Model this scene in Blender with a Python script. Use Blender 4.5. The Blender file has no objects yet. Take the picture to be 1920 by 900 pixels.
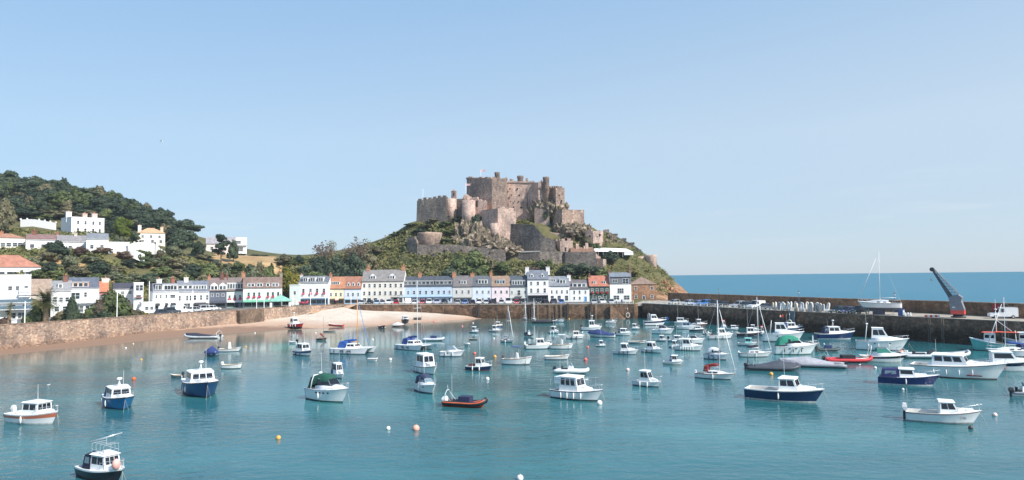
import bpy, math, random
import numpy as np
from mathutils import Vector, Matrix, noise as mnoise
R = math.radians
rnd = random.Random(7)
scene = bpy.context.scene
COL = scene.collection

# ---------------------------------------------------------------- camera
FPX = 1300.0                      # focal length in pixels of the 1920 px wide photograph
CAM_H = 18.0
camd = bpy.data.cameras.new('camera')
camd.sensor_width = 36.0
camd.lens = 36.0 * FPX / 1920.0
camd.clip_start = 0.5
camd.clip_end = 90000.0
cam = bpy.data.objects.new('camera', camd)
COL.objects.link(cam)
CAM_R = Matrix.Rotation(R(90 + 3.04), 3, 'X') @ Matrix.Rotation(R(-0.60), 3, 'Z')
cam.matrix_world = Matrix.Translation((0, 0, CAM_H)) @ CAM_R.to_4x4()
scene.camera = cam

# ---------------------------------------------------------------- sky, sun, exposure
SUN_EL, SUN_AZ = R(41), R(52)     # azimuth measured from -Y (behind the camera) towards +X
sdir = Vector((math.sin(SUN_AZ) * math.cos(SUN_EL), -math.cos(SUN_AZ) * math.cos(SUN_EL), math.sin(SUN_EL)))
world = bpy.data.worlds.new('World')
scene.world = world
world.use_nodes = True
wn, wl = world.node_tree.nodes, world.node_tree.links
wn.clear()
sky = wn.new('ShaderNodeTexSky')
sky.sky_type = 'NISHITA'
sky.sun_disc = False
sky.sun_elevation = SUN_EL
sky.sun_rotation = math.atan2(sdir.x, sdir.y)
sky.altitude = 20
sky.air_density = 1.0
sky.dust_density = 0.3
sky.ozone_density = 3.0
bg = wn.new('ShaderNodeBackground')
bg.inputs['Strength'].default_value = 0.112
wo = wn.new('ShaderNodeOutputWorld')
hz = wn.new('ShaderNodeMixRGB')              # bright milky summer air over the clear sky model
hz.inputs[0].default_value = 0.75
wtc = wn.new('ShaderNodeTexCoord'); wsp = wn.new('ShaderNodeSeparateXYZ'); wl.new(wtc.outputs['Generated'], wsp.inputs[0])
wrp = wn.new('ShaderNodeValToRGB'); wl.new(wsp.outputs['Z'], wrp.inputs[0])
we = wrp.color_ramp.elements
we.new(0.5); we.new(0.5)
for e_, (p_, c_) in zip(we, [(0.0, (2.85, 3.8, 5.0)), (0.19, (3.55, 4.62, 5.65)), (0.37, (2.5, 3.95, 5.7)), (1.0, (1.6, 2.9, 5.0))]):
    e_.position = p_; e_.color = (c_[0] / 8, c_[1] / 8, c_[2] / 8, 1)
wsd = wn.new('ShaderNodeMapRange'); wl.new(wsp.outputs['X'], wsd.inputs['Value'])     # whiter towards the sun's side
wsd.inputs['From Min'].default_value = -0.6; wsd.inputs['From Max'].default_value = 0.6
wmx = wn.new('ShaderNodeMixRGB'); wl.new(wsd.outputs[0], wmx.inputs[0])
wmx.inputs[1].default_value = (7.0, 7.6, 8.0, 1); wmx.inputs[2].default_value = (9.2, 8.5, 8.0, 1)
wml = wn.new('ShaderNodeMixRGB'); wml.blend_type = 'MULTIPLY'; wml.inputs[0].default_value = 1.0
wl.new(wrp.outputs[0], wml.inputs[1]); wl.new(wmx.outputs[0], wml.inputs[2])
wl.new(wml.outputs[0], hz.inputs[2])
wl.new(sky.outputs[0], hz.inputs[1])
# a few faint streaks of cloud low over the sea
cmp_ = wn.new('ShaderNodeMapping'); cmp_.inputs['Scale'].default_value = (5, 5, 70); wl.new(wtc.outputs['Generated'], cmp_.inputs[0])
cnz = wn.new('ShaderNodeTexNoise'); cnz.inputs['Scale'].default_value = 1.0; cnz.inputs['Detail'].default_value = 7.0; cnz.inputs['Roughness'].default_value = 0.62; wl.new(cmp_.outputs[0], cnz.inputs['Vector'])
ccr = wn.new('ShaderNodeValToRGB'); wl.new(cnz.outputs['Fac'], ccr.inputs[0])
ccr.color_ramp.elements[0].position = 0.54; ccr.color_ramp.elements[0].color = (0, 0, 0, 1); ccr.color_ramp.elements[1].position = 0.80; ccr.color_ramp.elements[1].color = (0.35, 0.35, 0.35, 1)
cel = wn.new('ShaderNodeValToRGB'); wl.new(wsp.outputs['Z'], cel.inputs[0])
for e_, (p_, v_) in zip([cel.color_ramp.elements[0], cel.color_ramp.elements.new(0.07), cel.color_ramp.elements[-1]], [(0.02, 0), (0.07, 1), (0.15, 0)]): e_.position = p_; e_.color = (v_, v_, v_, 1)
cml = wn.new('ShaderNodeMath'); cml.operation = 'MULTIPLY'; wl.new(ccr.outputs[0], cml.inputs[0]); wl.new(cel.outputs[0], cml.inputs[1])
cmx = wn.new('ShaderNodeMixRGB'); wl.new(cml.outputs[0], cmx.inputs[0]); wl.new(hz.outputs[0], cmx.inputs[1]); cmx.inputs[2].default_value = (5.4, 5.6, 5.8, 1)
wl.new(cmx.outputs[0], bg.inputs['Color'])
wl.new(bg.outputs[0], wo.inputs['Surface'])
sund = bpy.data.lights.new('sun', 'SUN')
sund.energy = 4.4
sund.angle = R(0.53)
sund.color = (1.0, 0.95, 0.88)
sun = bpy.data.objects.new('sun', sund)
COL.objects.link(sun)
sun.rotation_euler = (-sdir).to_track_quat('-Z', 'Y').to_euler()
vs = scene.view_settings
vs.view_transform = 'Standard'
vs.look = 'None'
vs.exposure = 0.5
vs.gamma = 1.0
vs.use_curve_mapping = False
scene.render.engine = 'CYCLES'
scene.cycles.max_bounces = 6
scene.cycles.volume_bounces = 0

# ---------------------------------------------------------------- picture to place
def ray(px, py):
    return CAM_R @ Vector(((px - 960) / FPX, -(py - 450) / FPX, -1.0))
def at_z(px, py, z=0.0):
    d = ray(px, py)
    t = (z - CAM_H) / d.z
    return Vector((d.x * t, d.y * t, z))
def at_y(px, py, Y):
    d = ray(px, py)
    t = Y / d.y
    return Vector((d.x * t, Y, CAM_H + d.z * t))
def kx(px, py=540):
    d = ray(px, py)
    return d.x / d.y
def to_px(p):
    q = CAM_R.transposed() @ (Vector(p) - Vector((0, 0, CAM_H)))
    return 960 + FPX * q.x / -q.z, 450 - FPX * q.y / -q.z

# ---------------------------------------------------------------- mesh builder
class MB:
    def __init__(self):
        self.v, self.f, self.m, self.s = [], [], [], []
    def add(self, verts, faces, mi=0, smooth=False):
        b = len(self.v)
        self.v.extend([tuple(p) for p in verts])
        for f in faces:
            self.f.append(tuple(i + b for i in f))
            self.m.append(mi)
            self.s.append(smooth)
        return self
    def hexa(self, b4, t4, mi=0):
        """bottom ring of 4 and top ring of 4 (same order)"""
        return self.add(list(b4) + list(t4), [(3, 2, 1, 0), (4, 5, 6, 7), (0, 1, 5, 4), (1, 2, 6, 5), (2, 3, 7, 6), (3, 0, 4, 7)], mi)
    def box(self, x0, x1, y0, y1, z0, z1, mi=0):
        return self.hexa([(x0, y0, z0), (x1, y0, z0), (x1, y1, z0), (x0, y1, z0)],
                         [(x0, y0, z1), (x1, y0, z1), (x1, y1, z1), (x0, y1, z1)], mi)
    def obox(self, c, sx, sy, sz, rz=0, mi=0, taper=1.0):
        ca, sa = math.cos(rz), math.sin(rz)
        def q(u, v, z, k=1.0):
            u, v = u * k, v * k
            return (c[0] + u * ca - v * sa, c[1] + u * sa + v * ca, c[2] + z)
        h = [(-sx / 2, -sy / 2), (sx / 2, -sy / 2), (sx / 2, sy / 2), (-sx / 2, sy / 2)]
        return self.hexa([q(u, v, 0) for u, v in h], [q(u, v, sz, taper) for u, v in h], mi)
    def prism(self, poly, z0, z1, mi=0):
        n = len(poly)
        z0s = z0 if isinstance(z0, (list, tuple)) else [z0] * n
        z1s = z1 if isinstance(z1, (list, tuple)) else [z1] * n
        vs_ = [(p[0], p[1], z0s[i]) for i, p in enumerate(poly)] + [(p[0], p[1], z1s[i]) for i, p in enumerate(poly)]
        fs = [tuple(range(n - 1, -1, -1)), tuple(range(n, 2 * n))]
        fs += [(i, (i + 1) % n, n + (i + 1) % n, n + i) for i in range(n)]
        return self.add(vs_, fs, mi)
    def loft(self, rings, closed=True, caps=(True, True), mi=0, smooth=True):
        n = len(rings[0])
        vs_ = [p for r in rings for p in r]
        fs = []
        for i in range(len(rings) - 1):
            for j in range(n if closed else n - 1):
                k = (j + 1) % n
                fs.append((i * n + j, i * n + k, (i + 1) * n + k, (i + 1) * n + j))
        b = len(self.v)
        self.add(vs_, fs, mi, smooth)
        if caps[0]:
            self.f.append(tuple(b + i for i in range(n - 1, -1, -1))); self.m.append(mi); self.s.append(False)
        if caps[1]:
            o = b + (len(rings) - 1) * n
            self.f.append(tuple(o + i for i in range(n))); self.m.append(mi); self.s.append(False)
        return self
    def tube(self, p0, p1, r0, r1=None, n=6, mi=0, caps=True):
        r1 = r0 if r1 is None else r1
        p0, p1 = Vector(p0), Vector(p1)
        d = (p1 - p0)
        if d.length < 1e-6: return self
        q = d.to_track_quat('Z', 'Y')
        def ring(p, r):
            return [p + q @ Vector((r * math.cos(6.2832 * i / n), r * math.sin(6.2832 * i / n), 0)) for i in range(n)]
        return self.loft([ring(p0, r0), ring(p1, r1)], True, (caps, caps), mi, n > 5)
    def sweep(self, path, rad, n=8, mi=0, flat=1.0):
        rings = []
        P = [Vector(p) for p in path]
        for i, p in enumerate(P):
            d = (P[min(i + 1, len(P) - 1)] - P[max(i - 1, 0)]).normalized()
            side = d.cross(Vector((0, 0, 1)))
            side = side.normalized() if side.length > 1e-4 else Vector((1, 0, 0))
            up = side.cross(d).normalized()
            r = rad[i] if isinstance(rad, (list, tuple)) else rad
            rings.append([p + side * r * math.cos(6.2832 * k / n) + up * r * flat * math.sin(6.2832 * k / n) for k in range(n)])
        return self.loft(rings, True, (True, True), mi, True)
    def rev(self, prof, c=(0, 0, 0), n=14, mi=0, smooth=True, a0=0):
        rings = [[(c[0] + r * math.cos(a0 + 6.2832 * k / n), c[1] + r * math.sin(a0 + 6.2832 * k / n), c[2] + z) for k in range(n)] for r, z in prof]
        return self.loft(rings, True, (True, True), mi, smooth)
    def ell(self, c, rx, ry, rz, nu=10, nv=7, mi=0):
        rings = []
        for j in range(nv + 1):
            t = math.pi * (0.04 + 0.92 * j / nv)
            rings.append([(c[0] + rx * math.sin(t) * math.cos(6.2832 * i / nu), c[1] + ry * math.sin(t) * math.sin(6.2832 * i / nu), c[2] - rz * math.cos(t)) for i in range(nu)])
        return self.loft(rings, True, (True, True), mi, True)
    def mesh(self, name, mats):
        me = bpy.data.meshes.new(name)
        me.from_pydata(self.v, [], self.f)
        for m in (mats if isinstance(mats, (list, tuple)) else [mats]):
            me.materials.append(m)
        me.polygons.foreach_set('material_index', self.m)
        me.polygons.foreach_set('use_smooth', self.s)
        me.update()
        return me
    def build(self, name, mats, parent=None, loc=None, rz=None):
        o = bpy.data.objects.new(name, self.mesh(name, mats))
        COL.objects.link(o)
        if parent: o.parent = parent
        if loc is not None: o.location = loc
        if rz is not None: o.rotation_euler = (0, 0, rz)
        return o

def tag(o, label=None, cat=None, group=None, kind=None):
    if label: o['label'] = label
    if cat: o['category'] = cat
    if group: o['group'] = group
    if kind: o['kind'] = kind
    return o
def thing(name, label, cat, loc=(0, 0, 0), rz=0.0, group=None):
    o = bpy.data.objects.new(name, None)
    o.empty_display_size = 0.5
    COL.objects.link(o)
    o.location = loc
    o.rotation_euler = (0, 0, rz)
    return tag(o, label, cat, group)
def copy_tree(o, parent=None):
    c = o.copy()
    COL.objects.link(c)
    if parent: c.parent = parent
    for ch in o.children:
        copy_tree(ch, c)
    return c

# ---------------------------------------------------------------- materials
def lin(c):
    return tuple((x / 255 / 12.92) if x / 255 <= 0.04045 else ((x / 255 + 0.055) / 1.055) ** 2.4 for x in c)
_MC = {}
def nodes_of(name):
    m = bpy.data.materials.new(name)
    m.use_nodes = True
    nt = m.node_tree
    b = nt.nodes['Principled BSDF']
    return m, nt.nodes, nt.links, b
def N(nodes, typ, **kw):
    n = nodes.new('ShaderNode' + typ)
    for k, v in kw.items():
        if k.startswith('i_'):
            key = k[2:].replace('_', ' ')
            n.inputs[key].default_value = v
        else:
            setattr(n, k, v)
    return n
def ramp(nodes, links, src, stops):
    r = nodes.new('ShaderNodeValToRGB')
    el = r.color_ramp.elements
    while len(el) < len(stops): el.new(0.5)
    for e, (p, c) in zip(el, stops):
        e.position = p
        e.color = (*c, 1) if len(c) == 3 else c
    links.new(src, r.inputs[0])
    return r
def paint(col, rough=0.5, var=0.12, scale=1.2, metal=0.0, name=None, spec=0.5):
    """plain paint / plastic / cloth with slight weathering"""
    key = ('paint', col, rough, var, scale, metal, spec)
    if key in _MC: return _MC[key]
    m, nd, lk, b = nodes_of(name or 'paint')
    base = lin(col)
    tc = N(nd, 'TexCoord')
    nz = N(nd, 'TexNoise', i_Scale=scale, i_Detail=5.0, i_Roughness=0.65)
    lk.new(tc.outputs['Object'], nz.inputs['Vector'])
    lo = tuple(x * (1 - var * 1.6) for x in base)
    hi = tuple(min(0.84, x * (1 + var * 0.7)) for x in base)
    r = ramp(nd, lk, nz.outputs['Fac'], [(0.32, lo), (0.62, hi)])
    lk.new(r.outputs[0], b.inputs['Base Color'])
    b.inputs['Roughness'].default_value = rough
    b.inputs['Metallic'].default_value = metal
    b.inputs['Specular IOR Level'].default_value = spec
    _MC[key] = m
    return m
def glass(col=(40, 52, 62), rough=0.08):
    key = ('glass', col, rough)
    if key in _MC: return _MC[key]
    m, nd, lk, b = nodes_of('window_glass')
    b.inputs['Base Color'].default_value = (*lin(col), 1)
    b.inputs['Roughness'].default_value = rough
    b.inputs['IOR'].default_value = 1.5
    _MC[key] = m
    return m
def stone(cols, scale=1.6, rough=0.9, big=0.12, mortar=0.5, bump=0.5, stretch=(1, 1, 1.5), stain=None, name='stone_masonry', wet=None):
    """rubble masonry: cells of different tone, joints, large patches of weathering; optional tide band below wet=(z0,z1,colour)"""
    m, nd, lk, b = nodes_of(name)
    geo = N(nd, 'NewGeometry')
    mp = N(nd, 'Mapping')
    mp.inputs['Scale'].default_value = stretch
    lk.new(geo.outputs['Position'], mp.inputs['Vector'])
    vo = N(nd, 'TexVoronoi', i_Scale=scale)
    lk.new(mp.outputs[0], vo.inputs['Vector'])
    sep = N(nd, 'SeparateColor')
    lk.new(vo.outputs['Color'], sep.inputs[0])
    L = [lin(c) for c in cols]
    st = [(i / (len(L) - 1), c) for i, c in enumerate(L)]
    r1 = ramp(nd, lk, sep.outputs[0], st)
    nz = N(nd, 'TexNoise', i_Scale=big, i_Detail=7.0, i_Roughness=0.62)
    lk.new(geo.outputs['Position'], nz.inputs['Vector'])
    r2 = ramp(nd, lk, nz.outputs['Fac'], [(0.33, (0.55, 0.55, 0.56)), (0.5, (0.92, 0.9, 0.88)), (0.68, (1.22, 1.16, 1.08))])
    mx = N(nd, 'MixRGB', blend_type='MULTIPLY', i_Fac=1.0)
    lk.new(r1.outputs[0], mx.inputs[1]); lk.new(r2.outputs[0], mx.inputs[2])
    ve = N(nd, 'TexVoronoi', feature='DISTANCE_TO_EDGE', i_Scale=scale)
    lk.new(mp.outputs[0], ve.inputs['Vector'])
    r3 = ramp(nd, lk, ve.outputs['Distance'], [(0.0, (1 - mortar,) * 3), (0.1, (1, 1, 1))])
    mx2 = N(nd, 'MixRGB', blend_type='MULTIPLY', i_Fac=1.0)
    lk.new(mx.outputs[0], mx2.inputs[1]); lk.new(r3.outputs[0], mx2.inputs[2])
    out = mx2.outputs[0]
    nz2 = N(nd, 'TexNoise', i_Scale=0.9, i_Detail=6.0, i_Roughness=0.7)
    mp2 = N(nd, 'Mapping'); mp2.inputs['Scale'].default_value = (1, 1, 0.22)
    lk.new(geo.outputs['Position'], mp2.inputs['Vector']); lk.new(mp2.outputs[0], nz2.inputs['Vector'])
    r4 = ramp(nd, lk, nz2.outputs['Fac'], [(0.35, (0.66, 0.66, 0.66)), (0.6, (1.12, 1.1, 1.07))])
    mx3 = N(nd, 'MixRGB', blend_type='MULTIPLY', i_Fac=0.75)
    lk.new(out, mx3.inputs[1]); lk.new(r4.outputs[0], mx3.inputs[2])
    out = mx3.outputs[0]
    if wet:
        z0, z1, wc = wet
        sp = N(nd, 'SeparateXYZ'); lk.new(geo.outputs['Position'], sp.inputs[0])
        ad = N(nd, 'Math', operation='MULTIPLY_ADD'); lk.new(nz2.outputs['Fac'], ad.inputs[0]); ad.inputs[1].default_value = 2.6
        lk.new(sp.outputs['Z'], ad.inputs[2])
        mr = N(nd, 'MapRange'); mr.inputs['From Min'].default_value = z0 + 1.3; mr.inputs['From Max'].default_value = z1 + 1.3
        lk.new(ad.outputs[0], mr.inputs['Value'])
        mx4 = N(nd, 'MixRGB', blend_type='MIX')
        mw = N(nd, 'MixRGB', blend_type='MULTIPLY', i_Fac=1.0); lk.new(out, mw.inputs[1]); mw.inputs[2].default_value = (*wc, 1)
        lk.new(mr.outputs[0], mx4.inputs[0]); lk.new(mw.outputs[0], mx4.inputs[1]); lk.new(out, mx4.inputs[2])
        out = mx4.outputs[0]
    lk.new(out, b.inputs['Base Color'])
    b.inputs['Roughness'].default_value = rough
    b.inputs['Specular IOR Level'].default_value = 0.25
    bp = N(nd, 'Bump', i_Strength=bump, i_Distance=0.25)
    lk.new(r3.outputs[0], bp.inputs['Height']); lk.new(bp.outputs[0], b.inputs['Normal'])
    return m
def ground(name, stops, scale=0.15, rough=0.95, fine=3.0, bump=0.4):
    m, nd, lk, b = nodes_of(name)
    geo = N(nd, 'NewGeometry')
    nz = N(nd, 'TexNoise', i_Scale=scale, i_Detail=9.0, i_Roughness=0.68)
    lk.new(geo.outputs['Position'], nz.inputs['Vector'])
    r = ramp(nd, lk, nz.outputs['Fac'], [(p, lin(c)) for p, c in stops])
    n2 = N(nd, 'TexNoise', i_Scale=fine, i_Detail=4.0)
    lk.new(geo.outputs['Position'], n2.inputs['Vector'])
    r2 = ramp(nd, lk, n2.outputs['Fac'], [(0.3, (0.7, 0.7, 0.7)), (0.7, (1.2, 1.2, 1.2))])
    mx = N(nd, 'MixRGB', blend_type='MULTIPLY', i_Fac=0.7)
    lk.new(r.outputs[0], mx.inputs[1]); lk.new(r2.outputs[0], mx.inputs[2])
    lk.new(mx.outputs[0], b.inputs['Base Color'])
    b.inputs['Roughness'].default_value = rough
    b.inputs['Specular IOR Level'].default_value = 0.2
    bp = N(nd, 'Bump', i_Strength=bump, i_Distance=0.4)
    lk.new(n2.outputs['Fac'], bp.inputs['Height']); lk.new(bp.outputs[0], b.inputs['Normal'])
    return m
def foliage(name, dark, mid, light, scale=0.35):
    m, nd, lk, b = nodes_of(name)
    geo = N(nd, 'NewGeometry'); oi = N(nd, 'ObjectInfo')
    nz = N(nd, 'TexNoise', i_Scale=scale, i_Detail=6.0, i_Roughness=0.7)
    lk.new(geo.outputs['Position'], nz.inputs['Vector'])
    ad = N(nd, 'Math', operation='MULTIPLY_ADD'); lk.new(oi.outputs['Random'], ad.inputs[0]); ad.inputs[1].default_value = 0.24
    ad2 = N(nd, 'Math', operation='ADD'); ad2.inputs[1].default_value = -0.12
    lk.new(nz.outputs['Fac'], ad.inputs[2]); lk.new(ad.outputs[0], ad2.inputs[0])
    r = ramp(nd, lk, ad2.outputs[0], [(0.3, lin(dark)), (0.5, lin(mid)), (0.72, lin(light))])
    lk.new(r.outputs[0], b.inputs['Base Color'])
    b.inputs['Roughness'].default_value = 0.7
    b.inputs['Specular IOR Level'].default_value = 0.25
    tr = N(nd, 'BsdfTranslucent'); lk.new(r.outputs[0], tr.inputs['Color'])
    ms = N(nd, 'MixShader', i_Fac=0.22)
    lk.new(b.outputs[0], ms.inputs[1]); lk.new(tr.outputs[0], ms.inputs[2])
    lk.new(ms.outputs[0], nd['Material Output'].inputs['Surface'])
    return m
def roofing(col, name='roof_tiles', scale=3.0):
    key = ('roof', col)
    if key in _MC: return _MC[key]
    m, nd, lk, b = nodes_of(name)
    geo = N(nd, 'NewGeometry')
    base = lin(col)
    nz = N(nd, 'TexNoise', i_Scale=0.8, i_Detail=6.0, i_Roughness=0.7)
    lk.new(geo.outputs['Position'], nz.inputs['Vector'])
    r = ramp(nd, lk, nz.outputs['Fac'], [(0.3, tuple(x * 0.68 for x in base)), (0.52, base), (0.74, tuple(min(0.8, x * 1.35 + 0.01) for x in base))])
    wv = N(nd, 'TexWave', i_Scale=1.1, i_Distortion=1.5, bands_direction='Z')
    lk.new(geo.outputs['Position'], wv.inputs['Vector'])
    r2 = ramp(nd, lk, wv.outputs['Fac'], [(0.0, (0.82, 0.82, 0.82)), (0.4, (1.05, 1.05, 1.05))])
    mx = N(nd, 'MixRGB', blend_type='MULTIPLY', i_Fac=0.8)
    lk.new(r.outputs[0], mx.inputs[1]); lk.new(r2.outputs[0], mx.inputs[2])
    lk.new(mx.outputs[0], b.inputs['Base Color'])
    b.inputs['Roughness'].default_value = 0.8
    _MC[key] = m
    return m
WHITE = (238, 238, 236)
# ================================================================ lines of the harbour
ZQ = 6.1                                            # quay level above the water
LW = [at_z(px, py, 6.9) for px, py in [(0, 610), (160, 599.5), (300, 589.5), (460, 581), (540, 575.5), (600, 572.5), (640, 571)]]
LW = [LW[0] + (LW[0] - LW[1]) * 1.6] + LW
QW = [at_z(px, py, ZQ) for px, py in [(660, 571.5), (800, 571), (960, 571), (1100, 570.4), (1188, 570)]]
PW = [at_z(px, py, ZQ) for px, py in [(1205, 569), (1353, 576.7), (1440, 582.0), (1549, 587.0), (1700, 594.3), (1800, 598.8), (1920, 604)]]
PW = PW + [PW[-1] + (PW[-1] - PW[-2]) * 2.5]
FW = [at_z(px, py, 9.6) for px, py in [(1252, 549.5), (1400, 554.5), (1560, 560), (1800, 566.7), (1920, 571)]]
FW = FW + [FW[-1] + (FW[-1] - FW[-2]) * 3]

def off(line, d):
    """polyline moved sideways by d (positive = to the left of its direction)"""
    out = []
    for i, p in enumerate(line):
        a, b = line[max(i - 1, 0)], line[min(i + 1, len(line) - 1)]
        t = Vector((b.x - a.x, b.y - a.y, 0)).normalized()
        out.append(Vector((p.x - t.y * d, p.y + t.x * d, p.z)))
    return out
def resample(line, step):
    out = []
    for a, b in zip(line[:-1], line[1:]):
        n = max(1, int((b - a).length / step))
        out += [a.lerp(b, i / n) for i in range(n)]
    return out + [line[-1]]
def wall_along(mb, line, z0, z1, thick, batter=0.0, mi=0, side=1):
    """solid wall: outer face on the line, body to the left (side=1) of its direction"""
    fr, ft, bk = off(line, -batter * side), line, off(line, thick * side)
    rings = [[(a.x, a.y, z0), (b.x, b.y, z1), (c.x, c.y, z1), (c.x, c.y, z0)] for a, b, c in zip(fr, ft, bk)]
    return mb.loft(rings, True, (True, True), mi, False)
def strip(mb, l0, l1, z0, z1, mi=0):
    vs_, fs = [], []
    for i, (a, b) in enumerate(zip(l0, l1)):
        vs_ += [(a.x, a.y, z0), (b.x, b.y, z1)]
        if i: fs.append((2 * i - 2, 2 * i, 2 * i + 1, 2 * i - 1))
    return mb.add(vs_, fs, mi)

# ================================================================ water
mw, nd, lk, b = nodes_of('sea_water')
geo = N(nd, 'NewGeometry')
nzb = N(nd, 'TexNoise', i_Scale=0.02, i_Detail=5.0, i_Roughness=0.6)
mpb = N(nd, 'Mapping'); mpb.inputs['Scale'].default_value = (0.6, 1.8, 1)
lk.new(geo.outputs['Position'], mpb.inputs[0]); lk.new(mpb.outputs[0], nzb.inputs['Vector'])
rb = ramp(nd, lk, nzb.outputs['Fac'], [(0.28, (0.014, 0.082, 0.102)), (0.52, (0.026, 0.138, 0.156)), (0.74, (0.044, 0.220, 0.220))])
lk.new(rb.outputs[0], b.inputs['Base Color'])
b.inputs['Roughness'].default_value = 0.10
b.inputs['IOR'].default_value = 1.333
mp1 = N(nd, 'Mapping'); mp1.inputs['Scale'].default_value = (0.55, 1.0, 1); mp1.inputs['Rotation'].default_value = (0, 0, R(25))
lk.new(geo.outputs['Position'], mp1.inputs[0])
w1 = N(nd, 'TexNoise', i_Scale=0.9, i_Detail=4.0, i_Roughness=0.55, i_Distortion=0.4)
lk.new(mp1.outputs[0], w1.inputs['Vector'])
w2 = N(nd, 'TexNoise', i_Scale=0.13, i_Detail=3.0)
lk.new(mp1.outputs[0], w2.inputs['Vector'])
wa = N(nd, 'Math', operation='MULTIPLY_ADD'); lk.new(w2.outputs['Fac'], wa.inputs[0]); wa.inputs[1].default_value = 1.6; lk.new(w1.outputs['Fac'], wa.inputs[2])
# wind: ripples die out in the lee of the quay and the wall
spw = N(nd, 'SeparateXYZ'); lk.new(geo.outputs['Position'], spw.inputs[0])
ly = N(nd, 'Math', operation='MULTIPLY_ADD'); lk.new(nzb.outputs['Fac'], ly.inputs[0]); ly.inputs[1].default_value = 60.0; lk.new(spw.outputs['Y'], ly.inputs[2])
lx = N(nd, 'Math', operation='MULTIPLY_ADD'); lk.new(spw.outputs['X'], lx.inputs[0]); lx.inputs[1].default_value = -0.35; lk.new(ly.outputs[0], lx.inputs[2])
wr = N(nd, 'MapRange'); wr.inputs['From Min'].default_value = 198; wr.inputs['From Max'].default_value = 232
wr.inputs['To Min'].default_value = 0.5; wr.inputs['To Max'].default_value = 0.04
lk.new(lx.outputs[0], wr.inputs['Value'])
wnz = N(nd, 'TexNoise', i_Scale=0.014, i_Detail=4.0, i_Roughness=0.55, i_Distortion=1.2); lk.new(mpb.outputs[0], wnz.inputs['Vector'])
wpt = N(nd, 'MapRange'); wpt.inputs['From Min'].default_value = 0.38; wpt.inputs['From Max'].default_value = 0.62; wpt.inputs['To Min'].default_value = 0.35; wpt.inputs['To Max'].default_value = 1.45
lk.new(wnz.outputs['Fac'], wpt.inputs['Value'])
wrm = N(nd, 'Math', operation='MULTIPLY'); lk.new(wr.outputs[0], wrm.inputs[0]); lk.new(wpt.outputs[0], wrm.inputs[1])
far = N(nd, 'MapRange'); far.inputs['From Min'].default_value = 340; far.inputs['From Max'].default_value = 420
lk.new(spw.outputs['Y'], far.inputs['Value'])
sea_r = N(nd, 'MapRange'); sea_r.inputs['To Min'].default_value = 0.10; sea_r.inputs['To Max'].default_value = 0.42
lk.new(far.outputs[0], sea_r.inputs['Value']); lk.new(sea_r.outputs[0], b.inputs['Roughness'])
sea_s = N(nd, 'MapRange'); sea_s.inputs['To Min'].default_value = 0.40; sea_s.inputs['To Max'].default_value = 0.14
lk.new(far.outputs[0], sea_s.inputs['Value']); lk.new(sea_s.outputs[0], b.inputs['Specular IOR Level'])
sea_c = N(nd, 'MixRGB'); lk.new(far.outputs[0], sea_c.inputs[0]); sea_c.inputs[2].default_value = (0.035, 0.165, 0.235, 1)
# sandy bottom showing through the shallows along the wall and the beach
def plane_d(ax, ay, ox, oy):
    m1 = N(nd, 'Math', operation='MULTIPLY_ADD'); lk.new(spw.outputs['X'], m1.inputs[0]); m1.inputs[1].default_value = ax; m1.inputs[2].default_value = -ax * ox + ay * oy
    m2 = N(nd, 'Math', operation='MULTIPLY_ADD'); lk.new(spw.outputs['Y'], m2.inputs[0]); m2.inputs[1].default_value = -ay; lk.new(m1.outputs[0], m2.inputs[2])
    return m2.outputs[0]
mn = N(nd, 'Math', operation='MINIMUM'); lk.new(plane_d(.9, .44, -133, 180), mn.inputs[0]); lk.new(plane_d(.63, .78, -52, 262), mn.inputs[1])
mnn = N(nd, 'Math', operation='MULTIPLY_ADD'); lk.new(nzb.outputs['Fac'], mnn.inputs[0]); mnn.inputs[1].default_value = 40.0; lk.new(mn.outputs[0], mnn.inputs[2])
shl = N(nd, 'MapRange'); shl.inputs['From Min'].default_value = 26; shl.inputs['From Max'].default_value = 62; shl.inputs['To Min'].default_value = 0.8; shl.inputs['To Max'].default_value = 0.0
lk.new(mnn.outputs[0], shl.inputs['Value'])
shc = N(nd, 'MixRGB'); lk.new(shl.outputs[0], shc.inputs[0]); lk.new(rb.outputs[0], shc.inputs[1]); shc.inputs[2].default_value = (0.17, 0.16, 0.125, 1)
lk.new(shc.outputs[0], sea_c.inputs[1]); lk.new(sea_c.outputs[0], b.inputs['Base Color'])
mxw = N(nd, 'MixRGB'); lk.new(far.outputs[0], mxw.inputs[0]); lk.new(wrm.outputs[0], mxw.inputs[1]); mxw.inputs[2].default_value = (0.6, 0.6, 0.6, 1)
bp = N(nd, 'Bump', i_Distance=0.22)
lk.new(mxw.outputs[0], bp.inputs['Strength']); lk.new(wa.outputs[0], bp.inputs['Height']); lk.new(bp.outputs[0], b.inputs['Normal'])
wat = MB()
wat.add([(-45000, -400, 0), (45000, -400, 0), (45000, 60000, 0), (-45000, 60000, 0)], [(0, 1, 2, 3)])
tag(wat.build('water', mw), kind='structure')

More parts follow.
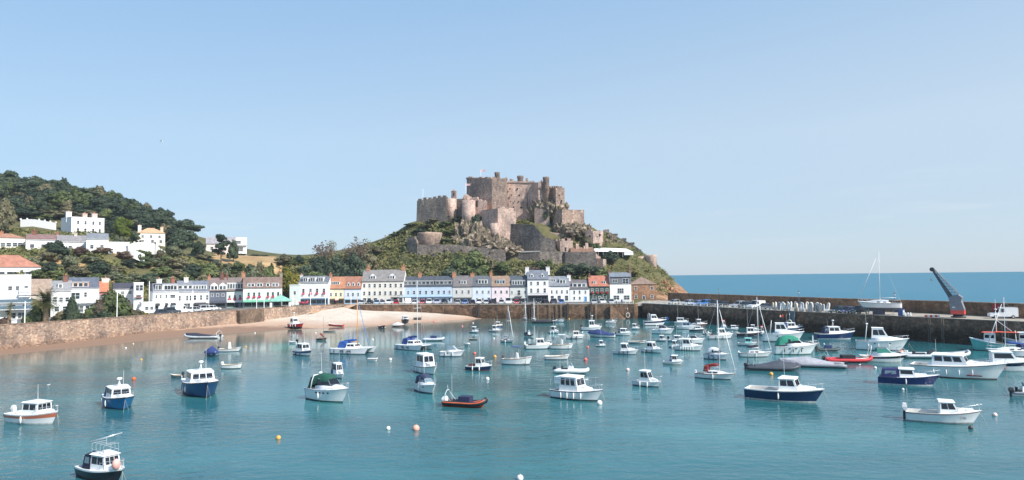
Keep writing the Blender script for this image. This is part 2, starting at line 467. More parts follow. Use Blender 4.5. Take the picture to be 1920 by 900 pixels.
# ================================================================ terrain
TP = []
def tp(px, py, Y): p = at_y(px, py, Y); TP.append((p.x, p.y, p.z))
for x, y, z in [(-160, 130, 5.6), (-150, 160, 5.6), (-175, 190, 5.8), (-140, 190, 5.6), (-124, 238, 5.6), (-145, 238, 5.8), (-100, 275, 5.6), (-118, 290, 5.8),
                (-78, 302, 5.6), (-75, 326, 5.7), (-40, 326, 5.7), (0, 322, 5.7), (30, 320, 5.7), (55, 315, 5.7), (66, 326, 5.7),
                (-95, 322, 6.2), (-65, 344, 8), (-35, 344, 8.5), (0, 342, 8.5), (32, 339, 8.5), (56, 336, 8.5),
                (0, 520, 8), (-60, 500, 20), (60, 500, 8), (100, 430, 0), (112, 380, -4), (95, 352, -1), (118, 520, -6), (70, 560, -6), (0, 590, -6), (-100, 560, 14),
                (-200, 560, 30), (-330, 590, 55), (-480, 560, 80), (-480, 400, 80), (-480, 250, 45), (-480, 150, 20), (-260, 150, 9), (-300, 200, 20), (84, 334, 2.0), (100, 336, -4)]:
    TP.append((x, y, z))
for a in [(0, 540, 236), (60, 538, 246), (-60, 540, 236), (-150, 470, 300), (-150, 345, 430), (0, 471, 300), (60, 472, 300), (130, 474, 300), (200, 474, 300),
          (90, 505, 275), (150, 505, 286), (30, 500, 270), (260, 500, 310), (215, 492, 322), (300, 494, 325), (300, 510, 305), (200, 520, 285), (130, 525, 275), (260, 530, 292),
          (250, 470, 312), (310, 480, 330), (140, 440, 338), (95, 440, 338), (193, 441, 338), (280, 457, 345), (60, 424, 345), (20, 440, 335),
          (350, 480, 350), (330, 455, 370), (400, 495, 345), (455, 496, 345), (510, 499, 345), (410, 478, 400), (460, 480, 400), (512, 481, 402),
          (380, 525, 312), (440, 528, 318), (500, 520, 326), (350, 540, 296), (430, 545, 310), (500, 548, 318), (320, 515, 305),
          (0, 350, 440), (60, 362, 440), (130, 372, 440), (200, 390, 436), (280, 417, 430), (340, 442, 425), (365, 456, 420), (400, 461, 420), (440, 472, 420), (470, 474, 420), (495, 479, 415), (516, 484, 412),
          (0, 400, 380), (100, 405, 380), (200, 420, 380), (280, 440, 380),
          (520, 505, 345), (545, 500, 352), (560, 492, 372), (600, 488, 376), (640, 485, 376), (690, 478, 380), (560, 535, 342), (620, 535, 345), (690, 530, 350), (540, 540, 335),
          (765, 477, 372), (850, 475, 372), (945, 494, 368), (1040, 499, 366), (1130, 500, 366), (700, 500, 358), (740, 490, 362), (760, 520, 352), (800, 512, 354), (860, 505, 356), (900, 510, 354),
          (960, 520, 350), (1000, 515, 350), (1060, 520, 348), (1100, 520, 348), (1150, 515, 350), (1190, 520, 350), (1215, 533, 348),
          (1150, 480, 372), (1200, 491, 376), (1222, 500, 376), (1238, 520, 370), (1250, 535, 366), (1262, 548, 362), (1272, 556, 358),
          (790, 452, 386), (830, 440, 386), (722, 458, 396), (745, 440, 398), (765, 424, 400), (785, 412, 404), (840, 402, 404), (760, 452, 388), (880, 424, 392), (900, 450, 382), (930, 440, 386),
          (960, 403, 405), (1000, 404, 405), (1040, 400, 402), (1075, 428, 394), (1000, 424, 396), (1000, 424, 386), (960, 470, 371), (1040, 472, 370), (1000, 470, 377), (1025, 470, 372.5), (965, 470, 383), (945, 468, 388), (985, 470, 379.5), (1005, 422, 383), (975, 421, 388), (1050, 474, 373), (1036, 452, 377), (1052, 452, 379), (980, 484, 374), (1010, 484, 371), (1035, 484, 367), (955, 480, 384), (1000, 486, 366), (965, 484, 376), (1060, 430, 388), (1030, 424, 390), (1100, 456, 386), (1132, 438, 402), (1162, 450, 402), (1190, 466, 398), (1212, 479, 394),
          (900, 392, 425), (1000, 392, 425), (1056, 404, 425), (1100, 424, 420), (1140, 450, 420), (1160, 470, 430)]:
    tp(*a)
TPA = np.array(TP)
def _phi(d): return d
_d = np.hypot(TPA[:, None, 0] - TPA[None, :, 0], TPA[:, None, 1] - TPA[None, :, 1])
_n = len(TPA)
_A = np.zeros((_n + 3, _n + 3)); _A[:_n, :_n] = _phi(_d) - np.eye(_n) * 1.2
_A[:_n, _n] = 1; _A[:_n, _n + 1] = TPA[:, 0]; _A[:_n, _n + 2] = TPA[:, 1]; _A[_n:, :_n] = _A[:_n, _n:].T
_W = np.linalg.solve(_A, np.concatenate([TPA[:, 2], [0, 0, 0]]))
def Tarr(x, y):
    x, y = np.asarray(x, float), np.asarray(y, float)
    d = np.hypot(x[:, None] - TPA[None, :, 0], y[:, None] - TPA[None, :, 1])
    return _phi(d) @ _W[:_n] + _W[_n] + _W[_n + 1] * x + _W[_n + 2] * y
_bx = [(-260, -60), (-200, 60), (LW[0].x, LW[0].y)] + [(p.x, p.y) for p in LW[1:]] + [(p.x, p.y) for p in QW] + [(58, 300), (68, 322), (78, 331), (92, 338), (120, 345)]
_bx.sort()
BX, BY = np.array([p[0] for p in _bx]), np.array([p[1] for p in _bx])
def front_y(x): return np.interp(x, BX, BY)
_lw = [(p.x, p.y) for p in LW]
def lw_dist(x, y):
    """distance behind the left sea wall"""
    x, y = np.asarray(x, float), np.asarray(y, float)
    best = np.full(x.shape, 1e9)
    for (ax, ay), (bx, by) in zip(_lw[:-1], _lw[1:]):
        vx, vy = bx - ax, by - ay; l2 = vx * vx + vy * vy
        t = np.clip(((x - ax) * vx + (y - ay) * vy) / l2, 0, 1)
        best = np.minimum(best, np.hypot(x - ax - t * vx, y - ay - t * vy))
    return best
_Traw = Tarr
def Tarr(x, y):
    x, y = np.asarray(x, float), np.asarray(y, float)
    z = _Traw(x, y)
    lim = 5.75 + np.maximum(0, lw_dist(x, y) - 46) * 0.7
    z = np.where(x < -60, np.minimum(z, lim), z)
    lim2 = 5.75 + np.maximum(0, y - front_y(x) - 36) * 0.9
    return np.where((x > -78) & (x < 57), np.minimum(z, lim2), z)
def T(x, y):
    z = float(Tarr([x], [y])[0])
    if z < 6.2 and y < 345 and x < 60: z = min(z, 5.75)
    return z
def Tpx(px, Y):
    x = kx(px) * Y
    return x, Y, T(x, Y)
STEP = 2.2
gx = np.arange(-480, 118, STEP); gy = np.arange(130, 600, STEP)
X_, Y_ = np.meshgrid(gx, gy)
Z_ = np.concatenate([Tarr(X_.ravel()[i:i + 4000], Y_.ravel()[i:i + 4000]) for i in range(0, X_.size, 4000)]).reshape(X_.shape)
low = (Z_ < 6.2) & (Y_ < 345) & (X_ < 60)
Z_ = np.where(low, np.minimum(Z_, 5.75), Z_)
FY = front_y(X_)
ok = Y_ > FY + 2.5
mb = MB()
idx = -np.ones(X_.shape, int)
for j in range(X_.shape[0]):
    for i in range(X_.shape[1]):
        if ok[j, i]:
            x, y, z = X_[j, i], Y_[j, i], Z_[j, i]
            if z > 7.5 and x > -75:
                a = min(1.0, (z - 7.5) / 8)
                z += a * (1.6 * mnoise.noise(Vector((x * 0.09, y * 0.09, 3))) + 0.9 * mnoise.noise(Vector((x * 0.28, y * 0.28, 9))))
            idx[j, i] = len(mb.v)
            mb.v.append((x, y, z))
for j in range(X_.shape[0] - 1):
    for i in range(X_.shape[1] - 1):
        q = (idx[j, i], idx[j, i + 1], idx[j + 1, i + 1], idx[j + 1, i])
        if min(q) >= 0:
            mb.f.append(q); mb.m.append(0); mb.s.append(True)
hill_m = ground('rough_grass_and_scrub', [(0.3, (56, 62, 42)), (0.42, (80, 84, 54)), (0.52, (108, 100, 68)), (0.6, (88, 92, 58)), (0.72, (128, 114, 82))], 0.09, fine=1.2, bump=0.8)
# bare rock where the slope is steep near the sea
nd, lk = hill_m.node_tree.nodes, hill_m.node_tree.links
b = nd['Principled BSDF']; src = b.inputs['Base Color'].links[0].from_socket
geo = N(nd, 'NewGeometry'); sp = N(nd, 'SeparateXYZ'); lk.new(geo.outputs['Position'], sp.inputs[0])
nz = N(nd, 'TexNoise', i_Scale=0.25, i_Detail=8.0, i_Roughness=0.7); lk.new(geo.outputs['Position'], nz.inputs['Vector'])
rk = ramp(nd, lk, nz.outputs['Fac'], [(0.35, lin((96, 70, 54))), (0.5, lin((150, 112, 86))), (0.66, lin((182, 150, 122)))])
ma = N(nd, 'Math', operation='MULTIPLY_ADD'); lk.new(nz.outputs['Fac'], ma.inputs[0]); ma.inputs[1].default_value = 16.0; lk.new(sp.outputs['Z'], ma.inputs[2])
mr = N(nd, 'MapRange'); mr.inputs['From Min'].default_value = 25.0; mr.inputs['From Max'].default_value = 19.0; lk.new(ma.outputs[0], mr.inputs['Value'])
mr2 = N(nd, 'MapRange'); mr2.inputs['From Min'].default_value = 62.0; mr2.inputs['From Max'].default_value = 74.0; lk.new(sp.outputs['X'], mr2.inputs['Value'])
mm = N(nd, 'Math', operation='MULTIPLY'); lk.new(mr.outputs[0], mm.inputs[0]); lk.new(mr2.outputs[0], mm.inputs[1])
mx = N(nd, 'MixRGB'); lk.new(mm.outputs[0], mx.inputs[0]); lk.new(src, mx.inputs[1]); lk.new(rk.outputs[0], mx.inputs[2])
lk.new(mx.outputs[0], b.inputs['Base Color'])
tag(mb.build('hillside', hill_m), kind='structure')
# thin summer haze over the bay
hzm = bpy.data.materials.new('haze'); hzm.use_nodes = True; hn = hzm.node_tree.nodes; hn.clear()
pv = hn.new('ShaderNodeVolumePrincipled'); pv.inputs['Color'].default_value = (0.80, 0.90, 1.0, 1); pv.inputs['Density'].default_value = 0.00010; pv.inputs['Anisotropy'].default_value = 0.0
hzm.node_tree.links.new(pv.outputs[0], hn.new('ShaderNodeOutputMaterial').inputs['Volume'])
ho_ = tag(MB().box(-620, 420, -120, 760, -9, 135).build('haze', hzm), kind='stuff')

def drape(name, poly, mat, offz=0.25, step=2.5):
    """sheet that follows the terrain inside a plan polygon of (px, Y) corners"""
    P = [(kx(px) * Y, Y) for px, Y in poly]
    xs = [p[0] for p in P]; ys = [p[1] for p in P]
    def inside(x, y):
        c = False
        for i in range(len(P)):
            (x1, y1), (x2, y2) = P[i], P[i - 1]
            if (y1 > y) != (y2 > y) and x < (x2 - x1) * (y - y1) / (y2 - y1) + x1: c = not c
        return c
    ax, ay = np.arange(min(xs), max(xs) + step, step), np.arange(min(ys), max(ys) + step, step)
    m = MB(); id_ = {}
    GX, GY = np.meshgrid(ax, ay)
    GZ = Tarr(GX.ravel(), GY.ravel()).reshape(GX.shape)
    for j in range(len(ay)):
        for i in range(len(ax)):
            if inside(ax[i], ay[j]):
                id_[j, i] = len(m.v); m.v.append((ax[i], ay[j], GZ[j, i] + offz))
    for j, i in list(id_):
        q = [(j, i), (j, i + 1), (j + 1, i + 1), (j + 1, i)]
        if all(k in id_ for k in q):
            m.f.append(tuple(id_[k] for k in q)); m.m.append(0); m.s.append(True)
    return tag(m.build(name, mat), kind='structure')
dry = ground('dry_grass', [(0.35, (150, 120, 84)), (0.5, (172, 142, 102)), (0.65, (184, 158, 118))], 0.12, fine=0.8)
lawn = ground('mown_grass', [(0.35, (92, 104, 50)), (0.55, (122, 128, 66)), (0.7, (150, 142, 86))], 0.2, fine=1.0)
drape('field', [(206, 300), (318, 308), (318, 326), (206, 326)], dry)
drape('field', [(388, 338), (528, 338), (524, 405), (404, 405)], dry)
drape('field', [(60, 282), (160, 282), (165, 292), (60, 290)], dry)
drape('path', [(520, 330), (526, 330), (531, 350), (527, 380), (519, 380), (523, 350)], ground('bare_earth', [(0.4, (170, 128, 98)), (0.6, (190, 150, 120))], 0.4), 0.35, 1.0)

# ================================================================ sand, slipway
sand_m = ground('beach_sand', [(0.3, (190, 174, 156)), (0.5, (206, 192, 176)), (0.7, (216, 205, 190))], 0.12, fine=1.5, bump=0.15)
nd, lk = sand_m.node_tree.nodes, sand_m.node_tree.links
b = nd['Principled BSDF']; src = b.inputs['Base Color'].links[0].from_socket
geo = N(nd, 'NewGeometry'); sp = N(nd, 'SeparateXYZ'); lk.new(geo.outputs['Position'], sp.inputs[0])
nz = N(nd, 'TexNoise', i_Scale=0.35, i_Detail=6.0); lk.new(geo.outputs['Position'], nz.inputs['Vector'])
ma = N(nd, 'Math', operation='MULTIPLY_ADD'); lk.new(nz.outputs['Fac'], ma.inputs[0]); ma.inputs[1].default_value = 1.1
xs_ = N(nd, 'MapRange'); xs_.inputs['From Min'].default_value = -100; xs_.inputs['From Max'].default_value = -72; xs_.inputs['To Min'].default_value = -1.5; xs_.inputs['To Max'].default_value = 0.0; lk.new(sp.outputs['X'], xs_.inputs['Value'])
zx_ = N(nd, 'Math', operation='ADD'); lk.new(sp.outputs['Z'], zx_.inputs[0]); lk.new(xs_.outputs[0], zx_.inputs[1]); lk.new(zx_.outputs[0], ma.inputs[2])
wetr = ramp(nd, lk, ma.outputs[0], [(0.4, lin((140, 114, 96))), (0.8, lin((186, 156, 134)))])
mr = N(nd, 'MapRange'); mr.inputs['From Min'].default_value = 1.0; mr.inputs['From Max'].default_value = 2.5; lk.new(ma.outputs[0], mr.inputs['Value'])
mx = N(nd, 'MixRGB'); lk.new(mr.outputs[0], mx.inputs[0]); lk.new(wetr.outputs[0], mx.inputs[1]); lk.new(src, mx.inputs[2])
lk.new(mx.outputs[0], b.inputs['Base Color'])
def on_line(line, px):
    for a, c in zip(line[:-1], line[1:]):
        pa, pc = to_px(a)[0], to_px(c)[0]
        if pa <= px <= pc:
            lo, hi = 0.0, 1.0
            for _ in range(30):
                m_ = (lo + hi) / 2
                if to_px(a.lerp(c, m_))[0] < px: lo = m_
                else: hi = m_
            return a.lerp(c, lo)
    return line[0] if px < to_px(line[0])[0] else line[-1]
SH = [(-60, 661, -60, 673), (0, 655, 0, 666), (100, 644, 110, 655), (200, 632, 210, 645.5), (300, 620, 310, 634.5), (380, 611.5, 400, 627.5), (460, 604, 480, 622), (540, 594, 545, 617.5), (590, 585.5, 610, 615),
      (612, 580, 650, 613), (640, 575.5, 690, 611.5), (662, 580, 730, 609.5), (700, 582.5, 760, 607.5), (760, 584, 800, 605), (820, 587, 845, 601.5), (868, 590.5, 880, 598.5), (905, 595.5, 915, 597)]
rings = []
for tx, ty, wx, wy in SH:
    line = LW if tx < 645 else QW
    a = on_line(line, tx)
    top = at_y(tx, ty, a.y + 0.4)
    w = at_z(wx, wy, 0)
    d = Vector((w.x - top.x, w.y - top.y, 0))
    rr = [top]
    for k in (0.33, 0.66): rr.append(Vector((top.x + d.x * k, top.y + d.y * k, top.z * (1 - k) * (1.0 - 0.18 * k))))
    rr += [w, Vector((w.x + d.x * 0.4, w.y + d.y * 0.4, -0.5)), Vector((w.x + d.x * 1.4, w.y + d.y * 1.4, -2.0))]
    rings.append(rr)
sm = MB().loft(rings, False, (False, False), 0, True)
tag(sm.build('beach', sand_m), kind='structure')
a_, c_ = on_line(LW, 628), on_line(QW, 662)
slip = MB()
e0, e1 = at_y(575, 589.5, 283), at_y(640, 585, 303)
slip.add([(a_.x - 6, a_.y - 3, ZQ + .02), (c_.x + 1.5, c_.y + 1, ZQ + .02), (e1.x, e1.y, e1.z + .3), (e0.x, e0.y, e0.z + .35), (a_.x - 12, a_.y + 8, ZQ + .03), (c_.x, c_.y + 6, ZQ + .03)], [(3, 2, 1, 0), (0, 1, 5, 4)])
tag(slip.build('slipway', ground('worn_cobbles', [(0.35, (150, 118, 96)), (0.6, (188, 158, 132))], 0.4, fine=2.5)), kind='structure')

# ================================================================ quay walls and pier
warm_wall = stone([(150, 124, 108), (182, 158, 140), (132, 118, 112), (196, 176, 158), (166, 138, 120)], scale=1.7, big=0.16, mortar=0.3, name='sea_wall_granite', wet=(0.0, 2.6, (0.66, 0.56, 0.5)))
dark_wall = stone([(104, 84, 68), (150, 122, 100), (90, 78, 70), (134, 104, 84)], scale=1.0, big=0.12, mortar=0.4, name='quay_granite', wet=(0.6, 3.4, (0.52, 0.5, 0.46)))
pier_wall = stone([(120, 94, 78), (150, 122, 102), (98, 84, 76), (136, 104, 84)], scale=0.9, big=0.12, mortar=0.4, name='pier_granite', wet=(2.2, 4.4, (0.26, 0.27, 0.24)))
parapet_stone = stone([(132, 104, 84), (156, 126, 102), (112, 94, 80)], scale=0.8, big=0.1, mortar=0.35, name='parapet_granite')
asphalt = ground('road_asphalt', [(0.35, (98, 98, 98)), (0.6, (124, 122, 120))], 0.3, fine=1.5, bump=0.1)
concrete = ground('pier_concrete', [(0.35, (150, 140, 126)), (0.6, (182, 172, 158))], 0.25, fine=1.2, bump=0.1)
coping_m = paint((196, 188, 176), 0.8, 0.15)

w = MB(); wall_along(w, resample(LW, 6), -2, 6.9, 1.1, 0.7)
t = thing('sea_wall', 'long rubble granite sea wall with a plain parapet on the left side of the harbour', 'wall')
w.build('masonry', warm_wall, t)
bt = MB(); bl = [on_line(LW, 443), on_line(LW, 465), on_line(LW, 488)]
wall_along(bt, off(bl, -1.8), -1, 6.75, 1.9, 0.3)
tag(bt.build('buttress', stone([(120, 104, 90), (150, 130, 112), (104, 92, 84)], scale=1.6, name='buttress_granite'), t), 'smooth darker projecting block of the wall')
c = MB(); c_l = off(resample(LW, 6), -0.12); c_r = off(c_l, 1.3)
c.loft([[(a.x, a.y, 6.903), (a.x, a.y, 7.08), (d.x, d.y, 7.08), (d.x, d.y, 6.903)] for a, d in zip(c_l, c_r)], True, (True, True), 0, False)
c.build('coping', stone([(150, 128, 112), (172, 150, 132)], scale=0.7, name='coping_granite'), t)

corner = PW[0] + Vector((-3.6, -0.2, 0))
QL = QW + [corner]
t = thing('quay_wall', 'dark granite quay wall running below the row of parked cars', 'wall')
w = MB(); wall_along(w, resample(QW[:-1] + [QW[-1]], 6), -2, ZQ, 1.5, 0.5); w.build('masonry', dark_wall, t)
c = MB(); a0 = off(QW, -0.15); a1 = off(QW, 0.75)
c.loft([[(a.x, a.y, ZQ + .004), (a.x, a.y, ZQ + .22), (d.x, d.y, ZQ + .22), (d.x, d.y, ZQ + .004)] for a, d in zip(a0, a1)], True, (True, True), 0, False)
c.build('coping', coping_m, t)
for px in (897.5, 997, 1064, 1107):             # timber fender piles and ladders on the wall
    p = on_line(QW, px); m = MB()
    m.box(-0.45, 0.45, -0.75, -0.35, -1.5, ZQ + .3); m.box(-1.3, -0.9, -0.72, -0.35, -1.5, ZQ + .1)
    o = m.build('fender_pile', paint((66, 56, 50), 0.9, 0.25), t, loc=(p.x, p.y, 0)); o.parent = t
for px in (1008, 1030, 1043, 1052, 1117):
    p = on_line(QW, px); m = MB()
    for dx in (-0.25, 0.25): m.box(dx - .06, dx + .06, -0.66, -0.54, -1, ZQ + .5)
    for k in range(14): m.box(-0.19, 0.19, -0.64, -0.56, -0.8 + k * 0.5, -0.72 + k * 0.5)
    m.build('ladder', paint((150, 130, 110), 0.8, 0.2), t, loc=(p.x, p.y, 0))
# flight of steps down the wall
s0, s1 = on_line(QW, 1143), on_line(QW, 1172)
m = MB(); n = 16
for k in range(n):
    p, q = s0.lerp(s1, k / n), s0.lerp(s1, (k + 1) / n)
    z = ZQ - 0.1 - (ZQ + 0.3) * k / n
    m.hexa([(p.x, p.y - 1.9, -1.5), (q.x, q.y - 1.9, -1.5), (q.x, q.y - .6, -1.5), (p.x, p.y - .6, -1.5)], [(p.x, p.y - 1.9, z), (q.x, q.y - 1.9, z), (q.x, q.y - .6, z), (p.x, p.y - .6, z)])
m.build('steps', stone([(150, 118, 96), (178, 146, 120)], scale=1.2, name='step_granite'), t)
pr = MB()
for k, zz in ((0, 2.2), (1, 5.2)):
    pass

t = thing('pier', 'long dark granite pier with a concrete deck enclosing the right side of the harbour', 'pier')
w = MB(); wall_along(w, [QW[-1] + Vector((0.02, -1.0, 0)), corner + Vector((1.2, -1.2, 0))] , -2, ZQ + .01, 2.5, 0.3); w.build('pier_head', dark_wall, t)
w = MB(); wall_along(w, resample(PW, 6), -2, ZQ - .003, 1.6, 0.8); w.build('harbour_wall', pier_wall, t)
w = MB(); wall_along(w, resample(FW, 6), -3, 9.6, 1.5, 0.0); w.build('parapet', parapet_stone, t)
c = MB(); a0 = off(resample(FW, 6), -0.12); a1 = off(a0, 1.8)
c.loft([[(a.x, a.y, 9.604), (a.x, a.y, 9.82), (d.x, d.y, 9.82), (d.x, d.y, 9.604)] for a, d in zip(a0, a1)], True, (True, True), 0, False)
c.build('parapet_coping', stone([(150, 128, 112), (172, 150, 132)], scale=0.7, name='coping_granite'), t)
FWn = [on_line(FW, 1252)] + FW[1:]
dk = MB()
pl = [QW[-1] + Vector((0, 0.3, 0)), corner + Vector((0.3, .2, 0))] + PW
far_l = [Vector((62, 330, 0)), Vector((70, 331, 0))] + [FW[0], FW[1], FW[1].lerp(FW[2], .5), FW[2], FW[2].lerp(FW[3], .6), FW[3], FW[4], FW[5]]
dk.loft([[(a.x, a.y, ZQ - 1.0), (a.x, a.y, ZQ + .006), (d.x, d.y, ZQ + .006), (d.x, d.y, ZQ - 1.0)] for a, d in zip(pl, far_l)], True, (True, True), 0, False)
dk.build('deck', concrete, t)
c = MB(); q0 = PW[:3]; a0 = off(q0, -0.15); a1 = off(q0, 0.9)
c.loft([[(a.x, a.y, ZQ + .012), (a.x, a.y, ZQ + .26), (d.x, d.y, ZQ + .26), (d.x, d.y, ZQ + .012)] for a, d in zip(a0, a1)], True, (True, True), 0, False)
c.build('coping', coping_m, t)
c = MB(); q0 = PW[2:]; a0 = off(q0, -0.05); a1 = off(q0, 0.7)
c.loft([[(a.x, a.y, ZQ + .012), (a.x, a.y, ZQ + .16), (d.x, d.y, ZQ + .16), (d.x, d.y, ZQ + .012)] for a, d in zip(a0, a1)], True, (True, True), 0, False)
c.build('coping', paint((150, 140, 126), 0.9, 0.2), t)
# steel gangway plate and boat steps on the pier face
p = on_line(PW, 1488); d = (PW[3] - PW[2]).normalized(); nrm = Vector((-d.y, d.x, 0)) * -1
m = MB(); m.obox((p.x + nrm.x * .9, p.y + nrm.y * .9, 0.8), 2.2, 0.3, ZQ - .7, math.atan2(d.y, d.x)); m.build('steel_plate', paint((86, 104, 116), 0.6, 0.2), t)
m = MB()
for k in range(12):
    q = p - d * (1.6 + k * 0.75)
    m.obox((q.x + nrm.x * 1.3, q.y + nrm.y * 1.3, -1.5), 0.75, 1.3, ZQ + 1.2 - (k + 1) * 0.45 , math.atan2(d.y, d.x))
m.build('steps', stone([(110, 92, 80), (140, 116, 98)], scale=1.2, name='wet_step_granite'), t)
for px in (1640, 1745, 1770):
    p = on_line(PW, px); m = MB()
    for dx in (-0.25, 0.25): m.box(dx - .06, dx + .06, -0.9, -0.75, -1, ZQ + .3)
    for k in range(14): m.box(-0.19, 0.19, -0.86, -0.8, -0.8 + k * 0.5, -0.72 + k * 0.5)
    m.build('ladder', paint((110, 100, 92), 0.8, 0.2), t, loc=(p.x, p.y, 0), rz=math.atan2(d.y, d.x))

# roads on the quay: one sheet from wall to house fronts, pavement with a kerb
ro = MB(); a0 = off(resample(LW, 8), 0.9); a1 = off(resample(LW, 8), 40)
strip(ro, a0, a1, ZQ - .02, ZQ - .02)
q = [LW[-1] + Vector((-2, 1, 0))] + QW + [corner + Vector((0, .4, 0))]
strip(ro, q, [p + Vector((0, 28, 0)) for p in q], ZQ - .004, ZQ + .05)
tag(ro.build('road', asphalt), kind='structure')
# ================================================================ castle
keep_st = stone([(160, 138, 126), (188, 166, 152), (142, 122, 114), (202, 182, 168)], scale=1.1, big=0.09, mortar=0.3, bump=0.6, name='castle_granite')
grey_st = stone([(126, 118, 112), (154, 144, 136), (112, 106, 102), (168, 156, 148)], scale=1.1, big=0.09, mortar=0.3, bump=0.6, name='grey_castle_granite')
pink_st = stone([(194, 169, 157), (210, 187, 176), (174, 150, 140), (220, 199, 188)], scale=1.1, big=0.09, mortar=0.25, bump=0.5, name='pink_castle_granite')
slit_m = paint((34, 30, 30), 0.9, 0.1)
castle = thing('castle', 'medieval granite castle with keep, turrets and stepped ramparts crowning the rocky mount', 'castle', at_y(960, 410, 402))
CO = castle.location.copy()
def cb(mb_, name, mat, label=None, parent=None):
    """a castle part: world coordinates moved to the castle's own frame"""
    mb_.v = [(x - CO.x, y - CO.y, z - CO.z) for x, y, z in mb_.v]
    o = mb_.build(name, mat, parent or castle)
    if label: o['label'] = label
    return o
def crenel(mb_, a, b_, za, zb, thick=1.1, gap=1.3, mer=1.7, h=1.1, depth=0.9):
    d = Vector((b_[0] - a[0], b_[1] - a[1], 0)); Ln = d.length; d.normalize()
    n = max(1, int(Ln / (gap + mer))); st = Ln / n
    ang = math.atan2(d.y, d.x); nr = Vector((-d.y, d.x, 0))
    for k in range(n):
        s = (k + .5) * st
        z = za + (zb - za) * s / Ln
        c = Vector((a[0], a[1], 0)) + d * s + nr * (thick / 2 - 0.003)
        hh = h * rnd.uniform(0.7, 1.1)
        mb_.obox((c.x, c.y, z - .25), mer * st / (gap + mer), thick, hh + .25, ang)
def block(name, pts, back, mat, cren=(), batter=0.0, label=None, jag=0.0):
    """solid block. pts = [(px, Y, py_top, py_bot)] visible front corners left to right; back = metres of depth behind"""
    tops = [at_y(px, pt, Y) for px, Y, pt, pb in pts]; bots = [at_y(px, pb, Y) for px, Y, pt, pb in pts]
    m = MB()
    n = len(pts)
    F = [(p.x, p.y) for p in tops]
    ymax = max(p[1] for p in F) + back
    poly = F + [(F[-1][0] + .01, ymax), (F[0][0] - .01, ymax)]
    z1 = [p.z for p in tops] + [tops[-1].z, tops[0].z]
    z0 = [p.z - 4 for p in bots] + [bots[-1].z - 4, bots[0].z - 4]
    if batter:
        cx = sum(p[0] for p in poly) / len(poly); cy = ymax
        lo = [(cx + (p[0] - cx) * (1 + batter), cy + (p[1] - cy) * (1 + batter)) for p in poly]
        k = len(poly)
        m.add([(p[0], p[1], z) for p, z in zip(lo, z0)] + [(p[0], p[1], z) for p, z in zip(poly, z1)],
              [tuple(range(k - 1, -1, -1)), tuple(range(k, 2 * k))] + [(i, (i + 1) % k, k + (i + 1) % k, k + i) for i in range(k)])
    else:
        m.prism(poly, z0, z1)
    for i in cren: crenel(m, F[i], F[i + 1], z1[i], z1[i + 1])
    if jag:
        for i in range(n - 1):
            a, b2 = Vector((*F[i], z1[i])), Vector((*F[i + 1], z1[i + 1])); L = (b2 - a).length; k = max(2, int(L / 2.2))
            for q in range(k):
                c = a.lerp(b2, (q + .5) / k)
                m.obox((c.x, c.y + .9, c.z - .6), L / k * 1.02, 1.6, 0.6 + rnd.uniform(0.1, jag), math.atan2(b2.y - a.y, b2.x - a.x), taper=rnd.uniform(.5, .95))
    return cb(m, name, mat, label)
def wall(name, pts, thick, mat, cren=(), label=None, deep=4):
    """free-standing curtain wall following pts"""
    m = MB()
    for (a, b_) in zip(pts[:-1], pts[1:]):
        ta, tb = at_y(a[0], a[2], a[1]), at_y(b_[0], b_[2], b_[1]); ba, bb = at_y(a[0], a[3], a[1]), at_y(b_[0], b_[3], b_[1])
        m.hexa([(ta.x, ta.y, ba.z - deep), (tb.x, tb.y, bb.z - deep), (tb.x, tb.y + thick, bb.z - deep), (ta.x, ta.y + thick, ba.z - deep)],
               [(ta.x, ta.y, ta.z), (tb.x, tb.y, tb.z), (tb.x, tb.y + thick, tb.z), (ta.x, ta.y + thick, ta.z)])
    for i in cren:
        a, b_ = pts[i], pts[i + 1]
        ta, tb = at_y(a[0], a[2], a[1]), at_y(b_[0], b_[2], b_[1])
        crenel(m, ta, tb, ta.z, tb.z)
    return cb(m, name, mat, label)
def drum(name, px0, px1, pt, pb, Y, mat, flare=0.0, lip=0.0, cren=0, label=None, n=24, batter=0.0, jag=0):
    c = at_y((px0 + px1) / 2, pt, Y); r = (px1 - px0) / 2 / FPX * Y; zb = at_y((px0 + px1) / 2, pb, Y).z - 4
    m = MB()
    prof = [(r * (1 + batter), zb - c.z), (r, -1.6 if lip else 0)]
    if lip: prof += [(r * (1 + lip), -1.2), (r * (1 + lip), 0), (r * 0.8, .02), (r * .78, -.6)]
    m.rev(prof, c, n)
    for k in range(cren):
        a = 6.2832 * k / cren
        m.obox((c.x + (r - .45) * math.cos(a), c.y + (r - .45) * math.sin(a), c.z - .2), .85, 6.2832 * r / cren * .55, 1.1 + rnd.uniform(0, jag), a)
    return cb(m, name, mat, label)
def holes(parent_pts, Y, name='window_opening'):
    """small dark openings with a pale lintel: (px, py, w px, h px)"""
    for px, py, w_, h_ in parent_pts:
        p = at_y(px, py, Y); s = Y / FPX
        m = MB(); m.box(p.x - w_ * s / 2, p.x + w_ * s / 2, p.y - .05, p.y + .25, p.z - h_ * s / 2, p.z + h_ * s / 2)
        cb(m, name, slit_m)

